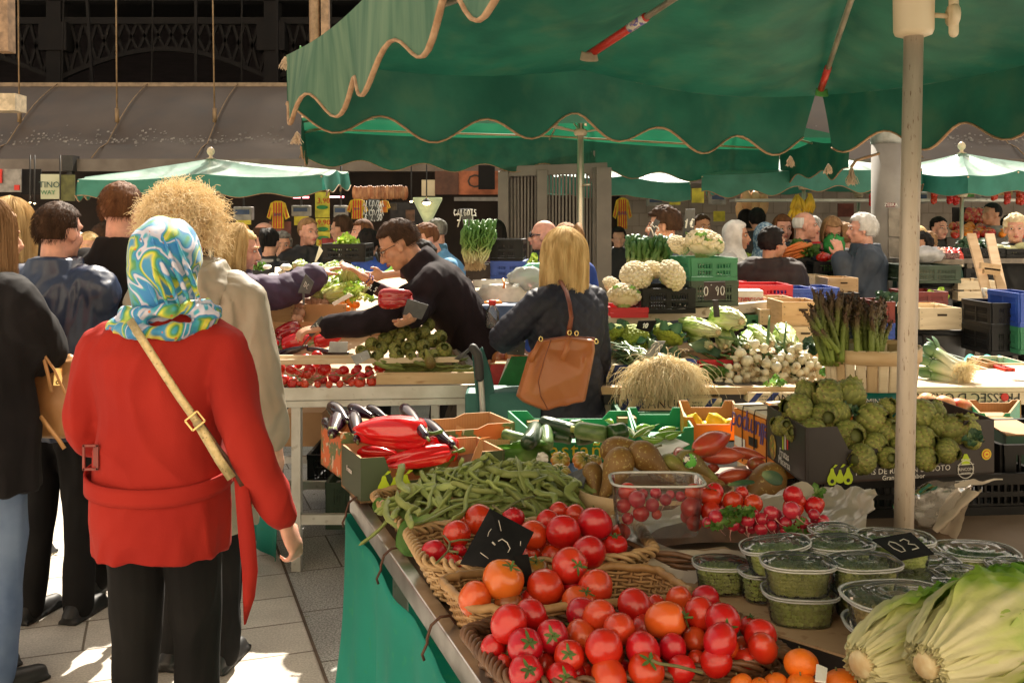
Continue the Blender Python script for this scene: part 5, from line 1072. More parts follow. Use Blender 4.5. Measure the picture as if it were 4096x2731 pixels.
def spear(seed,L_):
 random.seed(seed+3);mb=MB();pts=[];rs=[];n=14;b=ru(-.02,.02);b2=ru(-.02,.02)
 for k in range(n+1):t=k/n;pts.append(V((b*t*t,b2*t*t,t*L_)));rs.append(.0062*(1-.15*t)*(1 if t<.8 else 1.05 if t<.88 else(1-t)/.12*.95+.12))
 o=MB();o.tube(pts,rs,8);mb.add(o.v,o.f,t=[max(0,p[2]/L_)**1.6 for p in o.v])
 for k in range(26):
  t=.25+.75*(k/26)**.55;a=k*2.4;c=pts[0].lerp(pts[-1],0)+V((b*t*t,b2*t*t,t*L_));d=V((cos(a),sin(a),0));x=V((-sin(a),cos(a),0));q=.0055 if t<.8 else.0048*(1-t)/.2+.001;w=.0035;l=.014 if t<.75 else.018
  mb.add([c+d*q-x*w,c+d*q+x*w,c+d*(q+.0035)+V((0,0,l*.5))-x*w*.7,c+d*(q+.0035)+V((0,0,l*.5))+x*w*.7,c+d*(q+.001)+V((0,0,l))],[(0,1,3,2),(2,3,4)],t=[t**1.6]*5)
 random.seed(seed+900);return Zd('asparagus_spear',[('f',mb,m_asp)],'asparagus')
for i in range(4):PR['asp%d'%i]=spear(i,[.30,.26,.32,.28][i])
m_leek=Yb('leek_shaft',[(0,(.72,.70,.55)),(.35,(.66,.66,.45)),(.6,(.25,.38,.14)),(1,(.05,.14,.07))],.35,scale=30,var=.15,stretch=(4,4,.3),coat=.2)
def leek(seed,L_=.34,r=.016):
 random.seed(seed+8);mb=MB();pts=[V((.02*sin(2*t/9),0,t/9*L_))for t in range(10)];o=MB();o.tube(pts,[r*.9,r*1.15,r,r*.95,r*.95,r,r*1.05,r*1.1,r*1.1,r*.9],14);mb.add(o.v,o.f,t=[p[2]/L_*.75 for p in o.v])
 for k in range(4):a=k*1.6;leaf(mb,pts[-2]+V((cos(a)*r*.6,sin(a)*r*.6,0)),V((cos(a)*.3,sin(a)*.3,1)),V((cos(a),sin(a),.2)),ru(.12,.2),.018,cup=-.4,curl=.3,t0=.75,t1=1)
 st=[]
 for k in range(150):
  d=V((ru(-1,1),ru(-1,1),-1)).normalized();p=V((d.x*r*.8,d.y*r*.8,.0));s_=[p]
  for j in range(7):d=(d+V((ru(-.35,.35),ru(-.35,.35),-.1))).normalized();p=p+d*.010;s_.append(p)
  st.append(s_)
 random.seed(seed+700);return Zd('leek',[('f',mb,m_leek),('roots',st,mat('leek_root',(.74,.60,.36),.9,c2=(.85,.74,.50),rv=.1))],'leek')
PR['leek0']=leek(0);PR['leek1']=leek(1,.30,.019)
pcar=[(0,.03),(.02,.1),(.2,.35),(.5,.65),(.8,.92),(.93,1),(.98,.8),(1,.3)]
PR['carrot']=Zd('carrot',[('f',Zp(.17,.015,pcar,12),mat('carrot_skin',(.68,.17,.03),.5,c2=(.74,.24,.06),scale=12,rv=.12))],'carrot')
random.seed(21)
def Ze(key,reg,x,y,z=None,d=None,rpx=None,r0=.035,dirn=None,rot=None,label=None,group=None,sc_=None,roll=None):
 """put one piece where its centre shows at (x, y) of a crop, at height z or distance d"""
 p=atz(reg,x,y,z)if z is not None else at(reg,x,y,d)
 s_=sc_ if sc_ is not None else(npx(reg,rpx,p.y)/r0 if rpx else 1)
 if dirn is not None:q=aim(dirn,roll if roll is not None else ru(0,6.28))
 elif rot is not None:q=rot
 elif key[:3]in('plu','tom','bee','app','pea')and rnd()<.85:q=(ru(3.1,5.2),ru(-.5,.5),ru(-1,1))
 else:q=(ru(-.6,.6),ru(-.6,.6),ru(0,6.28))
 return PR[key].put(p,q,s_,label,group)
def span(key,reg,a,b,z,rpx,L0,r0,za=None,zb=None,label=None,group=None,roll=None,flip=False):
 """a long piece whose two ends show at a and b"""
 if za is None:za=z
 if zb is None:zb=z
 A=atz(reg,a[0],a[1],za)if za is not None else None;B=atz(reg,b[0],b[1],zb)
 dm=(A.y+B.y)/2;A=at(reg,a[0],a[1],A.y*.5+dm*.5);B=at(reg,b[0],b[1],B.y*.5+dm*.5);d=B-A
 return PR[key].put((A+B)/2,aim(-d if flip else d,roll if roll is not None else ru(0,6.28)),(npx(reg,rpx,dm)/r0,npx(reg,rpx,dm)/r0,d.length/L0),label,group)
TZ=.80
def rail(y):t=(2.88-y)/(2.88-1.70);return V((-.449+.412*t,y,0))
tb=Zc('stall_table','long market table with polished metal edge in the foreground','table',(1.0,2.0,0),world=True)
r0,r1=rail(2.90),rail(.9);dr=(r1-r0).normalized();nx=V((-dr.y,dr.x,0))
mb=MB();a,b=r0+nx*.03,r1+nx*.03;w_=nx*2.3
for z in(TZ-.035,TZ):pass
mb.add([a+V((0,0,TZ-.03)),b+V((0,0,TZ-.03)),b+w_+V((0,0,TZ-.03)),a+w_+V((0,0,TZ-.03)),a+V((0,0,TZ)),b+V((0,0,TZ)),b+w_+V((0,0,TZ)),a+w_+V((0,0,TZ))],[(3,2,1,0),(4,5,6,7),(0,1,5,4),(1,2,6,5),(2,3,7,6),(3,0,4,7)],0,False)
Za('table_top',mb,mat('old_table_board',(.16,.10,.06),.7,c2=(.22,.15,.1),scale=5),tb)
mb=MB();mb.bar(r0+V((0,0,.795)),r1+V((0,0,.795)),.034,.05);Za('metal_edge',mb,m_rail,tb,bev=.003)
for p in(r0+nx*.1+dr*.15,r0+nx*2.2+dr*.15,r1+nx*2.2,r1+nx*.1-dr*.1):mb=MB();mb.box(p+V((0,0,.385)),(.04,.04,.77));Za('leg',mb,Zt,tb)
Xm=mat('teal_green_cloth',(.004,.27,.20),.75,c2=(.010,.33,.25),scale=3,transl=.3,c3=(.02,.32,.2),scale3=30)
clo=Zc('table_cloth','teal green cloth hooked along the edge of the foreground table','tablecloth',(-.3,2,.1),world=True)
def cl(u,v):
 q=r0.lerp(r1,u);s_=u*(r1-r0).length;f=(.018+.03*v)*(sin(s_*13)+.5*sin(s_*29+1))+.02*noise.noise(V((s_*6,v*2,0)));p=q-nx*(.026+f*(.25+.9*v)+.0*v)+V((0,0,.765-.72*v-.012*abs(sin(s_*7.2))*(1-v)))
 if u<.04:p+=nx*0
 return p
mb=MB();mb.grid(cl,200,24)
Za('cloth',mb,Xm,clo,solid=.0015)
mb=MB();mb.grid(lambda u,v:r0-nx*.03+nx*(.9*u)-dr*(.012*sin(u*30)*(.3+v))+V((0,0,.765-.72*v)),40,8);Za('end_flap',mb,Xm,clo,solid=.0015)
m_hook=mat('rusty_hook',(.09,.045,.03),.5,.7)
for(x,y)in((470,540),(800,1010),(1010,1210)if False else(222,190)):
 p=atz('L5',x,y,.82);mb=MB();q=[p+nx*c+V((0,0,s_))for c,s_ in((.022,-.03),(.024,.0),(.012,.018),(-.008,.018),(-.026,.004),(-.034,-.02),(-.030,-.04),(-.042,-.055),(-.052,-.045))]
 q=q[:6]+[q[5]+V((0,0,-.010)),q[5]-nx*.004+V((0,0,-.018)),q[5]-nx*.010+V((0,0,-.030)),q[5]-nx*.006+V((0,0,-.042))]
 mb.tube(q,.003,6);Za('s_hook',mb,m_hook,None,label='rusty S-shaped hook %s'%{470:'beside the vine tomato basket',800:'beside the plum tomato basket',222:'at the far corner of the metal edge'}[x]+' holding the teal cloth',cat='hook',group='hooks on the metal edge')
m_wick=mat('golden_wicker',(.33,.17,.06),.55,c2=(.46,.27,.11),scale=30,coat=.15,rv=.06);Xn=mat('dark_wicker',(.10,.045,.02),.5,c2=(.17,.08,.035),scale=30,coat=.15);m_wickp=mat('pale_wicker',(.40,.24,.10),.5,c2=(.52,.34,.17),scale=40,coat=.15)
def rrect(cs,t,rnd_=.25):
 """point on a rounded quadrilateral; cs: 4 corners, t 0..1"""
 c=sum(cs,V())/4;k=t*4;i=int(k)%4;f=k-int(k);p=cs[i].lerp(cs[(i+1)%4],f);m=abs(f-.5)*2
 e=V((0,0,0));q=max(0,m-.62)/.38;return p+(c-p)*(.17*q**1.7*rnd_*4)
def Xf(label,cs,zt,h,m=None,rim='wrap',rows=9,taper=.86,group='wicker produce baskets',name='wicker_basket',z0=None):
 m=m or m_wick;cs=[V((c[0],c[1],0))for c in cs];c=sum(cs,V())/4;zb=zt-h;root=Zc(name,label,'basket',(c.x,c.y,zb),world=True,group=group)
 def pt(t,z):f=(z-zb)/h;k=taper+(1-taper)*f;p=rrect(cs,t%1);return c+(p-c)*k+V((0,0,z))
 per=sum((cs[i]-cs[(i+1)%4]).length for i in range(4));ns=int(per/.030);ns+=ns%2;n=ns*4
 mb=MB();mb.grid(lambda u,v:pt(u,zb+h*v)+((c-pt(u,zb)).normalized()*.004).xyz*1,64,2);mb.add([pt(i/48,zb+.003)for i in range(48)],[list(range(48))])
 root_w=Za('wall',mb,mat('basket_inner',(.13,.065,.025),.8,var=.3),root)
 mb=MB()
 for i in range(ns):mb.tube([pt(i/ns,zb),pt(i/ns,zt)],.0028,5)
 for r_ in range(rows):
  z=zb+h*(r_+.5)/rows;mb.tube([(lambda p,o:p+V(((p-c).x,(p-c).y,0)).normalized()*o)(pt(i/n,z+.0012*sin(i*.9+r_)),.0045*cos(pi*(i/4)+pi*r_))for i in range(n)],h/rows*.43,5,closed=True)
 Za('weave',mb,m,root)
 mb=MB()
 if rim=='wrap':mb.tube([pt(i/64,zt)+V((0,0,.002*sin(i*2)))for i in range(64)],.0085,9,closed=True)
 else:
  for s_ in range(4 if rim=='braid' else 3):
   mb.tube([(lambda p,a:p+V(((p-c).x,(p-c).y,0)).normalized()*.010*cos(a)+V((0,0,.009*sin(a)+.002)))(pt(i/200,zt),2*pi*i/200*int(per/.085)+s_*2*pi/(4 if rim=='braid' else 3))for i in range(200)],.0052,6,closed=True)
 Za('rim',mb,m,root);return root
Xf('open wicker basket with wrapped rim holding the big beef tomatoes',[(-.155,2.0),(.285,2.06),(.355,1.88),(-.065,1.80)],.90,.085,m_wick,'wrap',12)
Xf('wicker basket with braided rim heaped with plum tomatoes, nearest',[(-.098,1.81),(.40,1.88),(.475,1.655),(.008,1.55)],.875,.075,Xn,'braid',8)
Xf('wicker basket of vine tomatoes with a black price card',[(-.25,2.31),(.29,2.38),(.31,2.10),(-.17,2.03)],.90,.085,m_wickp,'twist',10)
Xf('wide wicker basket heaped with flat green beans',[(-.40,2.76),(.22,2.86),(.27,2.45),(-.235,2.345)],.868,.068,m_wickp,'twist',8)
def tset(rows_,reg,z,keys,label,group,r0,zf=None):
 for i,e in enumerate(rows_):
  x,y,r=e[:3];zz=(e[3]if len(e)>3 and not isinstance(e[3],str)else z);k=e[-1]if isinstance(e[-1],str)else keys[i%len(keys)]
  rr={'beef':.040,'beefr':.040,'greentom':.036,'browntom':.036}.get(k,r0)
  Ze(k,reg,x,y,z=zz,rpx=r,r0=rr*1.0,label=label,group=group)
def stage(rows_,reg,lab,grp):
 for x,y,r,z,k,q in rows_:Ze(k,reg,x,y,z=z,rpx=r,r0={'beef':.040,'beefr':.040,'greentom':.036,'browntom':.036}.get(k,.035),rot=q,label=lab,group=grp)
GB='big tomatoes in the half-empty basket'
for x,y,r,z,k,lb in((1215,350,252,.935,'beef','largest orange-red beef tomato, right in front of the black card'),(1575,250,182,.92,'greentom','half-green tomato behind the largest orange beef tomato'),(1995,185,218,.94,'beefr','red beef tomato showing its dark green stalk'),(1710,435,228,.915,'tom2','wide red tomato right of the largest orange one'),(2300,440,215,.915,'beefr','dark red tomato at the empty side of the half-full basket'),(2040,470,150,.895,'tom1','red tomato half hidden under the stalked beef tomato'),(880,575,195,.905,'plum1','red plum tomato alone at the left rim of the half-empty basket'),(1270,640,172,.895,'browntom','brownish tomato beneath the largest orange one'),(1105,730,115,.875,'greentom','small pale green tomato against the front rim'),(1540,590,140,.89,'tom0','small red tomato low in the middle of the half-empty basket'),(2110,625,215,.90,'beef','flat orange tomato at the front right of the half-empty basket')):
 Ze(k,'N1',x,y,z=z,rpx=r,r0={'beef':.040,'beefr':.040,'greentom':.036,'browntom':.036,'plum1':.032}.get(k,.035),label=lb,group=GB,rot=(1.25,.2,.5)if x==1995 else(.5,.1,1.)if k=='beef' else None)
GP='plum tomatoes heaped in the nearest basket';LP='shiny red plum tomato heaped in the nearest braided wicker basket'
n1=[(1280,870,225,.93),(1540,750,185,.925),(1470,1130,210,.91),(1100,1140,150,.89),(1210,1340,105,.875),(1480,1440,205,.89),(1790,1010,190,.915),(1990,1240,180,.905),(2140,740,185,.91),(2130,990,175,.905),(1900,1510,190,.88),(2060,1470,140,.87),(1700,1350,130,.87),(1050,1250,100,.87),(1720,1200,120,.87)]
n2=[(280,770,190,.93),(340,1150,222,.92),(520,925,195,.93),(700,650,205,.92),(950,630,110,.90),(1070,820,222,.935),(810,910,160,.90),(800,1180,208,.91),(1150,1150,168,.905),(840,1400,212,.895),(1410,1050,150,.90),(1470,740,190,.935),(1220,590,160,.91),(1530,570,160,.905),(1740,830,215,.935),(1710,1060,198,.925),(2180,1000,190,.915),(2210,1150,175,.905),(1430,1290,120,.885),(1660,1310,185,.895),(1990,1290,145,.88),(1250,1400,170,.885),(400,1480,210,.885),(110,1440,120,.87),(560,1400,110,.87),(690,780,110,.89),(1300,920,110,.89),(1960,1130,120,.88),(2050,900,120,.88)]
for i,(reg,L_)in enumerate((('N1',n1),('N2',n2))):
 for j,(x,y,r,z)in enumerate(L_):
  k=['plum0','plum1','plum2','plum0','tom0'][(j*3+i)%5];rot=None
  if(reg,x)in(('N1',1470),('N1',1480),('N1',1990),('N1',1790),('N1',1900)):rot=(ru(.8,1.15),ru(-.2,.2),ru(-.3,.3));k='tom1'
  if(reg,x)in(('N2',1070),):rot=(.3,1.3,0)
  if(reg,x)in(('N2',840),):rot=(.5,.2,0);k='tom2'
  if j%2:Ze('plum1',reg,x+70,y+75,z=z-.028,rpx=r*.8,r0=.034,label=LP,group=GP)
  Ze(k,reg,x,y,z=z,rpx=r*1.02,r0=.035 if k[0]=='t' else.034,rot=rot,label=LP,group=GP)
GV='vine tomatoes round the black price card';LV='round red vine tomato in the basket with the black price card'
v3=[(670,1130,155,.93),(930,960,165,.935),(400,1345,140,.905),(780,930,80,.93),(1330,935,128,.94),(1565,1140,165,.94),(1920,1110,193,.95),(1740,985,130,.94),(1870,870,112,.935),(2060,900,112,.935),(2290,1015,195,.955),(1800,1390,130,.90),(640,1480,115,.885),(560,1440,85,.89),(1540,1380,112,.895),(1730,1240,120,.90),(700,1320,80,.90),(1120,1000,110,.93),(1000,1200,120,.90),(1250,1250,120,.90),(2130,1240,120,.9)]
v4=[(165,1350,190,.93),(480,1260,130,.92),(540,1110,105,.925),(430,1440,112,.89),(580,1480,60,.88),(330,1180,90,.9)]
for reg,L_ in(('N3',v3),('N4',v4)):
 for j,(x,y,r,z)in enumerate(L_):
  Ze('tom%d'%(j%3),reg,x,y,z=z,rpx=r*1.08,r0=.035,rot=(.1,.1,ru(0,6))if(reg,x)==('N4',480)else(ru(-2.6,-1.2),ru(-.4,.4),0)if j%2 else(ru(-1.3,-.4),ru(-.4,.4),0),label=LV,group=GV)
mb=MB()
for pl in([(515,1150),(585,1230),(575,1320),(500,1400),(420,1480)],[(585,1225),(700,1200),(830,1200)],[(575,1330),(690,1345)]):
 mb.tube([atz('N3',x,y,.955-.00003*(y-1150)*2)for x,y in pl],.0022,6)
Za('tomato_vine',mb,Yl,None,label='bare tomato vine stalk lying left of the black price card',cat='vine stalk')
mb=MB()
for pl in([(1200,870),(1330,780),(1460,720),(1580,690)],[(1430,735),(1470,810)],[(1200,870),(1090,800)]):mb.tube([atz('N3',x,y,.97)for x,y in pl],.0028,6)
Za('tomato_vine',mb,Yl,None,label='dry branching tomato vine stalk lying over the green beans',cat='vine stalk')
mb=MB();mb.tube([atz('N2',x,y,.93-.00006*(x-900)*.6)for x,y in((900,1290),(990,1330),(1200,1360),(1500,1440))],.0025,6);Za('tomato_vine',mb,Yl,None,label='long thin vine stalk across the nearest plum tomatoes',cat='vine stalk')
def Zn(label,reg,corners,d,m=None,th=.003,txt=None,th2=.0014,spike=None,col_=None,group='price cards among the produce',rot=0,hs=.45):
 """corners: four crop points clockwise from the top left, with distances d (one or four)"""
 if not hasattr(d,'__len__'):d=[d]*4
 p=[at(reg,x,y,dd)for(x,y),dd in zip(corners,d)];root=Zc('price_card',label,'price card',min(p,key=lambda q:q.z),world=True,group=group)
 n_=(p[1]-p[0]).cross(p[3]-p[0]).normalized();n_=n_ if n_.dot(V((0,0,EYE))-p[0])>0 else-n_
 mb=MB();q=[a-n_*th for a in p];mb.add(p+q,[(0,1,2,3),(7,6,5,4),(0,4,5,1),(1,5,6,2),(2,6,7,3),(3,7,4,0)],0,False);Za('card',mb,m or Xj,root,bev=.002)
 if txt:
  c=sum(p,V())/4+n_*.0008;r_=(p[1]-p[0]).normalized();u_=(p[0]-p[3]).normalized();h=(p[0]-p[3]).length*hs
  if rot:r_,u_=r_*cos(rot)+u_*sin(rot),u_*cos(rot)-r_*sin(rot)
  hand(txt,c,r_,u_,h,col_ or Yv,root,th=th2)
 if spike:mb=MB();b=(p[2]+p[3])/2;mb.bar(b,b+V(spike),.012,.003);Za('spike',mb,m or Xj,root)
 return root
cr_=Zn('black tilted price card in the middle of the vine tomatoes','N3',[(1055,825),(1575,1100),(1385,1480),(700,1490)]if False else[(1055,825),(1575,1105),(1340,1560),(700,1480)],[2.06,2.00,1.90,1.96],txt=None)
p=[at('N3',x,y,1.93)for x,y in((1150,1200),(1200,1190),(1260,1230),(1295,1300),(1270,1355))];n_=V((0,-1,.3)).normalized()
mb=MB();mb.tube([at('N3',x,y,1.945)for x,y in((1155,1215),(1200,1190),(1260,1230),(1295,1300),(1265,1355))],.0011,5)
mb.tube([at('N3',x,y,1.96)for x,y in((1160,970),(1175,1030),(1190,1095))],.0009,5);mb.tube([at('N3',x,y,1.955)for x,y in((1075,1070),(1045,1110),(1032,1160))],.0007,5)
mb.tube([at('N3',x,y,1.935)for x,y in((1415,1270),(1420,1215))],.0008,5);mb.tube([at('N3',x,y,1.95)for x,y in((1085,1225),(1120,1260))],.0018,5);mb.tube([at('N3',x,y,1.93)for x,y in((945,1350),(1000,1390),(1040,1420))],.0008,5)
Za('chalk_writing',mb,Yn,cr_)
mb=MB();a=at('N3',1420,1380,1.93);b=at('N3',1495,1435,1.9);mb.bar(a,b+V((0,0,-.05)),.03,.003);Za('spike',mb,Xj,cr_)
Zn('black price card lying on the lidded pea tubs','L6',[(1395,400),(1640,355),(1790,490),(1580,530)],[1.93,1.96,1.86,1.83],txt='03',col_=Yn,hs=.5,th2=.0012)
GBn='flat green beans in the wide basket';LBn='flat green bean pod in the heap in the wide basket'
hc=V((-.05,2.60,.865));rx,ry=.265,.19
def heap(x,y):q=((x)/rx)**2+((y)/ry)**2;return.865+.10*max(0,1-q)**.75
for i in range(205):
 while True:
  a,b=ru(-1,1),ru(-1,1)
  if a*a+b*b<1:break
 x,y=a*rx,b*ry;z=heap(x,y)-ru(-.006,.02)*(i>60)+.004;e=.01
 nrm=V((-(heap(x+e,y)-heap(x-e,y))/(2*e),-(heap(x,y+e)-heap(x,y-e))/(2*e),1)).normalized();th_=ru(0,pi);d=V((cos(th_),sin(th_),0));d=(d-nrm*d.dot(nrm)).normalized()+nrm*random.gauss(0,.13)
 p=V((hc.x+x+.12*b*.3,hc.y+y+x*.16,z));PR['bean%d'%(i%4)].put(p,aim(d,ru(-.5,.5)),(ru(.85,1.2),ru(.85,1.2),ru(.8,1.15)),LBn,GBn)
for i,(a,b,rr)in enumerate((((545,755),(1290,730),32),((600,545),(1120,660),26),((830,420),(1340,600),34),((610,450),(1000,600),22),((2060,500),(2070,790),44),((170,1070),(200,850),42),((640,960),(800,590),40),((240,990),(900,740),30),((1530,270),(1550,650),34),((1000,530),(1200,690),28),((230,900),(385,570),32),((1610,640),(1820,810),36),((10,300),(110,680),36),((1210,640),(1600,930),36))):
 zz=.955 if b[1]<700 else.925
 span('bean%d'%(i%4),'N3',a,b,zz,rr,.145,.0068,za=zz+.012,label=LBn,group=GBn,roll=ru(-.4,.4))
Yg=Yb('cabbage_leaf_green',[(0,(.35,.45,.15)),(.4,(.13,.27,.05)),(1,(.09,.22,.03))],.45,scale=20,var=.2,transl=.45)
def Yi(label,base,d,n_,L_,W_,m=None,cat='leaf',**k):
 mb=MB();leaf(mb,base,d,n_,L_,W_,**k);Za('cabbage_leaf',mb,m or Yg,None,label=label,cat=cat,group='cabbage leaves lining the bean basket',solid=.001)
Yi('large upright cabbage leaf lit through behind the beans',at('N3',1500,480,2.95),(-.12,-.1,1),(.2,-1,.3),.125,.095,cup=-.3,curl=.5,ruff=.35,rf=16)
Yi('bright cabbage leaf between the red peppers and the beans',at('N3',420,430,2.92),(-.25,.1,.75),(0,-1,.3),.075,.08,cup=-.2,curl=.3,ruff=.45,rf=16)
Yi('dark cabbage leaf hanging over the front rim of the bean basket',at('N3',450,960,2.38),(-.55,-.3,-.35),(0,-.7,.7),.12,.055,cup=.2,curl=.2,ruff=.1)
Yi('small curled leaf at the left corner of the bean basket',at('L5',400,250,2.62),(-.3,-.1,.5),(.2,-1,.3),.045,.025,cup=.4,curl=.4,ruff=.2)
Yi('dark drooping leaf below the left end of the beans',at('N3',90,820,2.52),(.3,-.8,-.4),(0,-.5,.8),.10,.05,cup=.3,curl=.2,ruff=.1)
def tray(name,label,cs,z0,h,m,tabs=.0,group='cardboard produce boxes',th=.006,inner=None,cut=.45,cat='box',bev=0,notch=(0,2)):
 """open box: four plan corners (far left, far right, near right, near left); walls dip between raised corner tabs"""
 cs=[V((c[0],c[1],0))for c in cs];c=sum(cs,V())/4;root=Zc(name,label,cat,(c.x,c.y,z0),world=True,group=group);inner=inner or Zo
 mb=MB();mb.add([p+V((0,0,z0))for p in cs]+[p+V((0,0,z0+.006))for p in cs],[(3,2,1,0),(4,5,6,7),(0,1,5,4),(1,2,6,5),(2,3,7,6),(3,0,4,7)],0,False);Za('base',mb,inner,root)
 sides=[]
 for i in range(4):
  a,b=cs[i],cs[(i+1)%4];d=(b-a).normalized();n_=V((d.y,-d.x,0));n_=n_ if n_.dot((a+b)/2-c)>0 else-n_;L_=(b-a).length;hh=h
  low=h*(1-cut)if i in notch else h
  prof=[(0,hh),(.16,hh),(.22,low),(.78,low),(.84,hh),(1,hh)]
  mb=MB();outs=[a+d*L_*t+V((0,0,z0))for t,_ in prof];outt=[a+d*L_*t+V((0,0,z0+hz_))for t,hz_ in prof];k=len(prof)
  A=outs+outt+[p-n_*th for p in outs]+[p-n_*th for p in outt]
  for j in range(k-1):
   mb.add([A[j],A[j+1],A[k+j+1],A[k+j],A[2*k+j],A[2*k+j+1],A[3*k+j+1],A[3*k+j]],[(0,1,2,3)],0,False);mb.add([A[2*k+j],A[2*k+j+1],A[3*k+j+1],A[3*k+j]],[(3,2,1,0)],1,False);mb.add([A[k+j],A[k+j+1],A[3*k+j+1],A[3*k+j]],[(0,1,2,3)],1,False)
  sides.append(Za('side',mb,[m,inner],root))
 return root,sides,c
def pr(x,y):return(x,y)
Yw=mat('dark_printed_carton',(.022,.017,.017),.45,c2=(.03,.024,.022),scale=6,spec=.5);Yj=mat('orange_printed_carton',(.72,.22,.02),.5,c2=(.76,.26,.03),scale=6);Yk=mat('green_printed_carton',(.015,.27,.11),.45,c2=(.02,.31,.14),scale=6)
m_boxgd=mat('olive_printed_carton',(.04,.06,.025),.5,c2=(.05,.075,.03),scale=5);Xg=mat('lime_print',(.45,.60,.02),.6,var=.05);Xb=mat('yellow_print',(.72,.55,.03),.6,var=.05);Zf=mat('white_print',(.72,.70,.66),.6,var=.03);m_dprint=mat('navy_print',(.05,.04,.16),.6,var=.03);Zx=mat('black_print',(.01,.01,.01),.6,var=.03);Zi=mat('red_print',(.6,.03,.02),.6,var=.03)
def Zm(pts,o,r_,u_,m,parent,name='print'):
 """flat printed shape standing a hair proud of its panel"""
 r_=V(r_).normalized();u_=V(u_);u_=(u_-r_*u_.dot(r_)).normalized();mb=MB();mb.add([V(o)+r_*x+u_*y for x,y in pts],[list(range(len(pts)))],0,False);return Za(name,mb,m,parent)
def circ(r,n=20,a=1,cx=0,cy=0):return[(cx+r*cos(2*pi*k/n),cy+r*a*sin(2*pi*k/n))for k in range(n)]
def pears(o,r_,u_,s_,parent):
 """row of three printed pears with round seals"""
 for q,(dx,sc2)in enumerate(((-.055,1),(0,.8),(.055,1))):
  body=[(.0,.055),(.010,.050),(.014,.03),(.030,.0),(.034,-.025),(.022,-.048),(0,-.054),(-.022,-.048),(-.034,-.025),(-.030,0),(-.014,.03),(-.010,.05)]
  e=Zm([(dx*s_+x*s_*sc2,y*s_*sc2)for x,y in body],V(o)+V(r_).cross(V(u_)).normalized()*(.001+.0005*(q!=1)),r_,u_,Xg,parent,'pear_print')
  Zm([(dx*s_+x*s_,(.055+y)*s_)for x,y in((0,0),(.02,.022),(.038,.018),(.02,.004))],V(o)+V(r_).cross(V(u_)).normalized()*.002,r_,u_,Xg,parent,'leaf_print')
  if q!=1:Zm(circ(.013*s_,16,1,dx*s_,-.026*s_),V(o)+V(r_).cross(V(u_)).normalized()*.0022,r_,u_,Zx,e,'seal')
zb=.80
F1=[atz('F',760,870,.96),atz('F',1640,960,.93),atz('F',1250,1130,.90),atz('F',735,950,.96)]
A0=atz('F',868,1045,.955);A1=atz('F',722,935,.955);A2=V((A0.x+.40,A0.y+.10,0))
d1=(A1-A0);d1.z=0;b1,s1,c1=tray('pear_carton','dark olive pear carton with raised corner holding shiny red peppers',[A0+d1*1.05,A2+d1*1.05,A2,A0],zb+.03,.125,m_boxgd,cut=.55,notch=(2,))
r_=(A2-V((A0.x,A0.y,0))).normalized();o=V((A0.x,A0.y,zb+.075))+r_*.095+V((0,-.0035,0));pears(o,r_,V((0,0,1)),.55,s1[2])
dd=d1.normalized();nn=V((0,0,1)).cross(dd);
Zk('Frutas',.022,V((A0.x,A0.y,zb+.10))+d1*.55-nn*-.004*0+V((-.003,-.002,0)),-dd,(0,0,1),Zf,s1[3]);
B0=A0+d1*1.10;b2,s2,c2=tray('orange_carton','orange and green printed carton holding the aubergines',[B0+d1*1.0+V((-.01,0,0)),B0+V((.52,.16,0))+d1*1.0,B0+V((.52,.16,0)),B0],zb+.05,.135,mat('orange_green_carton',(.60,.15,.03),.5,c2=(.12,.18,.06),scale=18,lo=.48,hi=.52,c3=(.6,.55,.4),scale3=30,lo3=.6,hi3=.62),cut=.1)
Zm(circ(.028,24,1.3),V((B0.x+d1.x*.75-.004,B0.y+d1.y*.75,zb+.13)),-dd,(0,0,1),Zf,s2[3],'oval_logo');
for k,a,b,z,r,lb in(('pep0',(1385,850),(850,830),1.0,138,'biggest glossy red pepper lying on top of the others'),('pep1',(1570,1000),(1100,1085),.93,88,'long red pepper at the front of the olive carton'),('pep1',(1630,990),(1380,950),.935,110,'red pepper behind the long one at the right'),('pep0',(830,990),(1130,1010),.925,60,'red pepper low at the left under the biggest one'),('pepd',(820,940),(1010,1000),.92,60,'small folded red pepper at the left end of the carton'),('pep1',(1100,960),(1330,980),.925,60,'red pepper wedged under the biggest pepper')):
 span(k,'F',a,b,z,r,.16 if k=='pep0' else.15,.046,label=lb,group='red peppers in the olive carton',roll=.5)
for i,(a,b,z,r)in enumerate((((620,625),(760,760),1.02,58),((640,860),(720,680),1.0,78),((775,640),(960,720),1.02,50),((925,640),(1080,740),1.01,45),((840,910),(800,680),1.0,60),((930,700),(1090,730),1.0,38),((1200,630),(1390,880),1.03,62),((1350,740),(1600,950),.98,62),((580,740),(640,830),.98,38))):
 lbs=('aubergine standing up at the left back of the orange carton','fat aubergine upright at the left front of the orange carton','aubergine leaning right in the back row, second from the left','aubergine leaning right in the back row, third from the left','upright aubergine right beside the biggest red pepper','small piece of aubergine seen over the top of the biggest red pepper','dusty aubergine rising behind the right end of the biggest red pepper','long aubergine with green cap lying to the right of the red peppers','aubergine tip at the extreme left of the orange carton')
 span('aub','F',a,b,z,r,.17,.040,label=lbs[i],group='aubergines in the orange carton',flip=i in(1,4))
mb=MB();mb.add([at('F',1590,945,3.12),at('F',1620,785,3.16),at('F',1690,820,3.16),at('F',1860,815,3.18),at('F',1830,860,3.17),at('F',1640,985,3.12)],[(0,1,2,3,4,5)],0,False)
cf=Za('open_carton',mb,Zo,None,label='torn open brown carton with upright flaps behind the beans',cat='box',solid=.005,group='cardboard produce boxes')
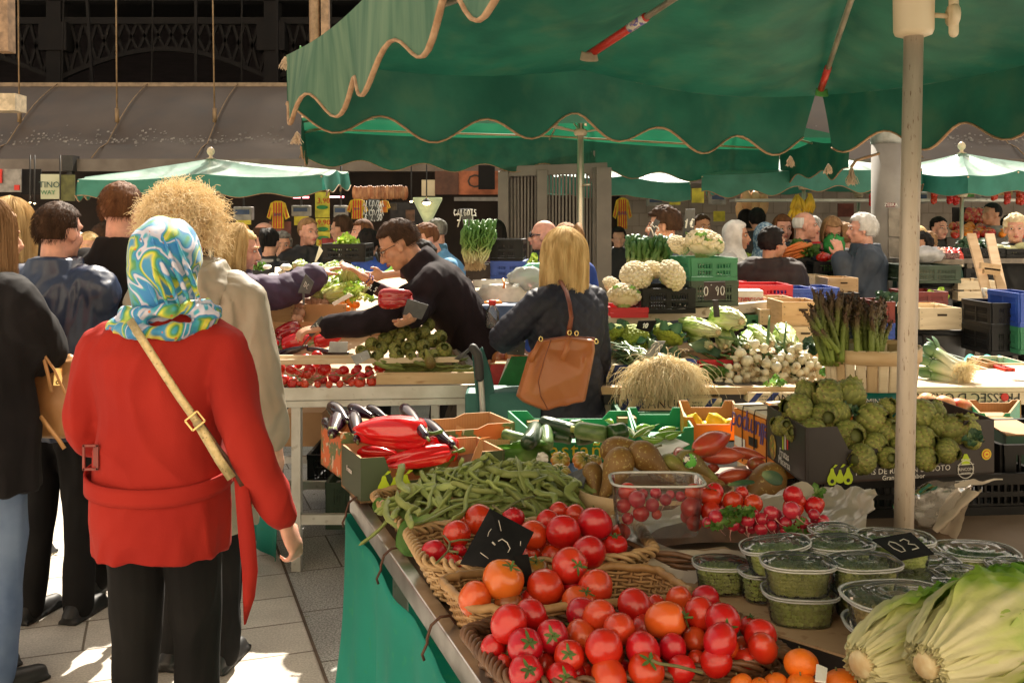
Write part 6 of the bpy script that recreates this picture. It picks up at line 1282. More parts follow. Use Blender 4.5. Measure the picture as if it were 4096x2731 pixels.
mb=MB();mb.add([at('F',1720,1095,2.98),at('F',1800,890,3.0),at('F',2040,900,3.02),at('F',1990,1095,3.0)],[(0,1,2,3)],0,False);Za('flap',mb,Zo,cf,solid=.005)
mb=MB();mb.add([at('F',1605,1000,3.05),at('F',1765,1000,3.05),at('F',1720,1100,3.0),at('F',1640,1080,3.0)],[(0,1,2,3)],0,False);Za('flap',mb,mat('grey_board',(.2,.15,.12),.8),cf,solid=.004)
mb=MB();mb.add([at('F',1770,960,2.99),at('F',1815,880,3.0),at('F',1900,872,3.0),at('F',1800,895,2.995)],[(0,1,2,3)],0,False);Za('flap_print',mb,Yj,cf)
C0=atz('G',0,790,.95);
g1,gs1,gc1=tray('green_carton','green carton with yellow lettering holding cucumbers and courgettes',[at('G',60,760,3.62),at('G',1010,745,3.62),at('G',1060,900,3.22),at('G',260,925,3.22)],.835,.095,Yk,cut=.3,inner=Yk)
Zk('castañer',.075,at('G',640,985,3.213)+V((0,-.0,0.0)),(1,0,0),(0,0,1),Xb,gs1[2],w=1.1)
g2,gs2,gc2=tray('green_carton','smaller green carton holding long green peppers beside the cucumbers',[at('G',1000,745,3.66),at('G',1420,742,3.66),at('G',1520,860,3.30),at('G',1070,905,3.24)],.85,.085,Yk,cut=.3,inner=Yk)
g3,gs3,gc3=tray('orange_carton','orange carton holding lemons behind the price card',[at('G',1400,722,3.75),at('G',1830,722,3.75),at('G',1900,850,3.42),at('G',1440,850,3.42)],.86,.085,Yj,cut=.3)
for i,(a,b,z,r,k,lb)in enumerate((((310,760),(600,840),.98,62,'cuc','dark cucumber lying across the top of the green carton'),((590,820),(840,860),.98,70,'zuc','pale green courgette beside the dark cucumber'),((20,850),(200,900),.955,46,'zuc','pale courgette at the left end of the green carton'),((850,860),(985,830),.98,78,'zucd','dark courgette seen end-on at the right of the carton'),((420,880),(560,900),.95,42,'cuc','cucumber low in the middle of the green carton'),((600,905),(740,880),.95,38,'cuc','cucumber end under the pale courgette'),((540,775),(640,765),.96,30,'zuc','sunlit courgette end at the back of the carton'))):
 span(k,'G',a,b,z,r,{'cuc':.21,'zuc':.17,'zucd':.17}[k],{'cuc':.026}.get(k,.032),label=lb,group='cucumbers and courgettes in the green carton',flip=i==1)
Ze('cuc','G',245,865,z=.965,rpx=66,r0=.026,dirn=(.15,1,.05),label='dark cucumber seen end-on near the left of the carton',group='cucumbers and courgettes in the green carton')
Ze('zuc','G',362,885,z=.955,rpx=52,r0=.032,dirn=(0,1,.4),label='pale courgette standing on end in the carton',group='cucumbers and courgettes in the green carton')
for i,(a,b,r)in enumerate((((1040,880),(1215,790),26),((1215,870),(1445,835),34),((1100,870),(1280,890),26),((1120,870),(1170,815),16),((1060,820),(1190,800),26),((830,750),(890,800),20),((1240,830),(1380,810),30),((990,800),(1060,870),30),((1290,880),(1400,850),24))):
 span('gpep','G',a,b,.97,r,.15,.019,label='light green long pepper in the smaller green carton',group='long green peppers',flip=i%2==0)
for i,(x,y,r,dn)in enumerate(((1510,785,78,(.2,-.3,1)),(1690,770,74,(-.6,-.2,.9)),(1805,775,46,(1,0,.3)),(1730,770,50,(.5,-.9,.2)),(1600,835,60,(1,.2,.1)),(1610,790,40,(0,1,.2)))):
 Ze('lemon','G',x,y,d=3.52,rpx=r,r0=.034,dirn=dn,label='bright yellow lemon in the orange carton',group='lemons in the orange carton')
for x,y,w_ in((260,770,110),(990,740,150),(690,920,170)):
 mb=MB();c=at('G',x,y,3.30 if y>900 else 3.6);mb.box(c,(npx('G',w_,3.4),.05,.02),rot=.1);Za('folded_tab',mb,Zo,None,label='torn brown cardboard tab on the %s of the green carton'%{260:'left rear edge',990:'right rear edge',690:'front edge'}[x],cat='cardboard',group='torn tabs of the green cartons')
for x,y,r,rt,lb in((1885,270,118,(.7,.1,0),'ribbed orange tomato with dry calyx, back left of the three'),(1880,415,138,(.4,0,.3),'ribbed orange tomato nearest the slate, front of the three'),(2150,285,135,(.8,-.1,.8),'ribbed yellow-green tomato on the right of the three'),(2290,265,85,(.3,.2,0),'orange tomato peeping out behind the ribbed ones')):
 Ze('heir','N3',x,y,z=.93,rpx=r,r0=.045,rot=rt,label=lb,group='ribbed heirloom tomatoes')
for i,(x,y,dv)in enumerate(((1690,330,(-.2,.1,1)),(1750,490,(1,.2,.1)))):
 mb=MB();leaf(mb,at('N3',x,y,2.78),dv,(0,-1,.3),.04,.02,cup=.3,curl=.3,ruff=.5,rf=20);Za('paper_scrap',mb,Zl,None,label='crumpled white paper %s the ribbed tomatoes'%('left of','below','in front of')[i],cat='paper',group='crumpled papers')
Zn('slate price card leaning between ribbed tomatoes and pears','N3',[(1865,465),(2215,330),(2130,690),(1890,690)],[2.70,2.66,2.60,2.62],Zu,txt='2,',hs=.4)
Zn('blank white card above the pears catching the sun','G',[(1195,945),(1335,865),(1490,930),(1280,1030)],[2.98,3.05,2.95,2.9],Zl)
m_spl=mat('bent_wood_splint',(.55,.37,.19),.6,c2=(.66,.48,.28),scale=8,stretch=(1,1,5))
def oval(c,rx,ry,rot,a):return V((c[0]+rx*cos(a)*cos(rot)-ry*sin(a)*sin(rot),c[1]+rx*cos(a)*sin(rot)+ry*sin(a)*cos(rot),0))
pb=Zc('splint_basket','low splint basket with wooden band full of russet pears','basket',at('N4',900,900,2.45),world=True,group='wooden splint baskets');pc=(.38,2.64)
mb=MB();mb.grid(lambda u,v:oval(pc,.20*(.8+.2*v),.14*(.8+.2*v),.12,2*pi*u)+V((0,0,.80+.105*v)),60,4);Za('splints',mb,mat('splint_dark',(.22,.12,.055),.7,c2=(.32,.19,.09),scale=6,stretch=(1,1,.2)),pb,solid=.003)
mb=MB();mb.grid(lambda u,v:oval(pc,.208,.146,.12,2*pi*u)+V((0,0,.872+.04*v)),60,2);Za('rim_band',mb,m_spl,pb,solid=.004)
mb=MB();mb.add([oval(pc,.18,.12,.12,2*pi*k/40)+V((0,0,.87))for k in range(40)],[list(range(40))]);Za('liner',mb,mat('basket_inner',0),pb)
for k,x,y,r,z,e,lb in(('pear',540,150,175,.99,(840,120),'pear at the back lying on its side, neck to the right'),('pear',210,480,128,.93,(230,600),'pear at the left end of the basket'),('pear',480,370,188,.965,(350,650),'pear with its neck hanging over the rim at the left'),('pear',870,270,182,.985,(1060,430),'speckled pear standing highest in the middle'),('pearg',1150,320,115,.97,(1310,400),'green-necked pear behind the punnet'),('pearg',1350,300,150,.97,(1740,540),'long pear with a round sticker on its side'),('pear',2210,570,215,.90,(2000,800),'pear alone beside the radish basket'),('pear',1000,420,120,.93,(1300,520),'pear seen through the clear punnet'),('pear',1450,480,130,.93,(1790,560),'brown pear under the stickered one')):
 p=atz('N4',x,y,z);e3=at('N4',e[0],e[1],p.y-.02);q=PR[k].put(p+(e3-p)*.22,aim(e3-p),npx('N4',r,p.y)/.037,'russet '+lb,'pears around the clear punnet')
mb=MB();c=at('N4',1352,275,2.36);mb.ell(c,(.017,.004,.018));Za('fruit_sticker',mb,mat('fruit_label',(.6,.58,.5),.5,c2=(.03,.03,.03),scale=180,lo=.45,hi=.5,c3=(.1,.4,.05),scale3=60,lo3=.55,hi3=.56),None,label='round fruit sticker on the long pear',cat='sticker')
for i,(a,b,z,r,lb)in enumerate((((1830,-40),(1400,140),1.02,135,'biggest pointed tomato rising on top of the pile'),((1480,230),(2000,215),.975,105,'pointed tomato lying across the middle of the pile'),((1830,130),(2250,240),.95,68,'pointed tomato at the back right, tip to the right'),((2020,310),(2260,330),.93,80,'short pointed tomato at the right end of the pile'),((1680,480),(2080,400),.925,92,'dull red tomato at the front of the pile'),((2080,360),(2250,410),.91,50,'tomato tip behind the front one'),((1560,350),(1700,360),.92,65,'bright red tomato left under the pile'),((1230,140),(1250,300),.95,88,'upright tomato left of the pile beside the white card'),((1050,230),(1180,230),.94,50,'red tomato shoulder just right of the middle pear'),((1640,440),(1790,490),.90,38,'thin red tomato end next to the long pear'),((1700,60),(1500,200),.97,80,'pointed tomato under the biggest one'))):
 span('horn','N4',a,b,z,r,.13,.033,label=lb,group='long pointed tomatoes behind the pears',flip=i in(0,))
mb=MB();leaf(mb,at('N4',1800,560,2.42),(1,.15,.12),(0,-.5,1),.07,.012,cup=.2,curl=.1);Za('leaf',mb,Zw,None,label='narrow grey-green leaf below the pointed tomatoes',cat='leaf')
Yi('dark leaf at the corner of the black pear carton',at('N4',2200,420,2.5),(.9,0,-.35),(0,-1,.3),.06,.02,Zw,cup=.2,curl=.2)
m_clear=Zs('clear_plastic',(.985,.985,.985),.06);m_haze=Zs('ribbed_clear_plastic',(.97,.97,.97),.035);m_rimp=Zs('milky_rim_plastic',(1,1,1),.55,(.85,.86,.84))
pn=Zc('plastic_punnet','clear ribbed plastic punnet holding radishes and small tomatoes','punnet',at('N4',900,1000,2.17),world=True)
tl_,tr_,bl_=at('N4',425,455,2.16),at('N4',1500,520,2.10),at('N4',520,1010,2.13);pc2=(at('N4',960,490,2.22));hw=npx('N4',535,2.18)/1
def oct_(u,k,z):
 a=2*pi*u;q=1/(abs(cos(a))**5+abs(sin(a))**5)**.2;return V((pc2.x+hw*k*cos(a)*q,pc2.y+.062*k*sin(a)*q,z))
zt=pc2.z;mb=MB();mb.grid(lambda u,v:oct_(u,.88+.12*v+.006*sin(u*2*pi*40),zt-.115+.115*v),200,4);mb.add([oct_(k/24,.87,zt-.114)for k in range(24)],[list(range(24))]);Za('wall',mb,m_haze,pn)
mb=MB();mb.tube([oct_(k/48,1.03,zt)for k in range(48)],.004,6,closed=True,ell=.7);Za('rim',mb,m_rimp,pn)
for x,y,r,k in((620,640,112,'tom0'),(730,725,102,'rad'),(570,800,85,'tom1'),(910,790,82,'rad'),(775,890,98,'tom2'),(620,950,70,'tom0'),(950,650,70,'rad'),(1065,730,72,'rad'),(1120,670,55,'rad'),(1240,690,62,'rad'),(800,660,60,'rad'),(960,900,60,'tom1')):
 Ze(k,'N4',x,y,d=pc2.y-(.02 if y>700 else-.015),rpx=r,r0=.0165 if k=='rad' else.035,rot=(-1.5,.3,0)if k!='rad' else(.4,.3,ru(0,6)),label='small red %s seen through the clear punnet'%('radish' if k=='rad' else 'tomato'),group='%s in the clear punnet'%('radishes' if k=='rad' else 'small tomatoes'))
rc=at('L6',760,300,2.22);cR=(.50,2.30)
rbk=Zc('wicker_basket','round dark wicker basket lined with crumpled film under the radishes','basket',(.5,2.3,.80),world=True,group='wicker produce baskets')
mb=MB()
for k in range(7):
 z=.895-.006+.010*(k-5);mb.tube([oval(cR,.25+.004*k,.19+.003*k,.1,2*pi*i/48)+V((0,0,z+.004*sin(i*1.7+k*2)))for i in range(48)],.0062,6,closed=True)
Za('weave',mb,Xn,rbk);mb=MB();mb.grid(lambda u,v:oval(cR,.22+.03*v,.16+.03*v,.1,2*pi*u)+V((0,0,.82+.07*v)),40,3);Za('wall',mb,Xn,rbk)
m_film=mat('crumpled_greaseproof_paper',(.62,.53,.42),.3,c2=(.72,.64,.53),scale=7,transl=.35,alpha=.86,spec=.7,coat=.4)
def crum(p,s_=.012,f=22):return p+V((noise.noise(p*f)+.6*abs(noise.noise(p*f*2.3)),noise.noise(p*f+V((9,0,0))),noise.noise(p*f+V((0,9,0)))-.8*abs(noise.noise(p*f*1.7))))*s_
mb=MB()
def film(u,v):
 a=2*pi*u;left=max(0,cos(a-pi-.55));rt=max(0,cos(a));R0=.15+(.075+.06*rt)*v;p=oval(cR,R0*1.2,R0*.86,.1,a);z=.885+.045*v-(.16*left**6)*max(0,v-.45)*3.2*(v)+.055*rt*v-.02*v*max(0,sin(a));fr=max(0,-sin(a));z-=.03*fr*v*(1-left)
 p+=V((-.13*left**6*v*v,-.06*left**6*v,z));return crum(p,.020*v+.003,17)
mb.grid(film,150,34);Za('paper_liner',mb,m_film,rbk)
GR='round red tomatoes above the radishes'
for i,(x,y,r)in enumerate(((1400,650,112),(1370,830,130),(1590,690,136),(1640,640,112),(1600,875,122),(1860,750,122),(2095,780,116),(1740,810,65),(1400,1010,92),(1320,930,80),(1960,650,80))):
 Ze('tom%d'%(i%3),'N4',x,y,d=2.24-.00008*(y-640)*1.5+(.03 if r<90 else 0),rpx=r,r0=.035,rot=(-1.6,.3*(-1)**i,0)if i!=2 else(.1,.1,0),label='round red tomato piled in the paper-lined basket above the radishes',group=GR)
for i,(x,y,r)in enumerate(((900,130,64),(900,205,66),(1030,195,62),(1060,180,40),(930,160,50))):Ze('tom%d'%(i%3),'L6',x,y,d=2.27,rpx=r,r0=.035,rot=(-1.5,.2,0),label='round red tomato piled in the paper-lined basket above the radishes',group=GR)
for i,(x,y,r)in enumerate(((1655,930,86),(1555,1000,66),(1740,880,62),(1860,1020,80),(2030,965,86),(2190,960,76),(2110,890,54),(1910,905,54),(2165,1065,74),(2310,1030,66),(2290,870,72),(1960,1080,50))):Ze('rad','N4',x,y,d=2.13+.03*(i%3==2),rpx=r,r0=.0165,rot=(-.9+ru(-.4,.5),ru(-.5,.5),ru(-1,1)),label='small crimson radish bunched at the front of the paper-lined basket',group='radishes in the paper-lined basket')
for i,(x,y,r)in enumerate(((765,238,46),(800,255,42),(890,220,56),(850,302,44),(775,327,44),(955,300,44),(1030,247,36),(1045,285,36),(1090,287,40),(700,337,44),(920,330,40),(700,275,42),(1000,330,36),(640,330,40),(850,345,34))):Ze('rad','L6',x,y,d=2.13+.03*(i%3==1),rpx=r,r0=.0165,rot=(-.9+ru(-.4,.5),ru(-.5,.5),ru(-1,1)),label='small crimson radish bunched at the front of the paper-lined basket',group='radishes in the paper-lined basket')
def Zb(label,reg,x,y,d,s_,n=8,m=None,name='leaf_bunch',cat='leaves',grp=None):
 mb=MB();c=at(reg,x,y,d)
 for k in range(n):a=ru(0,6.28);leaf(mb,c+V((ru(-.3,.3)*s_,ru(-.2,.2)*s_,ru(-.2,.2)*s_)),(cos(a),-.3+.4*sin(a),ru(-.2,.7)),(0,-.7,.7),s_*ru(.6,1),s_*.3,cup=.3,curl=.3,ruff=.5,rf=14,nu=5,nv=7,seed=k)
 Za(name,mb,m or Yg,None,label=label,cat=cat,group=grp)
for i,(x,y)in enumerate(((1720,1030),(1860,920),(2010,870))):Zb(('dark radish leaves','pale radish stalks','radish tops')[i]+' '+('at the front left of the radishes','between the radishes and tomatoes','behind the middle radishes')[i],'N4',x,y,2.12,.035,9,grp='radish leaves')
Zb('radish leaves at the right end of the bunch','L6',910,330,2.12,.035,9,grp='radish leaves');Zb('yellowing leaves standing above the right-hand radishes','L6',1040,120,2.3,.03,7,grp='radish leaves')
def Zr(name,label,a,b,w,z0,z1,m,mtop=None,cat='box',group='cardboard produce boxes'):
 """closed box: front edge runs a->b in plan, depth vector w"""
 a,b,w=V((a[0],a[1],0)),V((b[0],b[1],0)),V((w[0],w[1],0));root=Zc(name,label,cat,((a.x+b.x)/2,(a.y+b.y)/2,z0),world=True,group=group);mb=MB()
 q=[a,b,b+w,a+w];mb.add([p+V((0,0,z0))for p in q]+[p+V((0,0,z1))for p in q],[(3,2,1,0),(0,1,5,4),(1,2,6,5),(2,3,7,6),(3,0,4,7)],0,False);Za('walls',mb,m,root)
 mb=MB();mb.add([p+V((0,0,z1+.001))for p in q]+[p+V((0,0,z1+.006))for p in q],[(3,2,1,0),(4,5,6,7),(0,1,5,4),(1,2,6,5),(2,3,7,6),(3,0,4,7)],0,False);Za('lid',mb,mtop or Zo,root);return root
Xo=mat('light_card_top',(.42,.26,.14),.8,c2=(.50,.33,.19),scale=6,c3=(.36,.2,.1),scale3=30)
A=atz('N2',780,230,.845);Bq=atz('N2',1790,500,.845)
A=V((.30,2.27,0));Bq=V((.427,1.90,0))
ob=Zr('orange_carton','low orange carton with dark script lettering under the pea tubs',A,Bq,((Bq-A).y*-.9*.6,(Bq-A).x*.9*.6),.80,.843,Yj,Xo)
dB=(Bq-A).normalized();nB=V((dB.y,-dB.x,0));nB=nB if nB.x<0 else-nB
Zk('Tellumpod',.036,A.lerp(Bq,.55)+nB*.0012+V((0,0,.823)),-dB if False else dB,(0,0,1),m_dprint,ob,shear=.3)
bbx=Zr('dark_carton','dark flat carton carrying the lidded pea tubs',(.435,1.88),(.80,1.52),(.62,.42),.80,.846,Yw,Xo)
Zk('citrus',.016,V((.50,1.812,.825))+V((-.002,-.002,0)),V((.365,-.36,0)),(0,0,1),Zf,bbx)
def tubproto():
 hw,hd,H=.072,.056,.052
 def q(u,k,z):a=2*pi*u;w=1/(abs(cos(a))**2.8+abs(sin(a))**2.8)**(1/2.8);return V((hw*k*cos(a)*w,hd*k*sin(a)*w,z))
 w=MB();w.grid(lambda u,v:q(u,.80+.13*v+.003*sin(u*2*pi*30),H*v),144,4);w.add([q(k/32,.8,.001)for k in range(32)],[list(range(32))[::-1]])
 o=Za('lidded_tub',w,m_haze,loc=(0,0,0),label='x',cat='tub')
 if 'base_off' in o:del o['base_off']
 l=MB();l.grid(lambda u,v:q(u,max(.01,1-v*1.0),H+.004+.008*sin(min(1,v*2.2)*pi/2)+.0016*sin(v*22)*(v<.6)-.004*(v>.75)),72,14);Za('lid',l,m_clear,o)
 for z,k in((H,1.0),(H+.005,1.02)):r=MB();r.tube([q(i/48,k,z)for i in range(48)],.0026,6,closed=True,ell=.7);Za('rim',r,m_rimp,o)
 return Proto(o)
TUB=tubproto();FILLP=[]
tubs=[(810,432,218,2,.14,'tilted tub in the second layer at the left'),(1180,425,222,2,0,'tub in the second layer behind the middle'),(1545,392,232,2,0,'tub under the black price card'),(1150,342,150,2,0,'hindmost tub behind the others'),(450,550,182,1,0,'tub standing alone at the left on the orange carton'),(720,600,165,1,0,'tub half hidden beneath the tilted one'),(930,545,232,2,0,'upper tub of the front left stack'),(1345,545,230,2,0,'upper tub of the front middle stack'),(945,728,238,1,0,'lower tub of the front left stack, bright peas in front'),(1370,700,235,1,0,'lower tub of the front middle stack'),(1615,640,245,1,0,'tub between the front stacks and the lettuce'),(1740,535,200,1,0,'tub just below the black price card'),(2050,475,252,1,0,'far right tub at the back'),(1925,608,165,1,0,'tub right behind the romaine leaves'),(2270,562,150,1,0,'tub at the extreme right edge'),(1560,760,345,2,0,'large tub of yellow beans nearest the romaine'),(1560,935,330,1,0,'tub underneath the large yellow bean tub'),(1850,700,130,1,0,'small tub half covered by the romaine'),(1480,760,200,1,0,'tub hidden behind the large yellow bean tub')]
ppos=[]
for i,(x,y,r,lv,tl,lb)in enumerate(tubs):
 z=.908 if lv==1 else.966;p=atz('L6',x,y,z);s_=npx('L6',r,p.y)/.074;p.z-=.055
 TUB.put(p,(.0,-tl,R(8)*(1 if i%2 else-.6)),(s_,s_,1),'clear lidded tub of %s, '%('yellow beans' if i in(15,16)else 'peas')+lb,'lidded tubs of shelled peas');ppos.append((p,s_,i))
random.seed(5)
for p,s_,i in ppos:
 key='chick' if i in(15,16)else 'pea';near_=i in(8,6,15,4);pts=[]
 for lay in range(7):
  zz=.006+.0075*lay;k=.80+.13*zz/.052;nn_=22 if key=='pea' else 16
  if zz>.042:continue
  for j in range(int(nn_*s_*1.25)):
   a=pi+(j+.5*(lay%2)+ru(-.2,.2))*pi/(nn_*s_*1.25);w=1/(abs(cos(a))**2.8+abs(sin(a))**2.8)**(1/2.8)
   pts.append(V((p.x+(.072*k-.008)*s_*cos(a)*w,p.y+(.056*k-.008)*s_*sin(a)*w+ru(0,.003),p.z+zz+ru(-.001,.001))))
 top=[V((p.x+(.058*s_)*sqrt(t)*cos(j*2.4),p.y+.044*s_*sqrt(t)*sin(j*2.4),p.z+.040+ru(0,.005)))for j,t in[(j,(j+.5)/110)for j in range(110)]]
 if i in(8,):
  for q in pts:PR[key].put(q,None,1.15*s_,'green pea against the front wall of the lower front left tub','peas in the lower front left tub')
  rest=top
 elif i==15:
  for q in pts[:90]:PR[key].put(q,None,1.1,'yellow bean in the large tub nearest the romaine','beans in the large yellow bean tub')
  rest=top+pts[90:]
 else:rest=pts+top
 mb=MB();
 for q in rest:rr=.0054*s_*ru(.9,1.1);mb.ell(q,(rr,rr,rr),None,8,5)
 o=Za('shelled_peas' if key=='pea' else 'shelled_beans',mb,mat('shelled_pea',0)if key=='pea' else mat('shelled_yellow_bean',0),None,label='loose shelled %s filling the %s'%('peas' if key=='pea' else 'yellow beans',tubs[i][5]),cat='peas' if key=='pea' else 'beans',kind='stuff',group='loose peas and beans in the tubs')
def head(key,reg,base,tip,d0,d1,r,r0,label,group,roll=0,L0=.33):
 a=at(reg,*base,d0);b=at(reg,*tip,d1);s_=npx(reg,r,(d0+d1)/2)/r0;return PR[key].put(a,aim(b-a,roll),(s_,s_,(b-a).length/L0),label,group)
head('rom0','L6',(1730,1200),(2480,770),1.42,1.62,270,.085,'big romaine lettuce with cut base at the lower right corner','romaine lettuces in the corner',2.2)
head('rom1','L6',(1320,1190),(2050,860),1.50,1.66,215,.065,'narrower romaine lettuce lying behind the big one','romaine lettuces in the corner',1.0,.30)
for i,(x,y,r)in enumerate(((950,1185,108),(575,1310,72),(690,1330,62),(790,1310,78),(955,1330,100),(1195,1310,105),(1100,1390,90),(860,1400,90),(640,1400,80))):
 Ze('mandarin','L6',x,y,z=.90 if i==0 else.875,rpx=r,r0=.033,label='mandarin %s'%('standing highest in front of the plum tomatoes' if i==0 else 'in the row cut by the bottom edge of the picture'),group='mandarins at the bottom edge')
cr2=Zr('low_carton','low carton under the mandarins at the bottom edge',(.10,1.44),(.62,1.52),(-.03,.08),.80,.83,Yj,Xo)
Zn('small white card behind the mandarins','L6',[(1050,1180),(1120,1210),(1110,1300),(1040,1290)],[1.50,1.50,1.46,1.46],Zl)
def Yu(reg,x,y,o,n_):
 """where the ray through a crop pixel meets a plane"""
 u,v=uv(reg,x,y);d=V(((u-CX)/FL,1,-(v-HV)/FL));e=V((0,0,EYE));t=(V(o)-e).dot(V(n_))/d.dot(V(n_));return e+d*t
PA,PBq=at('H',440,1255,2.62),at('H',1915,1215,2.74);pz0=PA.z;PBq.z=pz0
PC=at('H',135,1110,2.95);
dF=(PBq-PA);dF.z=0;dF.normalize();dS=V((PC.x-PA.x,PC.y-PA.y,0));
bp,sp_,cp_=tray('pear_carton','black pear carton with white lettering heaped with large artichokes',[PA+dS,PBq+dS,PBq,PA],pz0,.150,Yw,cut=.42,notch=(0,2),inner=mat('dark_card_inside',(.07,.04,.03),.8))
nF=V((dF.y,-dF.x,0));oF=PA+nF*.002
def fp(x,y):return Yu('H',x,y,oF,nF)
Zk('PERAS DE RINCÓN DE SOTO',npx('H',62,2.68),fp(1205,1138),dF,(0,0,1),Zf,sp_[2],w=1.04)
Zk('Grandes en sabor',npx('H',52,2.68),fp(1205,1190),dF,(0,0,1),Zf,sp_[2])
pears(fp(705,1185),dF,V((0,0,1)),npx('H',150,2.65)/.12*1.0,sp_[2])
c=fp(1692,1130);rr=npx('H',70,2.7)
mb=MB();mb.tube([c+dF*rr*cos(2*pi*k/32)+V((0,0,rr*sin(2*pi*k/32)))for k in range(32)],.0012,5,closed=True);mb.bar(c+dF*rr*-1.05+V((0,0,.005))+V((0,0,rr*.35)),c+dF*rr*1.05+V((0,0,.005))+V((0,0,rr*.35)),.0015);mb.bar(c-dF*rr*1.05-V((0,0,rr*.5)),c+dF*rr*1.05-V((0,0,rr*.5)),.0015);Za('round_seal',mb,Zf,sp_[2])
Zm([(-.012,0),(-.014,.012),(-.004,.03),(.004,.03),(.014,.012),(.012,0)],c+V((0,0,.012)),dF,(0,0,1),Xg,sp_[2]);Zk('RINCON',npx('H',34,2.7),c,dF,(0,0,1),Zf,sp_[2]);Zk('DE SOTO',npx('H',20,2.7),c-V((0,0,.011)),dF,(0,0,1),Zf,sp_[2]);Zk('PERAS DE',npx('H',20,2.7),c+V((0,0,.026)),dF,(0,0,1),Zf,sp_[2]);Zk('LA RIOJA',npx('H',17,2.7),c-V((0,0,.030)),dF,(0,0,1),Zf,sp_[2])
Zk('www.perasderincondesoto.com',npx('H',14,2.7),fp(1690,1218),dF,(0,0,1),Zf,sp_[2])
c=fp(1855,1012);Zm(circ(npx('H',44,2.7),28),c,dF,(0,0,1),Xb,sp_[2],'seal');Zm(circ(npx('H',33,2.7),28),c+nF*.0006,dF,(0,0,1),Zi,sp_[2],'seal');Zm(circ(npx('H',26,2.7),28),c+nF*.0012,dF,(0,0,1),Xb,sp_[2],'seal');Zm(circ(npx('H',14,2.7),6,.5),c+nF*.0018,dF,(0,0,1),Zi,sp_[2],'seal')
nS=V((-dS.y,dS.x,0)).normalized();nS=nS if nS.x<0 else-nS;dS1=-dS.normalized();oS=PA+nS*.002
def fs_(x,y):return Yu('H',x,y,oS,nS)
Zk('Frutas',.032,fs_(268,1015),dS1,(0,0,1),Zf,sp_[3]);Zk('Micersa',.032,fs_(268,1080),dS1,(0,0,1),Zf,sp_[3])
Zm(circ(.030,24,1.2),fs_(178,955),dS1,(0,0,1),mat('fruit_picture',(.4,.08,.03),.5,c2=(.12,.25,.03),scale=60,c3=(.6,.4,.05),scale3=50,lo3=.55,hi3=.6),sp_[3],'fruit_picture')
for q,mm in((0,Xg),(1,Zf),(2,Zi)):Zm([(-.006,-.025),(.006,-.025),(.006,.025),(-.006,.025)],fs_(258+18*q,905),dS1,(0,0,1),mm,sp_[3],'flag_sticker')
GA='large artichokes in the black pear carton'
arts=[(440,520,78,(-.5,.3,.9)),(600,555,128,(-.8,-.3,.5)),(780,545,108,(.5,.4,.8)),(370,665,118,(-.9,-.4,.3)),(590,730,112,(-.1,-1,.25)),(960,745,118,(.6,-.8,.1)),(240,790,72,(-.8,-.3,.5)),(360,840,80,(-.5,-.7,.2)),(490,870,118,(-.9,-.4,.35)),(780,880,122,(.1,-1,.3)),(985,950,98,(.4,-1,0)),(1075,640,62,(.3,-.6,.6)),(1330,705,118,(-.8,-.1,.6)),(1450,680,80,(.4,.3,.8)),(1590,820,108,(.3,-.6,.7)),(1350,910,108,(.5,-.9,.1)),(1545,985,92,(.5,-.8,-.1)),(1700,810,90,(.5,.3,.7)),(1740,900,68,(.6,-.4,.4)),(870,1050,112,(-.7,-.7,.1)),(1080,1040,75,(0,-1,.2)),(1380,1050,85,(.4,-.8,.2)),(1100,840,100,(.1,-.8,.5)),(1480,800,80,(0,.2,1)),(690,690,90,(0,.3,1)),(1200,960,90,(0,-1,.2)),(1180,820,80,(0,0,1)),(300,800,60,(-.4,-.7,.5))]
for i,(x,y,r,dn)in enumerate(arts):
 d=2.86-(y-520)/530*.20+(.05 if x<300 else 0);rowl='topmost' if y<600 else 'middle layer' if y<900 else 'front row'
 Ze('art%d'%(i%3),'H',x,y,d=d,rpx=r*1.02,r0=.052,dirn=dn,label='large artichoke in the %s of the black carton, %s of the pole'%(rowl,'left' if x<1150 else 'right'),group=GA)
Zb('curled artichoke leaves at the right corner of the carton','H',1750,890,2.66,.04,8,Zw,grp='artichoke leaves');Zb('dark artichoke leaves between the heads left of the pole','H',800,670,2.8,.05,8,Zw,grp='artichoke leaves')
def crate(name,label,c,size,rot,m,group='plastic crates',cols=10,rws=4,band=.3,cat='crate',tilt=None,solidtop=True,label_m=None):
 """slotted plastic crate, one mesh per side"""
 L_,W_,H_=size;root=Zc(name,label,cat,c,rz=rot,group=group)
 if tilt:root.rotation_euler=(tilt[0],tilt[1],rot)
 for s_,(ax,ay,ln)in enumerate(((0,-W_/2,L_),(0,W_/2,L_),(-L_/2,0,W_),(L_/2,0,W_))):
  mb=MB();h_=s_<2;cc=max(3,int(cols*(1 if h_ else W_/L_)))
  def bx(t,z,w,hh,th=.008):mb.box((ax+(t if h_ else 0),ay+(0 if h_ else t),z),(w,th,hh)if h_ else(th,w,hh))
  bx(0,H_-.014,ln,.028,.016);bx(0,.012,ln,.024,.012);bx(0,H_*.5,ln-.03,.014,.0086)if rws>2 else None
  for k in(-1,0,1):bx(k*(ln/2-.02),H_/2,.034 if k else.022,H_-.052,.0125)
  for k in range(cc*2+1):
   t=-ln/2+.03+(ln-.06)*k/(cc*2);bx(t,H_/2,.006,H_-.054,.007)
  for k in range(1,rws+1):bx(0,H_*k/(rws+1),ln-.04,.006,.0064)
  Za('side',mb,m,root)
 mb=MB();mb.box((0,0,.006),(L_-.01,W_-.01,.008));Za('base',mb,m,root);return root
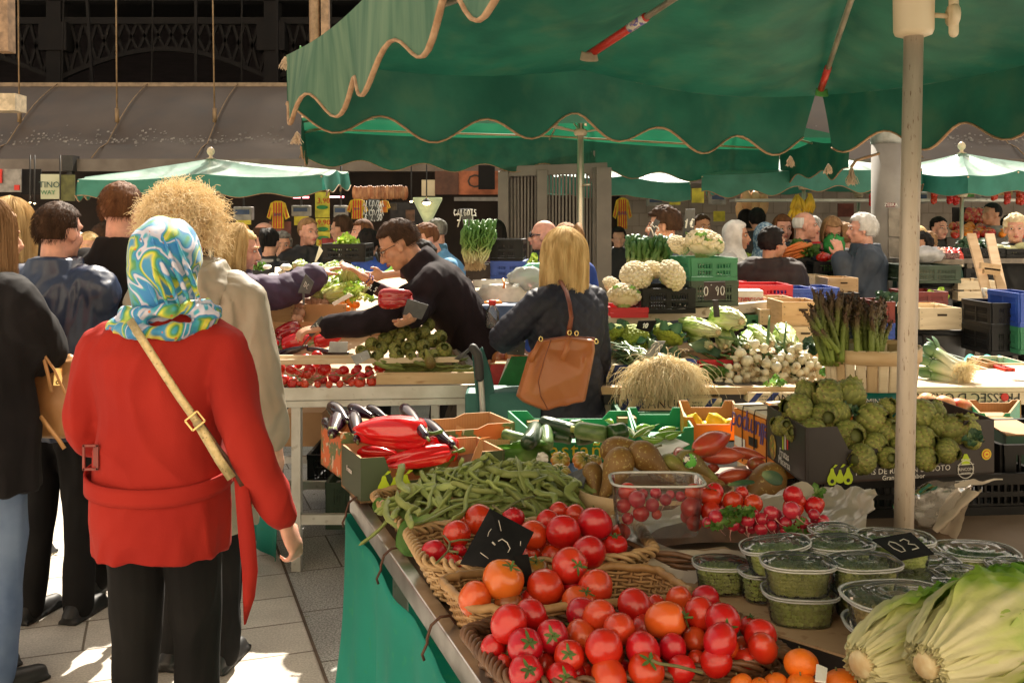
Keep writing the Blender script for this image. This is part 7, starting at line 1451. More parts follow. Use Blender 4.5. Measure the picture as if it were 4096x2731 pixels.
Zq=mat('black_crate_plastic',(.004,.004,.0045),.45,c2=(.007,.007,.0075),scale=6,spec=.3);Yx=mat('green_crate_plastic',(.03,.20,.09),.45,c2=(.05,.25,.12),scale=5,transl=.2);Xh=mat('dark_green_crate_plastic',(.03,.055,.03),.5,var=.2);Yy=mat('blue_crate_plastic',(.02,.06,.34),.4,c2=(.03,.09,.42),scale=5);m_crr=mat('red_crate_plastic',(.60,.015,.03),.35,c2=(.66,.03,.05),scale=5,transl=.15);m_crm=mat('maroon_crate_plastic',(.17,.02,.016),.45,var=.2)
c=at('H',1250,1560,2.90);crate('plastic_crate','black crate under the artichoke carton on the foreground table',(at('H',1230,1500,2.93).x,2.93,TZ-.0),(.60,.36,pz0-TZ-.005),R(5),Zq,cols=14,rws=3)
crate('plastic_crate','black crate standing to the right below the green cartons',(at('H',1900,1500,3.0).x+.08,3.02,.62),(.30,.36,.36),R(5),Zq,cols=6,rws=3)
mb=MB();o=at('H',1560,1260,2.56)
def bag_(u,v):
 a=2*pi*u;w=.02+.075*sin(pi*min(1,v*.9+.1))**.7*(1 if v<.85 else.9);p=at('H',1560-170*v-60*sin(v*3),1240+300*v,2.60)+V((w*cos(a),.035*sin(a),0));return crum(p,.014,26)
mb.grid(bag_,48,24);Za('plastic_bag',mb,Zs('thin_bag_plastic',(.9,.88,.85),.30,(.6,.55,.5)),None,label='thin clear plastic bag hanging beside the aluminium pole',cat='bag')
mb=MB()
def pap(u,v):p=at('H',1640+190*u-230*v,1270+(60-50*u)*u+310*v+60*v*u,2.57);return crum(p+V((0,.02*sin(u*7+v*4),0)),.008,16)
mb.grid(pap,20,24);Za('paper_bag',mb,mat('cream_paper',(.52,.43,.33),.8,c2=(.60,.50,.40),scale=6,transl=.25),None,label='crumpled cream paper bag hanging from the artichoke carton',cat='paper bag')
mb=MB();mb.grid(lambda u,v:crum(at('H',1600+380*u,1235-35*u+(30+20*sin(u*5))*v,2.58),.010,20),24,5);Za('film_strip',mb,m_film,None,label='torn strip of film along the bottom of the artichoke carton',cat='film')
mb=MB();T0,T1,T2_,T3_=at('N7',455,690,3.30),at('N7',1290,1010,2.98),at('N7',1200,1700,2.95),at('N7',420,1480,3.27)
T2_=V((T1.x,T1.y,T1.z-.17));T3_=V((T0.x,T0.y,T0.z-.17));w3=V((.34,.12,0));ow=Zc('orange_crate','orange crate with upside-down violet script and pale wooden top','box',T3_,world=True,group='cardboard produce boxes')
mb.add([T0,T1,T2_,T3_,T0+w3,T1+w3,T2_+w3,T3_+w3],[(0,1,2,3),(4,7,6,5),(0,4,5,1),(1,5,6,2),(3,2,6,7),(0,3,7,4)],0,False);Za('walls',mb,Yj,ow)
nT=(T1-T0).cross(T3_-T0).normalized();nT=nT if nT.y<0 else-nT;rT=(T1-T0).normalized()
Zk('Tellumpod',.098,Yu('N7',860,1130,T0+nT*.003,nT),-rT,(0,0,-1),mat('violet_print',(.10,.06,.22),.6),ow,shear=.25,w=.86)
Zm([(-.034,-.014),(.034,-.014),(.034,.014),(-.034,.014)],Yu('N7',840,1400,T0+nT*.003,nT),rT,(0,0,1),Zx,ow,'hand_hole');Zm([(-.045,-.016),(.045,-.016),(.045,.016),(-.045,.016)],Yu('N7',570,1400,T0+nT*.003,nT),rT,(0,0,1),Zl,ow,'paper_label')
mb=MB();
for k in range(3):o=w3*(k/3)+V((0,0,.004));e=w3*(.27+.0*k);mb.add([T0+o,T1+o,T1+o+e,T0+o+e]+[p+V((0,0,.010))for p in(T0+o,T1+o,T1+o+e,T0+o+e)],[(3,2,1,0),(4,5,6,7),(0,1,5,4),(1,2,6,5),(2,3,7,6),(3,0,4,7)],0,False)
Za('wooden_slats',mb,Zh,ow)
mb=MB()
for t in(.25,.55,.85):p=T0.lerp(T1,t);mb.tube([p+nT*.004-V((0,0,.16)),p+nT*.004,p+V((0,0,.018)),p+w3*.25+V((0,0,.018))],.002,5)
Za('wire_ties',mb,m_hook,ow)
for q,(x,y)in enumerate(((2010,330),(2120,500))):pass
kb=at('H',1005,215,3.22);kr=npx('H',375,3.30);kz1=kb.z;kz0=kz1-.235;kc=V((at('H',1005,215,3.30).x,3.36,0))
bu=Zc('bushel_basket','tall pale splint basket with teal label holding green asparagus','basket',(kc.x,kc.y,kz0),world=True,group='wooden splint baskets')
for k in range(26):
 a0,a1=2*pi*(k+.04)/26,2*pi*(k+.96)/26;mb=MB();mb.grid(lambda u,v:kc+V((kr*(.86+.14*v)*cos(a0+(a1-a0)*u),kr*.72*(.86+.14*v)*sin(a0+(a1-a0)*u),kz0+(kz1-kz0)*v)),4,2);Za('splint',mb,Zh if k%3 else mat('darker_splint',(.48,.32,.16),.7,c2=(.58,.42,.24),scale=7,stretch=(1,1,.2)),bu,solid=.003)
mb=MB();mb.grid(lambda u,v:kc+V((kr*1.02*cos(2*pi*u),kr*.735*sin(2*pi*u),kz1-.038+.044*v+.010*sin(2*pi*u))),72,2);Za('rim_band',mb,m_spl,bu,solid=.006)
mb=MB();mb.add([kc+V((kr*.85*cos(2*pi*k/32),kr*.6*sin(2*pi*k/32),kz1-.09))for k in range(32)],[list(range(32))]);Za('bottom',mb,Zo,bu)
mb=MB();mb.grid(lambda u,v:kc+V((kr*.965*cos(-1.95+.95*u)*1.0,kr*.72*.965*sin(-1.95+.95*u),kz0+.005+.095*v))+V((0,-.006,0)),16,3);lb_=Za('label',mb,mat('teal_label',(.0,.12,.10),.4),bu,solid=.001)
Zk('MINIS',.026,kc+V((-.028,-kr*.735,kz0+.072)),(1,.02,0),(0,0,1),Zf,lb_)
GSp='asparagus spears standing in the splint basket'
random.seed(31)
for i in range(92):
 left=i<55
 cx_=(650 if left else 930)+ru(-120,130)*(.8 if left else.75);tipx=cx_+(ru(-130,60)if left else ru(-60,60));tipy=ru(-250,-40)if not left else ru(-290,-20);
 if left and tipx<560:tipy=ru(-200,40)
 a=at('H',cx_,235+ru(0,40),3.26+ru(0,.16));b=at('H',tipx+(.0),tipy,a.y+ru(-.03,.05));L_=(b-a).length
 k='asp%d'%(i%4);PR[k].put(a-(b-a).normalized()*.02,aim(b-a,ru(0,6)),(ru(1.35,1.8),)*2+((L_+.02)/[.30,.26,.32,.28][i%4],),'purple-green asparagus spear in the %s bundle of the splint basket'%('left' if left else 'right'),GSp+(', left bundle' if left else ', right bundle'))
for a,b in(((640,190),(430,-100)),((560,60),(510,-115)),((640,130),(515,55)),((700,220),(560,30))):
 A_=at('H',*a,3.24);B_=at('H',*b,3.22);PR['asp0'].put(A_,aim(B_-A_),(1.3,1.3,(B_-A_).length/.30),'outermost asparagus spear leaning out to the left of the splint basket',GSp+', leaning out')
for i,(x,y,r,k,lb)in enumerate(((1395,610,85,'peach','pale blush apple nearest the pole'),(1530,635,92,'peach','second blush apple from the pole'),(1645,670,108,'apple','bright red apple in the middle of the row'),(1835,785,100,'apple','red apple with an oval white sticker'),(1740,800,80,'peach','apple half hidden behind the artichokes'),(1860,890,55,'apple','apple low against the green carton'),(1450,680,80,'peach','apple behind the artichokes'))):
 Ze(k,'H',x,y,d=3.42,rpx=r,r0=.042,rot=(.4,.3,i),label=lb,group='apples behind the artichoke carton')
mb=MB();mb.ell(at('H',1885,785,3.35),(.010,.003,.014));Za('fruit_sticker',mb,Zl,None,label='oval white sticker on the rightmost red apple',cat='sticker')
g4,gs4,_=tray('green_carton','green carton with yellow dot print beside the apples',[at('H',1700,850,3.5),at('H',2120,850,3.5),at('H',2040,1170,3.25),at('H',1800,1170,3.25)],at('H',1900,1170,3.25).z,.20,Yk,cut=.05)
Zm([(-.03,-.03),(.03,-.03),(.03,.03),(-.03,.03)],at('H',1945,1010,3.244),(1,0,0),(0,0,1),Zl,gs4[2],'paper_label')
Zr('dark_green_carton','dark green carton at the right edge',at('H',2010,1300,2.98).xy,at('H',2300,1300,2.98).xy,(.05,.35),at('H',2100,1365,2.98).z,at('H',2100,870,2.98).z,mat('deep_green_carton',(.03,.09,.06),.5,c2=(.04,.11,.075),scale=5),Zo)
Zr('green_carton','lower green carton with white lines at the right edge',at('H',1990,1500,2.9).xy,at('H',2300,1500,2.9).xy,(.05,.35),at('H',2100,1610,2.9).z,at('H',2100,1375,2.9).z,Yk,Zo)
def fcr(reg,x0,x1,y0,y1,d,m,label,rot=0,W=.38,cols=6,rws=3,name='plastic_crate',group='plastic crates'):
 a,b=at(reg,x0,y1,d),at(reg,x1,y0,d);c=V(((a.x+b.x)/2,d,a.z))+Matrix.Rotation(rot,3,'Z')@V((0,W/2,0))
 return crate(name,label,c,((b.x-a.x)/cos(rot),W,b.z-a.z),rot,m,cols=cols,rws=rws,group=group)
def Zg(reg,x0,x1,y0,y1,d,m,label,rot=0,W=.30,hole=True,group='wooden fruit boxes',slat=False,name='wooden_box'):
 a,b=at(reg,x0,y1,d),at(reg,x1,y0,d);L_=b.x-a.x;H_=b.z-a.z;c=V(((a.x+b.x)/2,d,a.z))+Matrix.Rotation(rot,3,'Z')@V((0,W/2,0));root=Zc(name,label,'box',c,rz=rot,group=group)
 for sx,sy in((0,-1),(0,1),(-1,0),(1,0)):
  mb=MB();
  for z,h in(((H_*.25,H_*.42),(H_*.76,H_*.42))if slat else((H_/2,H_),)):mb.box((sx*(L_/2-.005),sy*(W/2-.005),z),(L_ if sy else.009,.009 if sy else W-.02,h))
  if sy==-1 and hole:mb.box((L_*.03,-W/2-.0005,H_*.68),(L_*.22,.010,H_*.09),mi=1)
  if sy==-1:
   for q in(-1,1):
    for k in range(3):mb.box((q*(L_/2-.012),-W/2-.0006,H_*(.2+.3*k)),(.005,.0101,.002),mi=1)
  Za('side',mb,[m,mat('hole_shadow',(.04,.025,.015),.9)],root)
 for sx in(-1,1):mb=MB();mb.box((sx*(L_/2-.02),W/2-.025,H_/2),(.02,.02,H_-.004));Za('corner_post',mb,m,root)
 mb=MB();mb.box((0,0,.005),(L_-.02,W-.02,.006));Za('base',mb,m,root);return root
def Yz(label,A,B,h,th,m,name='wooden_board',cat='board',grp='boards of the stalls'):
 mb=MB();mb.bar(A,B,th,h);return Za(name,mb,m,None,label=label,cat=cat,group=grp,bev=.002)
t2=Zc('market_table','aluminium trestle table stacked with peppers, artichokes and tomatoes','table',(-.6,5.0,0),world=True)
fl,fr=O_(632,904,4.60),O_(1112,896,4.66)
mb=MB();mb.bar(fl,fr,.05,.060);mb.bar(fl+V((0,.004,-.048)),fr+V((0,.004,-.048)),.035,.032);Za('front_rail',mb,Zt,t2,bev=.003)
for a,b in((fl,V((-1.55,6.6,1.30))),(fr,V((-.35,5.3,1.02)))):mb=MB();mb.bar(a,b,.04,.06);Za('side_rail',mb,Zt,t2)
mb=MB();mb.add([fl+V((0,.02,0)),fr+V((0,.02,0)),V((-.1,6.2,1.27)),V((-1.6,6.6,1.27))],[(0,1,2,3)],0,False);Za('shelf',mb,Zv,t2,solid=.012)
for x,y,d,yb in((682,925,4.64,1307),(1000,925,5.15,1180),(1060,925,4.75,1230),(640,930,5.5,1150)):
 a=O_(x,y,d);mb=MB();mb.bar(a,V((a.x,a.y,0)),.042,.05);Za('leg',mb,Zt,t2)
def O2(x0,x1,y,d0,d1,h):
 mb=MB();mb.bar(O_(x0,y,d0),O_(x1,y,d1),.035,h);Za('cross_bar',mb,Zt,t2)
O2(692,806,1191,4.64,4.66,.045);O2(640,700,1113,5.3,5.35,.05);O2(692,800,1113,5.2,5.3,.04);O2(640,800,965+90,5.9,5.9,.04)
m_under=mat('under_dark',(.012,.010,.009),.9)
mb=MB();mb.grid(lambda u,v:O_(572+66*u,1241-0*u,0).lerp(V((0,0,0)),0)if False else V((-1.10-.37*u,4.62+.62*u,.045+.77*v))+V((.02*sin(u*16+v*2),0,0)),30,6);Za('table_cloth',mb,Xm,None,label='green cloth hanging down the left side of the second stall',cat='tablecloth',solid=.002)
fcr('F',455,850,1015,1235,5.5,Zq,'black crate on the lower shelf of the second stall',W=.4);fcr('F',600,860,1235,1600,5.0,Xh,'dark green crate standing on the ground under the second stall',W=.4,cols=7);fcr('F',600,900,1290,1560,5.5,Zq,'black crate behind the dark green one under the stall',W=.4)
bx=Zr('brown_carton','brown carton marked FRU under the second stall',O_(745,1000,5.6).xy,O_(860,1000,5.6).xy,(0,.3),O_(0,1040,5.6).z,O_(0,975,5.6).z,mat('shop_carton',(.23,.15,.09),.8));Zk('FRUTA',.10,O_(845,1008,5.594),(1,0,0),(0,0,1),Zx,bx)
Zr('brown_carton','plain carton lying on the middle shelf bars of the second stall',O_(650,975,5.9).xy,O_(740,975,5.9).xy,(0,.3),O_(0,1025,5.9).z,O_(0,950,5.9).z,Zo)
def dz(reg,y):v=uv(reg,0,y)[1]*.5742;return 4.66+(868-v)/(868-600)*1.25
def put2(key,reg,x,y,r,r0,lab,grp,dirn=None,off=0,rot=None):return Ze(key,reg,x,y,d=dz(reg,y)+off,rpx=r,r0=r0,dirn=dirn,rot=rot,label=lab,group=grp)
def span2(key,reg,a,b,r,L0,r0,lab,grp,off=0,flip=False,dd=0):
 d=4.70 if lab[-5:]=='black' else dz(reg,(a[1]+b[1])/2)+off;A=at(reg,*a,d-dd);B=at(reg,*b,d+dd);D_=B-A;s_=npx(reg,r,d)/r0;return PR[key].put((A+B)/2,aim(-D_ if flip else D_,ru(0,6)),(s_,s_,D_.length/L0),lab,grp)
for i,(x,y,r)in enumerate(((225,345,55),(325,350,45),(440,275,53),(525,248,50),(515,308,38),(470,350,50),(585,350,56),(395,385,43),(450,392,36),(200,442,42),(265,438,50),(335,452,46),(660,412,49),(735,360,44),(770,420,48),(830,372,42),(860,447,48),(870,402,40),(935,385,40),(955,437,44),(1018,335,48),(540,432,42),(575,428,34),(620,465,30),(930,345,32),(845,338,34),(705,462,30),(530,465,28),(378,312,34),(430,462,34),(690,380,34),(800,455,30),(390,450,34))):
 put2('tom%d'%(i%3),'F',x,y,r,.035,'sunlit tomato on the vine at the front of the second stall','vine tomatoes of the second stall')
mb=MB()
for k in range(14):x=ru(300,950);y=ru(400,470);p=at('F',x,y,4.60);mb.tube([p,p+V((ru(-.05,.05),-.01,ru(-.02,.03))),p+V((ru(-.09,.09),0,ru(-.03,.05)))],.0025,5)
Za('tomato_vine',mb,Yl,None,label='dry vine stalks among the tomatoes of the second stall',cat='vine stalk')
Yz('varnished front board of the green bean tray',at('F',990,418,4.60),at('F',1785,415,4.64),npx('F',92,4.6),.012,Zv)
for i in range(62):
 x=ru(1060,1760);y=ru(285,365);a=ru(-.7,.7);put=at('F',x,y-40*(x>1500)*(y<320),4.72+ru(0,.2));PR['bean%d'%(i%4)].put(put,aim(V((cos(a),ru(-.3,.5),sin(a)*.4))),(1.2,1.2,.9),'green bean in the tray with the varnished board','green beans of the second stall')
for i,(x,y,r)in enumerate(((1060,112,55),(1165,105,50),(1285,108,50),(1362,62,53),(1432,125,50),(1490,95,50),(1030,182,52),(1137,188,50),(1245,180,56),(1355,168,52),(955,150,52),(1520,200,58),(1150,235,55),(1262,246,40),(1000,247,45),(1440,237,45),(1375,238,50),(1110,25,56),(1215,50,52),(1290,15,48),(1400,0,46),(1240,-25,46),(1320,-65,52),(1330,60,40),(900,240,48),(870,200,42),(1180,150,40))):
 put2('art%d'%(i%3),'F',x,y,r,.052,'small pale artichoke in the pyramid on the second stall','artichoke pyramid of the second stall',(ru(-.7,.7),-1,ru(-.1,.7)),off=4.74+.0009*(250-y)-dz('F',y))
put2('pearg','F',1400,265,45,.036,'single green pear at the foot of the artichoke pyramid',None,(-.3,-.2,1),off=-.15)
Yz('pale tray edge below the aubergines of the second stall',at('F',130,250,4.74),at('F',830,252,4.74),npx('F',32,4.7),.012,Zh);Yz('pale tray edge under the artichoke pyramid',at('F',130,292,4.70),at('F',1640,270,4.74),npx('F',42,4.7),.012,Zh)
for a,b,r,lb in(((120,130),(205,235),26,'aubergine end at the left edge by the parka'),((215,225),(455,165),30,'aubergine with green calyx lying below the peppers'),((560,215),(780,225),24,'aubergine lying behind the blank grey card'),((440,190),(620,200),22,'thin dark aubergine behind the others')):span2('aub','F',a,b,r,.17,.040,lb,'aubergines of the second stall',flip=False)
for a,b in(((280,262),(410,265)),((560,262),(780,262))):span2('zucd','F',a,b,18,.17,.032,'dark courgette %s of the second stall'%('left under the aubergines' if a[0]<400 else 'behind the tomatoes'),'courgettes of the second stall')
for k,a,b,r,lb in(('pepd',(210,1450),(400,1400),78,'dark red pepper at the back of the pile under the card'),('pep1',(470,1450),(250,1530),62,'long bright red pepper in front of the price spike'),('pep1',(700,1450),(500,1510),60,'red pepper the man in black is touching'),('pep1',(95,1460),(220,1540),45,'red pepper at the left end by the parka sleeve'),('pepd',(100,1430),(150,1450),34,'orange-red pepper tip at the far left'),('pep1',(130,1540),(200,1535),22,'small red pepper below the left one')):span2(k,'B',a,b,r,.15,.046,lb,'red peppers of the second stall',flip=True)
c3=Zn('grey price card reading 3 euro on a spike among the peppers','B',[(440,1420),(560,1300),(612,1350),(480,1468)],4.82,Zu,txt='3e',hs=.8);mb=MB();mb.bar(at('B',470,1450,4.81),at('B',400,1550,4.81),.008,.004);Za('spike',mb,Zz,c3)
Zn('black price card beside the artichoke pyramid','B',[(905,1352),(968,1390),(950,1462),(888,1425)],4.95,txt='25',hs=.6);Zn('blank grey card lying in front of the aubergines','F',[(625,130),(768,132),(762,215),(612,213)],4.70,mat('pale_slate',(.36,.36,.36),.6));Zn('worn grey card stuck in the tomatoes','F',[(790,245),(920,195),(945,255),(830,318)],4.62,mat('pale_slate',0),txt='1',hs=.4)
Yz('long brown carton wall behind the peppers',at('B',60,1425,5.28),at('B',1200,1432,5.30),npx('B',160,5.28),.006,Zo,'carton_wall','box');
Zg('N6',75,590,905,1128,5.40,Zv,'plywood box of grapefruits left of the potatoes',W=.35,hole=False);Zg('N6',715,1290,898,1135,5.38,Zo,'brown carton of potatoes and oranges right of the gap',W=.35,hole=False,name='brown_carton')
for x,y,r in((90,850,62),(140,855,58),(235,855,58),(295,825,68),(60,800,45),(180,880,45),(350,885,50),(270,900,50),(30,870,40)):put2('lemonround','N6',x,y,r,.042,'yellow grapefruit in the plywood box by the parka','grapefruits of the second stall')
for x,y,r in((520,865,80),(640,915,65),(690,925,60),(770,880,75),(625,1000,52),(690,1020,60),(600,1085,50),(560,900,50),(660,1090,55),(880,870,60),(740,960,50),(1000,890,70),(940,880,60),(850,860,62)):put2('potato','N6',x,y,r*.95,.034,'pinkish potato heaped between and over the brown boxes','potatoes of the second stall')
for x,y,r in((640,850,45),(860,840,55),(910,850,50),(970,880,50)):put2('lemonround','N6',x,y,r*.9,.042,'small yellow fruit among the potatoes','yellow fruits among the potatoes')
for x,y,r in((1350,880,68),(1240,900,55),(1420,900,60),(1310,960,45),(1180,920,45),(1380,850,50)):put2('orange','N6',x,y,r,.038,'orange in the sunlit heap below the white card','oranges left of the black sleeve')
for x,y,r in((1820,1110,105),(2010,1090,95),(1930,1040,70),(1700,1120,45)):put2('orange','N6',x,y,r,.038,'big orange below the dark red pepper, right of the sleeve','oranges right of the black sleeve')
for i,(base,tip,r,k)in enumerate((((1000,790),(1500,700),150,'esc'),((840,800),(1200,620),130,'esc'),((1330,420),(1380,760),150,'esc'),((830,640),(1100,430),130,'let0'),((950,480),(1250,400),110,'let1'),((760,420),(1000,400),80,'let0'),((600,380),(760,400),90,'let1'),((1450,800),(1560,620),90,'esc'),((1180,640),(1320,480),120,'esc'),((1350,560),(1500,500),110,'esc'),((700,560),(900,420),90,'let1'),((1050,700),(1250,560),120,'esc'))):
 d=dz('N6',(base[1]+tip[1])/2)-.05;a=at('N6',*base,d-.06);b=at('N6',*tip,d+.1);s_=npx('N6',r,d)/.07*.8;PR[k].put(a,aim(b-a,ru(0,6)),(s_,s_,(b-a).length/.21),('leafy pale lettuce in the sunlit heap on the second stall'),'lettuces of the second stall')
Zb('bunch of green onion tops under the purple sleeve','N6',480,760,5.5,.10,14,Yg);Zb('dark parsley bunch at the left of the second stall','N6',60,400,6.0,.07,20,Yg);Zb('green-white chicory leaves by the price card','N6',1450,780,5.3,.09,14,Ym)
Zn('black price card standing in the lettuces, reading DC','N6',[(745,485),(862,600),(800,760),(640,745)],5.2,Zu,txt='dc',hs=.25,spike=(0,0,-.06));Zn('white card lying on the oranges','N6',[(1100,880),(1330,745),(1392,780),(1130,920)],5.15,Zl);Zn('black price card reading 3,5 by the bracelet','N6',[(1670,580),(1760,620),(1640,790),(1545,745)],5.05,txt='3,5',hs=.32,th2=.003);Zn('black price card with a chalk 0 at the back of the lettuces','N6',[(1130,290),(1360,330),(1340,400),(1040,400)],5.95,txt='0',hs=.8,th2=.004)
Zn('white upright card at the back of the lettuces','N6',[(930,110),(980,180),(890,330),(865,330)],6.0,Zl)
for i,(x,y,r)in enumerate(((230,395,50),(480,400,75),(290,510,50),(420,470,45))):
 mb=MB();mb.ell(at('N6',x,y,5.9),(npx('N6',r,5.9),.06,npx('N6',r*.6,5.9)),None,20,12,fn=lambda d:1+.25*noise.noise(d*3+V((i,0,0))));Za('plastic_bag',mb,Zl,None,label='crumpled white bag %s behind the grapefruits'%('at the left','in the middle','lowest','at the right')[i],cat='bag',group='white bags behind the grapefruits')
fcr('N6',975,1535,85,330,6.6,Zq,'black open crate with greens behind the lettuces',W=.4);Zb('loose greens in the black crate behind the lettuces','N6',1280,90,6.7,.12,18,Ym)
span2('pepd','B',(1262,1150),(1005,1165),85,.15,.046,'dark red pepper held in the left hand of the man in black','red peppers of the second stall',flip=True)
Zn('blank black card below the hand holding the pepper','B',[(1235,1165),(1400,1215),(1345,1330),(1195,1290)],4.66,Zu)
tr=Zc('shopping_trolley','green fabric shopping trolley with black grip beside the second stall','trolley',O_(1110,1230,4.4),world=True)
mb=MB();mb.tube([at('F',1830,780,4.4),at('F',1815,500,4.4),at('F',1800,330,4.4),at('F',1775,240,4.4),at('F',1765,180,4.42)],.013,10);Za('handle',mb,Zt,tr)
mb=MB();mb.tube([at('F',1800,410,4.39),at('F',1795,300,4.39),at('F',1785,230,4.39),at('F',1750,180,4.40)],.020,12,dome=True);Za('grip',mb,Zz,tr)
m_tf=mat('dark_green_nylon',(.02,.10,.085),.6,c2=(.03,.14,.12),scale=6);mb=MB();mb.grid(lambda u,v:at('F',1735+(85+60*sin(v*2.4))*u+50*v,170+520*v,4.42)+V((0,.03*u,.012*sin(u*6))),14,16);Za('flap',mb,m_tf,tr,solid=.003)
mb=MB();mb.box(at('F',1985,720,4.55),(.34,.22,.26));mb.box(at('F',1985,590,4.47),(.32,.06,.03));Za('bag',mb,m_tf,tr,bev=.02)
mb=MB();mb.add([at('F',1600,265,4.7),at('F',1735,165,4.7),at('F',1730,200,4.7),at('F',1640,275,4.7)],[(0,1,2,3)]);Za('slate_card',mb,Zu,None,label='dark card standing against the black pullover',cat='price card',solid=.004)
mc=Zr('mango_carton','red, white and green carton of mangoes beside the tan handbag',at('F',1885,470,4.75).xy,at('F',2160,480,4.75).xy,(.1,.3),at('F',0,475,4.75).z,at('F',0,310,4.75).z,mat('red_carton',(.5,.03,.03),.5),Zo)
Zm([(-.09,-.1),(.09,-.1),(.09,.09),(-.0,.09)],at('F',2050,393,4.745),(1,.05,0),(0,0,1),mat('carton_green',(.02,.22,.05),.5),mc);Zm([(-.03,-.06),(.0,-.06),(.05,.08),(.02,.08)],at('F',1985,395,4.744),(1,.05,0),(0,0,1),Zf,mc)
for i,(x,y,r)in enumerate(((1955,265,60),(2055,265,66),(2080,220,55),(2150,270,50),(1880,300,30),(1960,340,55),(1920,335,40))):Ze('mango','F',x,y,d=4.9,rpx=r,r0=.045,label='red and yellow mango left of the tan handbag',group='mangoes in the red and green carton')
Zg('F',1900,2060,100,215,5.1,mat('yellow_crate',(.62,.30,.03),.5),'yellow-orange tray above the mangoes',W=.3,hole=False,name='fruit_tray');fcr('F',1880,2100,20,85,5.0,mat('navy_tray',(.03,.05,.12),.5),'stack of dark blue trays left of the blonde',W=.3,cols=5,rws=1)
Zn('slate price card in front of the mangoes','F',[(2050,100),(2160,130),(2150,240),(2010,230)],4.8,Zu,txt='1.',hs=.4)
mb=MB();mb.box(at('B',1950,1300,5.15),(.27,.2,.13),taper=.85);Za('fruit_bowl',mb,mat('slate_blue_plastic',(.10,.17,.33),.5),None,label='blue-grey tub of oranges left of the reaching hand',cat='tub',bev=.01)
for x,y,r in((1860,1220,42),(1935,1215,46),(1985,1250,40),(1900,1240,36)):Ze('orange','B',x,y,d=5.12,rpx=r,r0=.038,label='orange heaped in the blue-grey tub',group='oranges in the blue-grey tub')
mb=MB();mb.lathe([(.03,0),(.035,.01),(.035,.08),(.02,.105),(.014,.115)],14,at('B',1900,1395,4.95));bo=Za('bottle',mb,m_clear,None,label='clear bottle with red cap below the blue-grey tub',cat='bottle');mb=MB();mb.lathe([(.017,.113),(.019,.118),(.019,.135),(.012,.14)],12,at('B',1900,1395,4.95));Za('cap',mb,Zi,bo)
mb=MB();mb.ell(at('B',1985,1170,5.3),(.16,.07,.14),None,30,20,fn=lambda d:(1-.45*max(0,d.z)**2)*(1+.22*noise.noise(d*4)));wb=Za('plastic_bag',mb,mat('white_bag_film',(.70,.66,.58),.5,transl=.3),None,label='white carrier bag hanging from an orange clip',cat='bag');mb=MB();mb.tube([at('B',1985,1010,5.25),at('B',1995,1050,5.2),at('B',1988,1085,5.2)],.006,6);Za('clip',mb,Yj,wb)
Yz('grey weathered board under the blue and black crates',at('B',1750,1050,5.55),at('B',2160,1030,5.6),npx('B',60,5.5),.05,Zt)
fcr('B',1890,2130,700,880,5.7,Zq,'black crate tilted on top of the blue crate',rot=R(-4));fcr('B',1893,2145,872,1020,5.65,Yy,'blue crate to the right of the spring onion bundle',rot=R(-4));fcr('B',1700,1893,895,1030,5.7,mat('brown_crate_plastic',(.06,.045,.04),.5),'brown-black crate under the spring onion bundle',W=.3)
random.seed(77)
cb=Zc('spring_onion_bundle','tall bundle of spring onions standing on the crates beside the Calçots card','spring onions',at('B',1760,905,5.6),world=True)
st=MB();sr=[]
m_cal=Yb('spring_onion_stem',[(0,(.62,.55,.33)),(.25,(.50,.52,.22)),(.45,(.14,.26,.05)),(1,(.06,.18,.03))],.5,scale=20)
def bundle(root,reg,base,tips,n,d,w0,r,bend=.03):
 g=MB()
 for i in range(n):
  bx_=base[0]+ru(-w0,w0);a=at(reg,bx_,base[1]+ru(-15,15),d+ru(-.08,.08));t=rnd();tx=tips[0]+(tips[1]-tips[0])*min(1,max(0,(bx_-base[0]+w0)/(2*w0)+ru(-.2,.2)));b=at(reg,tx,tips[2]+ru(-1,1)*tips[3],d+ru(-.12,.12));o=MB();o.tube([a.lerp(b,k/6)+V((bend*sin(k/6*3)*ru(-1,1),0,0))for k in range(7)],[r*.9,r*.8,r*.8,r*.85,r*.9,r,r*.7],6);g.add(o.v,o.f,t=[(p[2]-a.z)/(b.z-a.z)for p in o.v])
 return g
Za('stems',bundle(cb,'B',(1760,880),(1680,1930,600,60),130,5.6,70,.0075),m_cal,cb)
sr=[]
for i in range(160):
 p=at('B',1760+ru(-75,75),885+ru(-20,15),5.56+ru(-.05,.05));s_=[p];d=V((ru(-.5,.5),ru(-.5,.1),-1))
 for k in range(4):p=p+d*.009;s_.append(p);d+=V((ru(-.4,.4),0,0))
 sr.append(s_)
hair('roots',sr,m_root,cb,.0014,.001)
ccd=Zn('chalkboard reading CALÇOTS 7,50 behind the spring onion bundle','B',[(1640,462),(1740,460),(1755,620),(1680,620)],5.75,Zu,txt=None)
hand('calgots',at('B',1688,492,5.74),(1,0,0),(0,0,1),.035,Yv,ccd,wd=.55,th=.003);hand('7,5',at('B',1700,560,5.74),(1,0,-.1),(0,0,1),.075,Yv,ccd,th=.004)
t3=Zc('market_table','wooden tiered stall of cauliflowers, lettuces and onions at the right','table',(1.1,5.1,0),world=True)
mb=MB();mb.bar(at('C',800,1345,5.25),at('C',2170,1215,5.75),.05,npx('C',82,5.4));Za('upper_board',mb,mat('white_washed_board',(.50,.45,.37),.8,c2=(.62,.57,.48),scale=9,stretch=(.3,1,1),c3=(.3,.25,.18),scale3=30,lo3=.6,hi3=.7),t3,bev=.004)
mb=MB();mb.add([at('C',800,1310,5.27),at('C',2170,1180,5.77),at('C',2170,1150,6.5),at('C',800,1250,6.1)],[(0,1,2,3)]);Za('upper_shelf',mb,Zv,t3,solid=.01)
zm=at('N5',400,785,5.0).z;zl=at('N5',700,1190,4.62).z
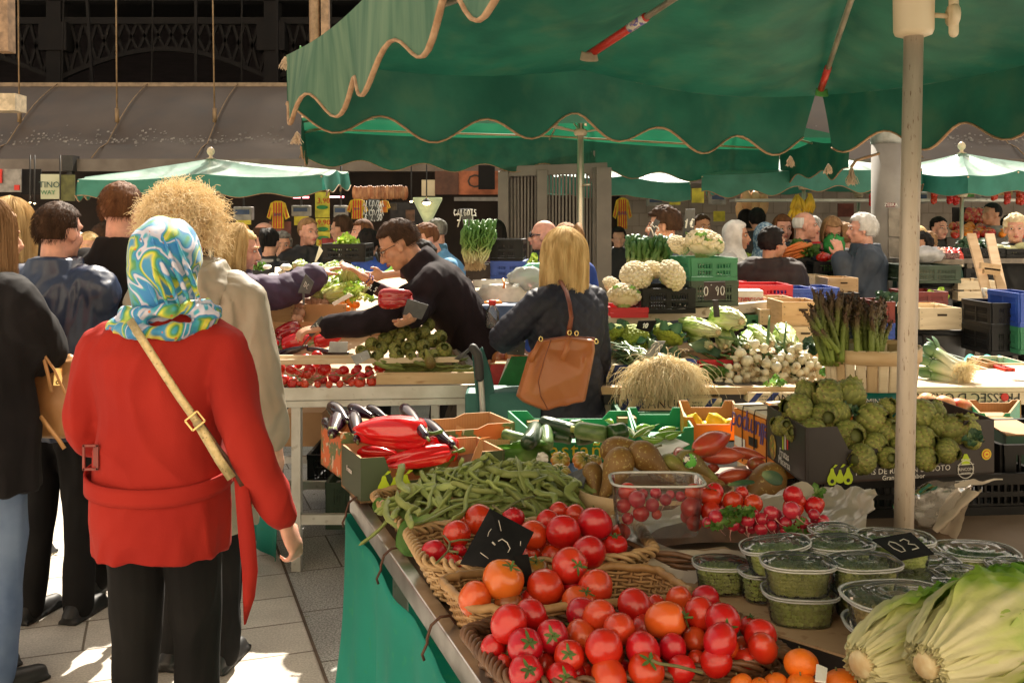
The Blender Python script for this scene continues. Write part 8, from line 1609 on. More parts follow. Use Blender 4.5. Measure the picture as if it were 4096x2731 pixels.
for nm,z,ya,yb,xa,xb in(('middle_shelf',zm,4.98,5.4,.35,2.05),('lower_shelf',zl,4.60,4.95,.30,1.85)):
 mb=MB();mb.box(((xa+xb)/2,(ya+yb)/2,z),(xb-xa,yb-ya,.022));mb.box(((xa+xb)/2,ya-.004,z-.004),(xb-xa,.014,.034));Za(nm,mb,Zv,t3)
for x in(.45,1.2,1.9):
 mb=MB();mb.box((x,4.72,zl/2-.01),(.04,.04,zl-.03));mb.box((x,5.2,zm/2-.01),(.04,.04,zm-.03));Za('trestle_leg',mb,Zh,t3)
def sanui(label,reg,x0,x1,y0,y1,d,flip=False,big='SANUI'):
 a,b=at(reg,x0,y1,d),at(reg,x1,y0,d);root=Zc('striped_carton',label,'box',((a.x+b.x)/2,d,a.z),world=True,group='blue striped fruit cartons');mb=MB();mb.box(((a.x+b.x)/2,d+.14,(a.z+b.z)/2),(b.x-a.x,.28,b.z-a.z));Za('walls',mb,Zh if False else mat('buff_carton',(.80,.66,.44),.7),root)
 h=b.z-a.z;L_=b.x-a.x;u=V((0,0,-1 if flip else 1));r_=V((-1 if flip else 1,0,0));c=V(((a.x+b.x)/2,d-.0015,(a.z+b.z)/2));mn=mat('blue_stripe_print',(.02,.04,.18),.6)
 for t in(-.44,-.30,.12,.38):s_=t*L_;Zm([(s_-.035,-h/2),(s_-.005,-h/2),(s_+.035,h/2),(s_+.005,h/2)],c,r_,u,mn,root)
 Zk(big,h*1.05,c-r_*L_*.10+V((0,-.001,0)),r_,u,Zx,root,w=1.1);Zk('SANUI\nFRUITS',h*.30,c+r_*L_*.26+V((0,-.001,0)),r_,u,Zx,root);return root
sanui('blue striped carton under the straw-like leek roots','G',935,1740,575,668,4.58);sanui('upside-down blue striped carton under the onions','N5',862,1600,1235,1352,4.56,True)
sanui('blue striped carton right behind the tan handbag','G',780,968,312,472,4.75,big='')
mb=MB();mb.box(at('G',1400,520,4.75),(.80,.2,.09));Za('dark_carton',mb,Yw,None,label='dark carton between the plywood shelf and the striped carton',cat='box')
fcr('G',940,1830,680,800,4.35,Yx,'long light green crate under the striped cartons',W=.5,cols=16,rws=1);fcr('G',1560,1900,270,330,4.85,m_crr,'red crate glimpsed between the middle and lower shelves',W=.3,rws=1);fcr('G',1390,1560,265,330,4.86,Yy,'blue crate glimpsed between the shelves',W=.3,rws=1)
fcr('G',185,270,690,780,4.9,mat('yellow_tan_crate',(.45,.25,.08),.5),'tan crate beside the green trolley',W=.3,cols=3,rws=1)
Yz('pale upright board at the end of the plywood shelf',at('G',965,500,4.57),at('G',965,580,4.57),.03,.02,Zh)
for i,(x,y,r,lb)in enumerate(((1050,1480,128,'lime green cauliflower in the middle behind the slate'),(1318,1455,118,'lime green cauliflower right of the price card'),(895,1440,88,'lime green cauliflower at the left by the blonde hair'))):Ze('rmn','C',x,y,d=4.98,rpx=r,r0=.075,rot=(.5,0,i*2),label=lb,group='lime green cauliflowers')
for i,(x,y,dv)in enumerate(((1480,1520,(1,-.4,-.2)),(1180,1480,(.3,-.5,-.6)),(820,1500,(-.3,-.5,-.5)),(1400,1560,(-.5,-.7,-.2)),(1300,1560,(.2,-.6,-.4)))):
 mb=MB();leaf(mb,at('C',x,y,4.9),dv,(0,-.7,.7),.17,.05,cup=.3,curl=.3,ruff=.3);Za('cabbage_leaf',mb,Zw,None,label='dark blue-green leaf round the lime green cauliflowers',cat='leaf',group='dark leaves round the lime green cauliflowers',solid=.001)
random.seed(12)
lk=Zc('leek_bundle','bundle of leeks lying with a big tangle of straw-coloured roots to the front','leeks',at('G',1250,500,4.6),world=True)
g=MB()
for i in range(60):
 b=at('G',1180+ru(-60,140),300+ru(-50,70),4.66+ru(-.04,.06));a=at('G',790+ru(-20,150),200+ru(-70,170),4.85+ru(0,.3));o=MB();o.tube([b.lerp(a,k/7)+V((0,0,.06*sin(k/7*3.1)*rnd()))for k in range(8)],[.011,.011,.010,.009,.008,.007,.005,.001],6,ell=.5);g.add(o.v,o.f,t=[.3+.7*min(1,(b-V(p)).length/.35)for p in o.v])
Za('leaves',g,m_leek,lk)
st=[]
for i in range(2600):
 x=random.gauss(1280,105);top=255+abs(x-1290)*.28;y=ru(top,top+130);p=at('G',x,y,4.62-ru(0,.10));d=V((ru(-1,1)*.8+(x-1280)/260,ru(-1,.1)*.6,ru(-1.1,.35))).normalized();s_=[p];n_=9;L_=ru(.006,.019)
 for k in range(n_):p=p+d*L_;s_.append(p);d=(d+V((ru(-.4,.4),ru(-.3,.25),ru(-.5,.15)-.12))).normalized()
 st.append(s_)
hair('roots',st,mat('leek_root',0),lk,.0013,.0007)
mb=MB();mb.ell(at('G',1290,390,4.66),(.17,.07,.085),None,24,16,fn=lambda d:1+.2*noise.noise(d*5));Za('root_mass',mb,mat('root_mass_m',(.50,.37,.19),.95,c2=(.66,.52,.30),scale=90),lk)
Zn('slate card reading 1 euro leaning on the leek leaves','G',[(1215,128),(1300,125),(1225,250),(1130,240)],4.6,mat('pale_slate2',(.22,.23,.24),.6),txt='1e',hs=.6,th2=.002)
Zn('black price card among the lime green cauliflowers','C',[(1085,1338),(1232,1335),(1180,1432),(1065,1400)],4.88,txt='90',hs=.6,th2=.003)
cc=Zn('dark chalkboard on a stake reading 0,90 above the lettuces','C',[(1600,1035),(1768,1030),(1768,1172),(1600,1178)],4.85,mat('brown_slate',(.045,.03,.028),.7),txt="0'90",hs=.5,th2=.0026);mb=MB();mb.bar(at('C',1690,1175,4.86),at('C',1700,1310,4.86),.028,.01);Za('stake',mb,Zz,cc)
Zn('tall chalkboard reading 1 euro beside the top cauliflower','C',[(1455,465),(1532,462),(1520,690),(1430,688)],5.6,Zu,txt='1e',hs=.32,th2=.005);Zn('narrow slate card tilted in front of the young man','C',[(1215,540),(1256,560),(1195,692),(1160,680)],5.7,Zu,txt='25',hs=.5,rot=1.2,th2=.004)
for i,(base,tip,r,k,lb)in enumerate((((510,525),(70,420),120,'let0','pale lettuce top left of the pile, base to the right'),((785,400),(420,340),135,'let1','large pale lettuce on top of the pile with round cut base'),((420,695),(150,560),95,'let0','lettuce at the left front of the pile'),((595,695),(560,500),100,'let1','lettuce with cut base facing the front, second from left'),((850,700),(880,540),110,'let0','lettuce behind the topmost onions'),((1140,660),(880,490),120,'let0','lettuce right of the middle with its base low'),((1355,690),(1230,500),125,'let1','rightmost lettuce beside the plywood box'))):
 a=at('N5',*base,4.86);b=at('N5',*tip,5.12);s_=npx('N5',r,5)/.07*.82;PR[k].put(a,aim(b-a,i*1.3),(s_,s_,max((b-a).length,.17)/.21),lb,'lettuces of the third stall')
for i,(x,y,r)in enumerate(((940,665,60),(1045,715,66),(770,770,66),(915,762,46),(720,835,54),(845,860,70),(1080,890,65),(965,830,60),(1190,935,62),(630,938,50),(725,925,52),(850,945,58),(635,1025,60),(740,1095,70),(850,1048,56),(955,980,52),(1060,1000,54),(515,1107,52),(630,1120,55),(940,1090,50),(1035,1092,62),(1160,1105,55),(1310,970,62),(1270,1050,60),(1360,1120,52),(1290,900,52),(1370,740,56),(1455,700,56),(1230,830,62),(1260,790,46),(1350,830,60),(1490,845,65),(1405,960,56),(1430,920,50),(1580,910,60),(1700,920,60),(1640,858,50),(1610,1032,54),(1690,1020,50),(1750,970,46),(1600,1095,46),(1710,1102,46),(1500,1092,54),(1410,1085,46),(1545,800,42),(1470,1005,50),(1240,1132,46),(1100,1040,50),(900,1010,46),(1170,860,46),(1540,980,46),(800,1000,44),(1190,1010,44))):
 dn=V((ru(-.8,.3),ru(.4,1.2),ru(-.2,.7)))if i%4 else V((-.9,.4,.3));Ze('onion%d'%(i%3),'N5',x,y,d=4.80-.0003*(y-900)*.5+ru(-.02,.02),rpx=r,r0=.027,dirn=dn,label='white onion with stringy roots in the heap on the lower shelf',group='white onions of the third stall')
for x,y in((560,820),(480,900),(520,960),(620,780),(560,1000)):mb=MB();a=at('N5',x+150,y,4.85);b=at('N5',x-170,y+90*(1 if y>850 else.6),5.0);mb.tube([a,a.lerp(b,.4)+V((0,0,.02)),a.lerp(b,.8),b],[.009,.010,.009,.004],7,ell=.6);Za('onion_stalk',mb,mat('onion_stalk',0),None,label='dark green onion stalk lying left of the onion heap',cat='onion stalk',group='onion stalks left of the heap')
Zb('green leaves hanging between the onions','N5',1160,1130,4.62,.07,6,Yg,grp='greens in the onion heap');Zb('green leaves at the left under the onions','N5',500,1000,4.8,.08,9,Yg,grp='greens in the onion heap');Zb('dark green leaves behind the asparagus basket','N5',1750,680,4.6,.10,14,Zw,grp='greens by the asparagus');Zb('green leaves left of the splint basket','N5',1800,1010,4.3,.06,8,Yg,grp='greens by the asparagus')
fcr('C',862,1155,1235,1315,5.25,m_crr,'low red crate under the front cauliflower',W=.3,rws=1);fcr('C',1112,1530,1085,1282,5.30,Zq,'black crate holding cauliflowers in the middle',W=.45,cols=8,rot=R(6));fcr('C',1492,1868,1025,1225,5.42,Xh,'darker green crate at the bottom of the green stack',W=.4,rot=R(8));fcr('C',1492,1860,845,1028,5.42,Yx,'light green crate on top of the green stack',W=.4,rot=R(8));fcr('C',1325,1485,862,930,5.75,Yx,'light green crate half hidden behind the cauliflowers',W=.3)
for i,(k,x,y,r,rt,lb)in enumerate((('cau0',1065,990,122,(.9,-.1,0),'cauliflower on the left of the middle row'),('cauf',1345,985,124,(1.1,0,1),'big cauliflower facing forward in the middle row'),('cau0',1205,945,90,(.5,0,2),'cauliflower half hidden in the middle row'),('cau1',970,1150,120,(.35,0,3),'cauliflower sitting in the low red crate'),('cauf',875,1060,75,(.6,0,1),'cauliflower close to the blonde hair'),('cau1',1600,740,140,(.25,0,2),'topmost cauliflower on the green crates'),('cau0',1400,750,88,(.7,-.3,1),'cauliflower left of the topmost one'))):Ze(k,'C',x,y,d=[5.35,5.32,5.5,5.28,5.5,5.55,5.65][i],rpx=r,r0=.085,rot=rt,label=lb,group='white cauliflowers')
lb3=Zc('leek_bundle','bundle of dark green leek tops standing behind the cauliflowers','leeks',at('C',1170,900,5.8),world=True);Za('leaves',bundle(lb3,'C',(1160,890),(1000,1380,700,40),85,5.85,150,.017,.01),Yb('leek_tops_m',[(0,(.40,.42,.2)),(.25,(.10,.2,.05)),(1,(.03,.11,.03))],.5),lb3)
mb=MB();mb.ell(at('C',225,1010,5.3),(.11,.07,.065),None,26,16,fn=lambda d:1+.2*noise.noise(d*3));Za('plastic_bag',mb,Zs('milky_bag',(.85,.88,.86),.45,(.8,.85,.82)),None,label='milky plastic bag left of the blonde hair',cat='bag');mb=MB();mb.ell(at('C',300,960,5.35),(.10,.06,.05),None,20,12,fn=lambda d:1+.3*noise.noise(d*3));Za('plastic_bag',mb,mat('mint_bag',(.25,.62,.47),.5,transl=.3),None,label='mint green plastic bag behind the milky one',cat='bag')
Zb('pale salad leaves behind the plastic bags','C',230,905,5.9,.09,10,Ym)
fcr('B',2040,2200,1070,1290,5.6,m_crr,'red crate stack left of the blonde shopper',W=.3,rws=4)
Zg('N5',1262,1730,170,462,5.3,Zv,'brown plywood box with a hand hole, upper of two',W=.32);Zg('N5',1280,1760,464,700,5.28,Zh,'pale wooden box with a hand hole, lower of two',W=.32);Zg('N5',1000,1262,258,440,5.55,Zh,'grey wooden box end left of the plywood box',W=.3,hole=False);Zg('N5',1100,1430,130,250,5.9,Zv,'orange-brown wooden box behind the board',W=.3,hole=False)
fcr('N5',850,1000,320,460,5.6,Yx,'dark green crate behind the lettuces',W=.3,cols=4)
ba=Zr('white_carton','small white carton with upside-down red print Buenos Aires',at('C',1870,1200,5.85).xy,at('C',2065,1195,5.85).xy,(.02,.2),at('C',0,1198,5.85).z,at('C',0,1112,5.85).z,Zl,Zl);Zk('BUENOS AIRES',.036,at('C',2012,1172,5.845),(-1,0,0),(0,0,-1),Zi,ba);Zk('BUENOS AIRES',.018,at('C',1905,1162,5.845),(-1,0,0),(0,0,-1),Zi,ba)
fcr('C',1872,2290,1060,1168,6.5,m_crr,'bright red crate behind the white carton',W=.4,rws=2)
lz=at('H',1600,500,3.9).z
t4=Zc('market_table','sunlit board table with leeks at the right edge','table',(2.2,4.1,0),world=True)
mb=MB();mb.box((2.35,4.2,lz),(1.75,.62,.02));Za('board',mb,Zh,t4,bev=.003)
for x in(1.6,2.6):mb=MB();mb.box((x,4.2,lz/2-.02),(.04,.04,lz-.04));Za('leg',mb,Zh,t4)
pc=Zr('wooden_crate','wooden crate with upside-down black lettering under the leek board',(1.55,3.895),(2.05,3.895),(0,.5),at('H',0,620,3.9).z,lz-.012,Zh,Zh);Zk("PRÉSSEC D'ORDAL",.052,at('H',1690,565,3.892),(-1,0,0),(0,0,-1),Zx,pc);mb=MB();mb.ell(at('H',1998,565,3.89),(.016,.002,.016));Za('peach_print',mb,Zi,pc)
fcr('H',1840,2100,680,770,3.7,Yx,'light green crate under the leek board',W=.4,rws=2)
for a,b,k,lb in(((1700,340),(1390,200),'leek0','leek on top with its leaves pointing up'),((1660,400),(1330,290),'leek1','middle leek beside the splint basket'),((1680,470),(1330,400),'leek1','lowest leek of the bunch'),((1640,350),(1430,180),'leek0','leek with split green tip')):A_=at('H',*a,4.0);B_=at('H',*b,4.15);PR[k].put(A_,aim(B_-A_,.5),(1.25,1.25,(B_-A_).length/.45),lb,'leeks on the sunlit board')
kn=Zc('kitchen_knife','knife lying on the sunlit board','knife',at('N8',2000,1420,4.05),world=True);mb=MB();z_=lz+.014;mb.add([V((2.02,4.03,z_)),V((2.2,4.02,z_)),V((2.2,4.06,z_)),V((2.06,4.06,z_))],[(0,1,2,3)]);Za('blade',mb,Zt,kn,solid=.002);mb=MB();mb.bar(V((2.14,4.0,z_+.004)),V((2.27,3.96,z_+.004)),.02,.01);Za('handle',mb,Zz,kn)
Zg('N8',1560,1850,1265,1350,4.35,Zo,'low brown box behind the knife',W=.3,hole=False);Zg('N8',1855,2060,1195,1345,4.4,Zo,'brown box with raised corner behind the knife',W=.2,hole=False);Zg('N8',1980,2420,1190,1375,4.5,Zh,'long pale box at the right edge',W=.25,hole=False);Zg('N8',2085,2235,1258,1372,4.3,Zi,'small red box on the sunlit board',W=.1,hole=False,name='red_box')
mb=MB();mb.grid(lambda u,v:at('N8',1540+860*u,1180+50*sin(u*2)-130*sin(pi*min(1,u*1.1+.1))*(1-v)*1.0+80*v,4.9-.5*v)+V((0,0,.03*noise.noise(V((u*6,v*4,0))))),40,14);Za('cloth',mb,mat('bright_teal_cloth',(.01,.42,.33),.7,transl=.2),None,label='bright teal cloth lying over a crate at the right',cat='cloth',solid=.003)
fcr('N8',1450,1600,1140,1230,4.9,Xh,'dark green crate under the teal cloth',W=.5,rws=1)
def Zj(label,reg,x0,y0,x1,y1,d,m,name,cat,th=.02,group=None,par=None):
 a,b=at(reg,x0,y1,d),at(reg,x1,y0,d);mb=MB();mb.box(((a.x+b.x)/2,d+th/2,(a.z+b.z)/2),(b.x-a.x,th,b.z-a.z));return Za(name,mb,m,par,label=label,cat=cat,group=group)
def lab(body,reg,x,y,d,h,m,par,**k):return Zk(body,npx(reg,h,d)*1.35,at(reg,x,y,d-.012),(1,0,0),(0,0,1),m,par,**k)
gt=Zc('steel_gate','open grey steel gate of vertical slats between the stalls','gate',O_(1270,900,9.6),world=True);m_gate=mat('grey_gate_paint',(.17,.15,.135),.5,c2=(.22,.195,.17),scale=4)
def gp(x,y):return at('C',x,y,9.6)
mb=MB()
for a,b,w in(((25,170),(25,1100),.075),((765,140),(765,1100),.08),((330,160),(330,1000),.05)):mb.bar(gp(*a),V((gp(*a).x,9.6,.1)),.10,.12)
mb.bar(gp(5,172),gp(840,140),.07,.10);mb.bar(gp(60,190),gp(20,300),.06,.06);mb.bar(gp(700,165),gp(770,280),.06,.06);Za('frame',mb,m_gate,gt,bev=.004)
for k in range(26):
 x=62+27*k;t=80-34*(x-62)/700
 mb=MB();p=at('C',x,t-40*(x/760),9.66);mb.bar(p,V((p.x+.01*sin(k*7),9.66+.012*sin(k*5),.12)),.018,.03);Za('slat',mb,m_gate,gt)
mb=MB();p=at('C',812,140,9.5);mb.bar(p,V((p.x,9.5,0)),.14,.11);p=at('C',100,45,9.8);mb.bar(p,V((p.x,9.8,0)),.12,.22);Za('gate_post',mb,m_gate,gt)
pl=Zc('concrete_pillar','round grey pillar with a sticker beside the white-haired man','pillar',O_(2037,800,8.75),world=True);pc_=at('D',1005,500,8.75)+V((.135,0,0));mb=MB();mb.lathe([(.135,0),(.135,2.35)],40,(pc_.x,8.9,0));Za('shaft',mb,mat('painted_concrete',(.24,.22,.20),.7,c2=(.32,.30,.27),scale=4),pl);mb=MB()
for z in(2.33,):mb.lathe([(.137,z),(.145,z+.03),(.145,z+.55),(.13,z+.6)],30,(pc_.x,8.9,0))
Za('shroud',mb,mat('foil_wrap',(.3,.31,.29),.4,.3),pl);z1,z0=at('D',0,445,8.65).z,at('D',0,690,8.65).z;mb=MB();
for a,b in((445,690),(690,970),(970,1180)):mb.box((pc_.x+.02,8.765,(at('D',0,a,8.65).z+at('D',0,b,8.65).z)/2),(.12,.02,(at('D',0,a,8.65).z-at('D',0,b,8.65).z)-.02))
Za('service_door',mb,mat('door_paint',(.27,.24,.20),.6),pl);st_=Zj(None,'D',1072,415,1140,447,8.63,mat('maroon_sticker',(.22,.03,.03),.5),'sticker',None,par=pl);lab('ZEBRA','D',1106,431,8.63,26,Zf,st_)
sg=Zj('cream hanging sign with the words TINO WAY','A',318,190,470,385,12.2,mat('cream_sign',(.40,.42,.26),.6,c2=(.5,.5,.36),scale=3),'hanging_sign','sign');lab('TINO','A',385,275,12.2,50,mat('dark_teal_print',(.03,.08,.07),.6),sg);lab('WAY','A',375,335,12.2,36,mat('green_print',(.03,.2,.08),.6),sg);Zj('shaded end face of the cream hanging sign','A',470,195,585,400,12.22,mat('shaded_sign_end',(.10,.10,.03),.7),'hanging_sign','sign')  # end face of the cream sign painted darker as its shaded side
Zj('pale grey board at the far left under the awning','A',-60,150,165,330,12.4,mat('grey_board2',(.26,.24,.22),.7),'sign_board','sign');Zj('small red sticker on the pale grey board','A',110,275,150,315,12.38,Zi,'sticker','sticker');Zj('red corner sign at the left edge','A',-60,150,12,260,12.36,Zi,'red_sign','sign');Zj('dark board with chain beside the grey board','A',165,150,320,350,12.5,Yo,'dark_signboard','sign')
so_=Zj('orange shop sign with a dark letter C under the awning','B',1635,165,1960,350,12.6,mat('orange_sign',(.42,.12,.05),.6),'shop_sign','sign');lab('C','B',1750,250,12.6,110,mat('dark_brown_print',(.05,.03,.02),.6),so_);Zj('brown shop sign left of the orange one','B',1450,165,1635,350,12.58,mat('brown_sign',(.10,.035,.02),.6),'shop_sign','sign');Zj('dark hanging flag over the orange sign','B',1790,120,1920,310,12.4,Yo,'hanging_flag','sign');Zj('pale rounded kiosk box left of the brown sign','B',1345,235,1450,360,12.6,Yd,'kiosk_box','box');Zj('long grey rolled awning tube under the orange sign','B',1600,370,1970,400,12.5,mat('grey_tube',(.2,.18,.17),.5),'awning_tube','awning')
bb=Zj('long pale banner with two black bulls under the awning','C',840,62,1900,205,12.5,mat('pale_banner',(.30,.27,.24),.7,c2=(.36,.33,.30),scale=3),'shop_banner','banner')
bull=[(-.30,.10),(-.36,.20),(-.30,.17),(-.24,.20),(-.16,.22),(-.02,.15),(.15,.17),(.26,.14),(.31,.05),(.33,-.12),(.29,-.05),(.27,-.10),(.29,-.30),(.24,-.30),(.22,-.14),(.14,-.06),(-.06,-.08),(-.10,-.16),(-.10,-.32),(-.15,-.32),(-.16,-.12),(-.22,-.02),(-.28,.04),(-.34,.03)]
for i,(x,fl_)in enumerate(((1330,1),(1600,-1))):s_=npx('C',150,12.5)/.6*.95;Zm([(fl_*a*s_,b*s_)for a,b in(bull if fl_>0 else bull[::-1])],at('C',x,128,12.48),(1,0,0),(0,0,1),Zx,bb,'bull_print')
for x,y in((1160,95),(1260,130),(1020,110),(1410,170),(1440,130),(1480,185)):Zk('Serrano',npx('C',32,12.5),at('C',x,y,12.48),(1,0,.5),(0,0,1),mat('pale_yellow_print',(.45,.38,.10),.7),bb)
Zj('grey canopy box above the meat stall','C',850,205,1600,262,12.9,mat('mauve_grey',(.20,.16,.15),.7),'stall_fascia','fascia')
for i,(r_,x0,y0,x1,y1)in enumerate((('B',510,330,622,530),('B',515,535,622,635),('B',520,640,625,760))):
 yp=Zj(('tall yellow price poster, upper part','yellow price poster, middle part reading 9,90','yellow price poster, lowest part reading 3,90')[i],r_,x0,y0,x1,y1,11.6,mat('yellow_poster',(.62,.52,.05),.6),'price_poster','poster',group='yellow price posters');
 lab(('3,90','9,90','3,90')[i],r_,(x0+x1)/2+10,(400,570,725)[i],11.6,44,Zi,yp);Zm(circ(npx('B',46,11.6),20,.35),at('B',(x0+x1)/2,(450,620,690)[i],11.588),(1,0,0),(0,0,1),mat('carton_green',0),yp)
yk_=0
for r_,x0,y0,x1,y1 in(('B',345,500,455,590),('A',1850,500,1965,585),('C',1505,300,1600,415),('C',1675,480,1765,560),('C',1330,350,1415,430)):
 yk_+=1;Zj('small yellow offer sign %s'%('by the black puffer jacket','by the left umbrella pole','shaped like a ham, beside the far umbrella','above the white headscarf','under the umbrella behind the curly-haired man')[yk_-1],r_,x0,y0,x1,y1,11.7,mat('yellow_poster',0),'offer_sign','sign',group='yellow offer signs')
m_jy=mat('jersey_yellow',(.68,.42,.02),.7);
def Xi(label,reg,x0,y0,x1,y1,d):
 c=at(reg,(x0+x1)/2,(y0+y1)/2,d);w=npx(reg,x1-x0,d);h=npx(reg,y1-y0,d);rt=Zc('striped_jersey',label,'jersey',c-V((0,0,h/2)),world=True,group='red and yellow striped jerseys hanging in the far stalls');mb=MB()
 ol=[(-.12,.5),(-.32,.42),(-.5,-.1),(-.34,-.18),(-.24,.1),(-.26,-.5),(.26,-.5),(.24,.1),(.34,-.18),(.5,-.1),(.32,.42),(.12,.5)];mb.add([c+V((a*w,0,b*h))for a,b in ol]+[c+V((a*w,.03,b*h))for a,b in ol],[list(range(12)),list(range(12,24))[::-1]]+[(i,(i+1)%12,12+(i+1)%12,12+i)for i in range(12)],0,False);Za('shirt',mb,m_jy,rt)
 mb=MB()
 for t in(-.20,-.09,.03,.14):mb.add([c+V((t*w,-.004,-.49*h)),c+V(((t+.055)*w,-.004,-.49*h)),c+V(((t+.055)*w,-.004,.44*h)),c+V((t*w,-.004,.44*h))],[(0,1,2,3)])
 for q in(-1,1):mb.add([c+V((q*a*w,-.004,b*h))for a,b in((.30,.30),(.36,.18),(.44,-.08),(.38,-.10))],[(0,1,2,3)])
 Za('stripes',mb,Zi,rt);Zk('BAR',h*.16,c+V((0,-.008,0)),(1,0,0),(0,0,1),mat('navy_print',0),rt)
Xi('jersey hanging between the scales at the left','B',130,400,305,615,11.3);Xi('jersey spread under the hooks in the middle','B',755,385,925,540,11.5);Xi('jersey partly behind the chalkboard','B',1000,395,1100,490,11.6);Xi('long jersey to the right of the steel gate','C',885,375,1035,620,11.3)
for i,(r_,x0,y0,x1,y1)in enumerate((('B',325,435,468,520),('B',655,435,760,530),('A',1830,445,1975,550),('C',1155,372,1285,440),('C',1645,330,1772,430),('D',1285,330,1395,420),('D',1800,325,1900,400))):
 s_=Zc('shop_scale',('hanging scale left of the yellow posters','hanging scale right of the yellow posters','scale beside the left umbrella pole','scale above the curly-haired man','scale above the white headscarf','scale over the tomato counter left','scale over the tomato counter right')[i],'scale',at(r_,x0,y1,11.5),world=True,group='scales in the far stalls');a,b=at(r_,x0,y1,11.5),at(r_,x1,y0,11.5);mb=MB();mb.box(((a.x+b.x)/2,11.55,(a.z+b.z)/2),(b.x-a.x,.12,b.z-a.z));Za('housing',mb,mat('scale_grey',(.32,.28,.25),.5),s_,bev=.01);mb=MB();mb.box(((a.x+b.x)/2,11.485,a.z+(b.z-a.z)*.6),((b.x-a.x)*.75,.01,(b.z-a.z)*.35));Za('display',mb,mat('scale_display',(.03,.06,.14),.3),s_);mb=MB();mb.tube([((a.x+b.x)/2,11.55,b.z),((a.x+b.x)/2,11.55,2.3)],.012,6);Za('hanger',mb,Zz,s_)
cbd=Zj('tall blackboard with chalk prices in the middle stall','B',925,385,1012,560,11.4,Zu,'blackboard','blackboard')
for y in(420,455,490,530):hand("4.2,50" if y in(455,530)else "alco/da",at('B',968,y,11.38),(1,0,0),(0,0,1),.07,Yv,cbd,wd=.5,th=.004)
m_lamp=mat('warm_lamp_glow',(1,.62,.25),.5,emit=14)
for i,(r_,x,y,r)in enumerate((('A',470,432,24),('B',1265,404,12),('B',1385,415,30),('A',235,412,8),('A',270,420,8),('D',1210,252,30),('B',560,0,0))):
 if not r:continue
 lp=Zc('hanging_lamp',('bright warm bulb by the hanging sign','small spotlight left of the glass cone','cone-shaped lamp in the middle stall','tiny lamp left of the bright bulb','second tiny lamp by the bright bulb','lamp over the fruit counter at the right')[i],'lamp',at(r_,x,y,11.2),world=True,group='lamps in the far stalls');mb=MB();c=at(r_,x,y,11.2);rr=npx(r_,r,11.2);mb.ell(c,(rr,rr,rr*.6));Za('bulb',mb,m_lamp,lp);mb=MB();mb.lathe([(rr*.3,rr*1.2),(rr*1.5,rr*.2),(rr*1.55,rr*.1)],14,c,cap=False);mb.tube([c+V((0,0,rr)),V((c.x,11.2,2.4))],.008,5);Za('shade',mb,Zz,lp)
mb=MB();c=at('B',1392,475,11.6);mb.lathe([(.03,-.16),(.06,-.10),(.17,.12),(.17,.15)],16,c);Za('funnel',mb,mat('glowing_green_glass',(.35,.38,.2),.3,emit=.25),None,label='pale green conical jar under the lamp in the middle stall',cat='jar')  # jar glass given a faint glow of its own, as if lamplit
m_ham=mat('cured_ham',(.30,.10,.04),.5,c2=(.5,.25,.12),scale=9,rv=.3)
for i in range(26):
 x=820+16*i;p=at('B',x,335+ru(-6,10),12.6);mb=MB();mb.ell(p,(.035,.03,.09),None,8,6);Za('hanging_sausage',mb,m_ham,None,label='cured sausage in the row hanging above the jerseys',cat='sausage',group='cured sausages above the jerseys')
for i,(x,y,s_)in enumerate(((1930,420,.13),(2000,420,.12),(1985,560,.10),(2060,420,.12),(1880,470,.09))):
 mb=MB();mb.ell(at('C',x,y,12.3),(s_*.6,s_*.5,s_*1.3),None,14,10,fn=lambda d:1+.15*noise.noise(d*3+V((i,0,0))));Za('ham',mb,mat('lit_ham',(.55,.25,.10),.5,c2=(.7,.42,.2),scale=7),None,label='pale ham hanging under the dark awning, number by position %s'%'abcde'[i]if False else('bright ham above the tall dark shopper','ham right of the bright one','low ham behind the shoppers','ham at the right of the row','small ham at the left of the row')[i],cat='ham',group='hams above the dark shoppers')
bn=mat('banana_yellow',(.70,.42,.02),.5)
for i,(x,y,n)in enumerate(((370,375,9),(470,365,8),(355,460,5))):
 mb=MB()
 for k in range(n):a=ru(-.9,.9);c=at('D',x+ru(-14,14),y-25+ru(0,18),10.6);mb.tube([c,c+V((.05*sin(a),-.03,-.06)),c+V((.09*sin(a),-.02,-.13)),c+V((.07*sin(a),0,-.19))],[.008,.02,.02,.006],7,dome=True)
 Za('banana_bunch',mb,bn,None,label='bunch of bananas %s'%('hanging left of the umbrella pole','hanging right of the umbrella pole','low, under the left bunch')[i],cat='bananas',group='banana bunches by the umbrella pole')
mb=MB();
for k in range(26):mb.ell(at('D',460+ru(-32,32),425+ru(-30,25),10.6),.022,None,8,6)
Za('red_fruit_cluster',mb,m_tom,None,label='cluster of small red fruit below the bananas',cat='tomatoes')
for i,(x,y)in enumerate(((958,390),(1443,372),(1567,372),(1616,380),(1918,345),(2018,375),(2112,375),(2135,380))):
 tr_=Zc('tomato_string','string of red tomatoes hanging over the counter, %s'%('left of the pillar','first right of the near pole','second right of the near pole','third, close beside the second','above the grey shirt','right of the grey shirt','at the right edge, left of two','at the very right edge')[i],'tomatoes',at('D',x,y+40,10.2),world=True,group='hanging tomato strings');mb=MB()
 for k in range(13):mb.ell(at('D',x+(8 if k%2 else-8)+ru(-3,3),y-38+6.2*k,10.2+ru(-.02,.02)),.024,None,10,7)
 Za('tomatoes',mb,m_tom,tr_);mb=MB();mb.tube([at('D',x,y-80,10.2),at('D',x,y-35,10.2)],.004,4);Za('twine',mb,Yn,tr_)
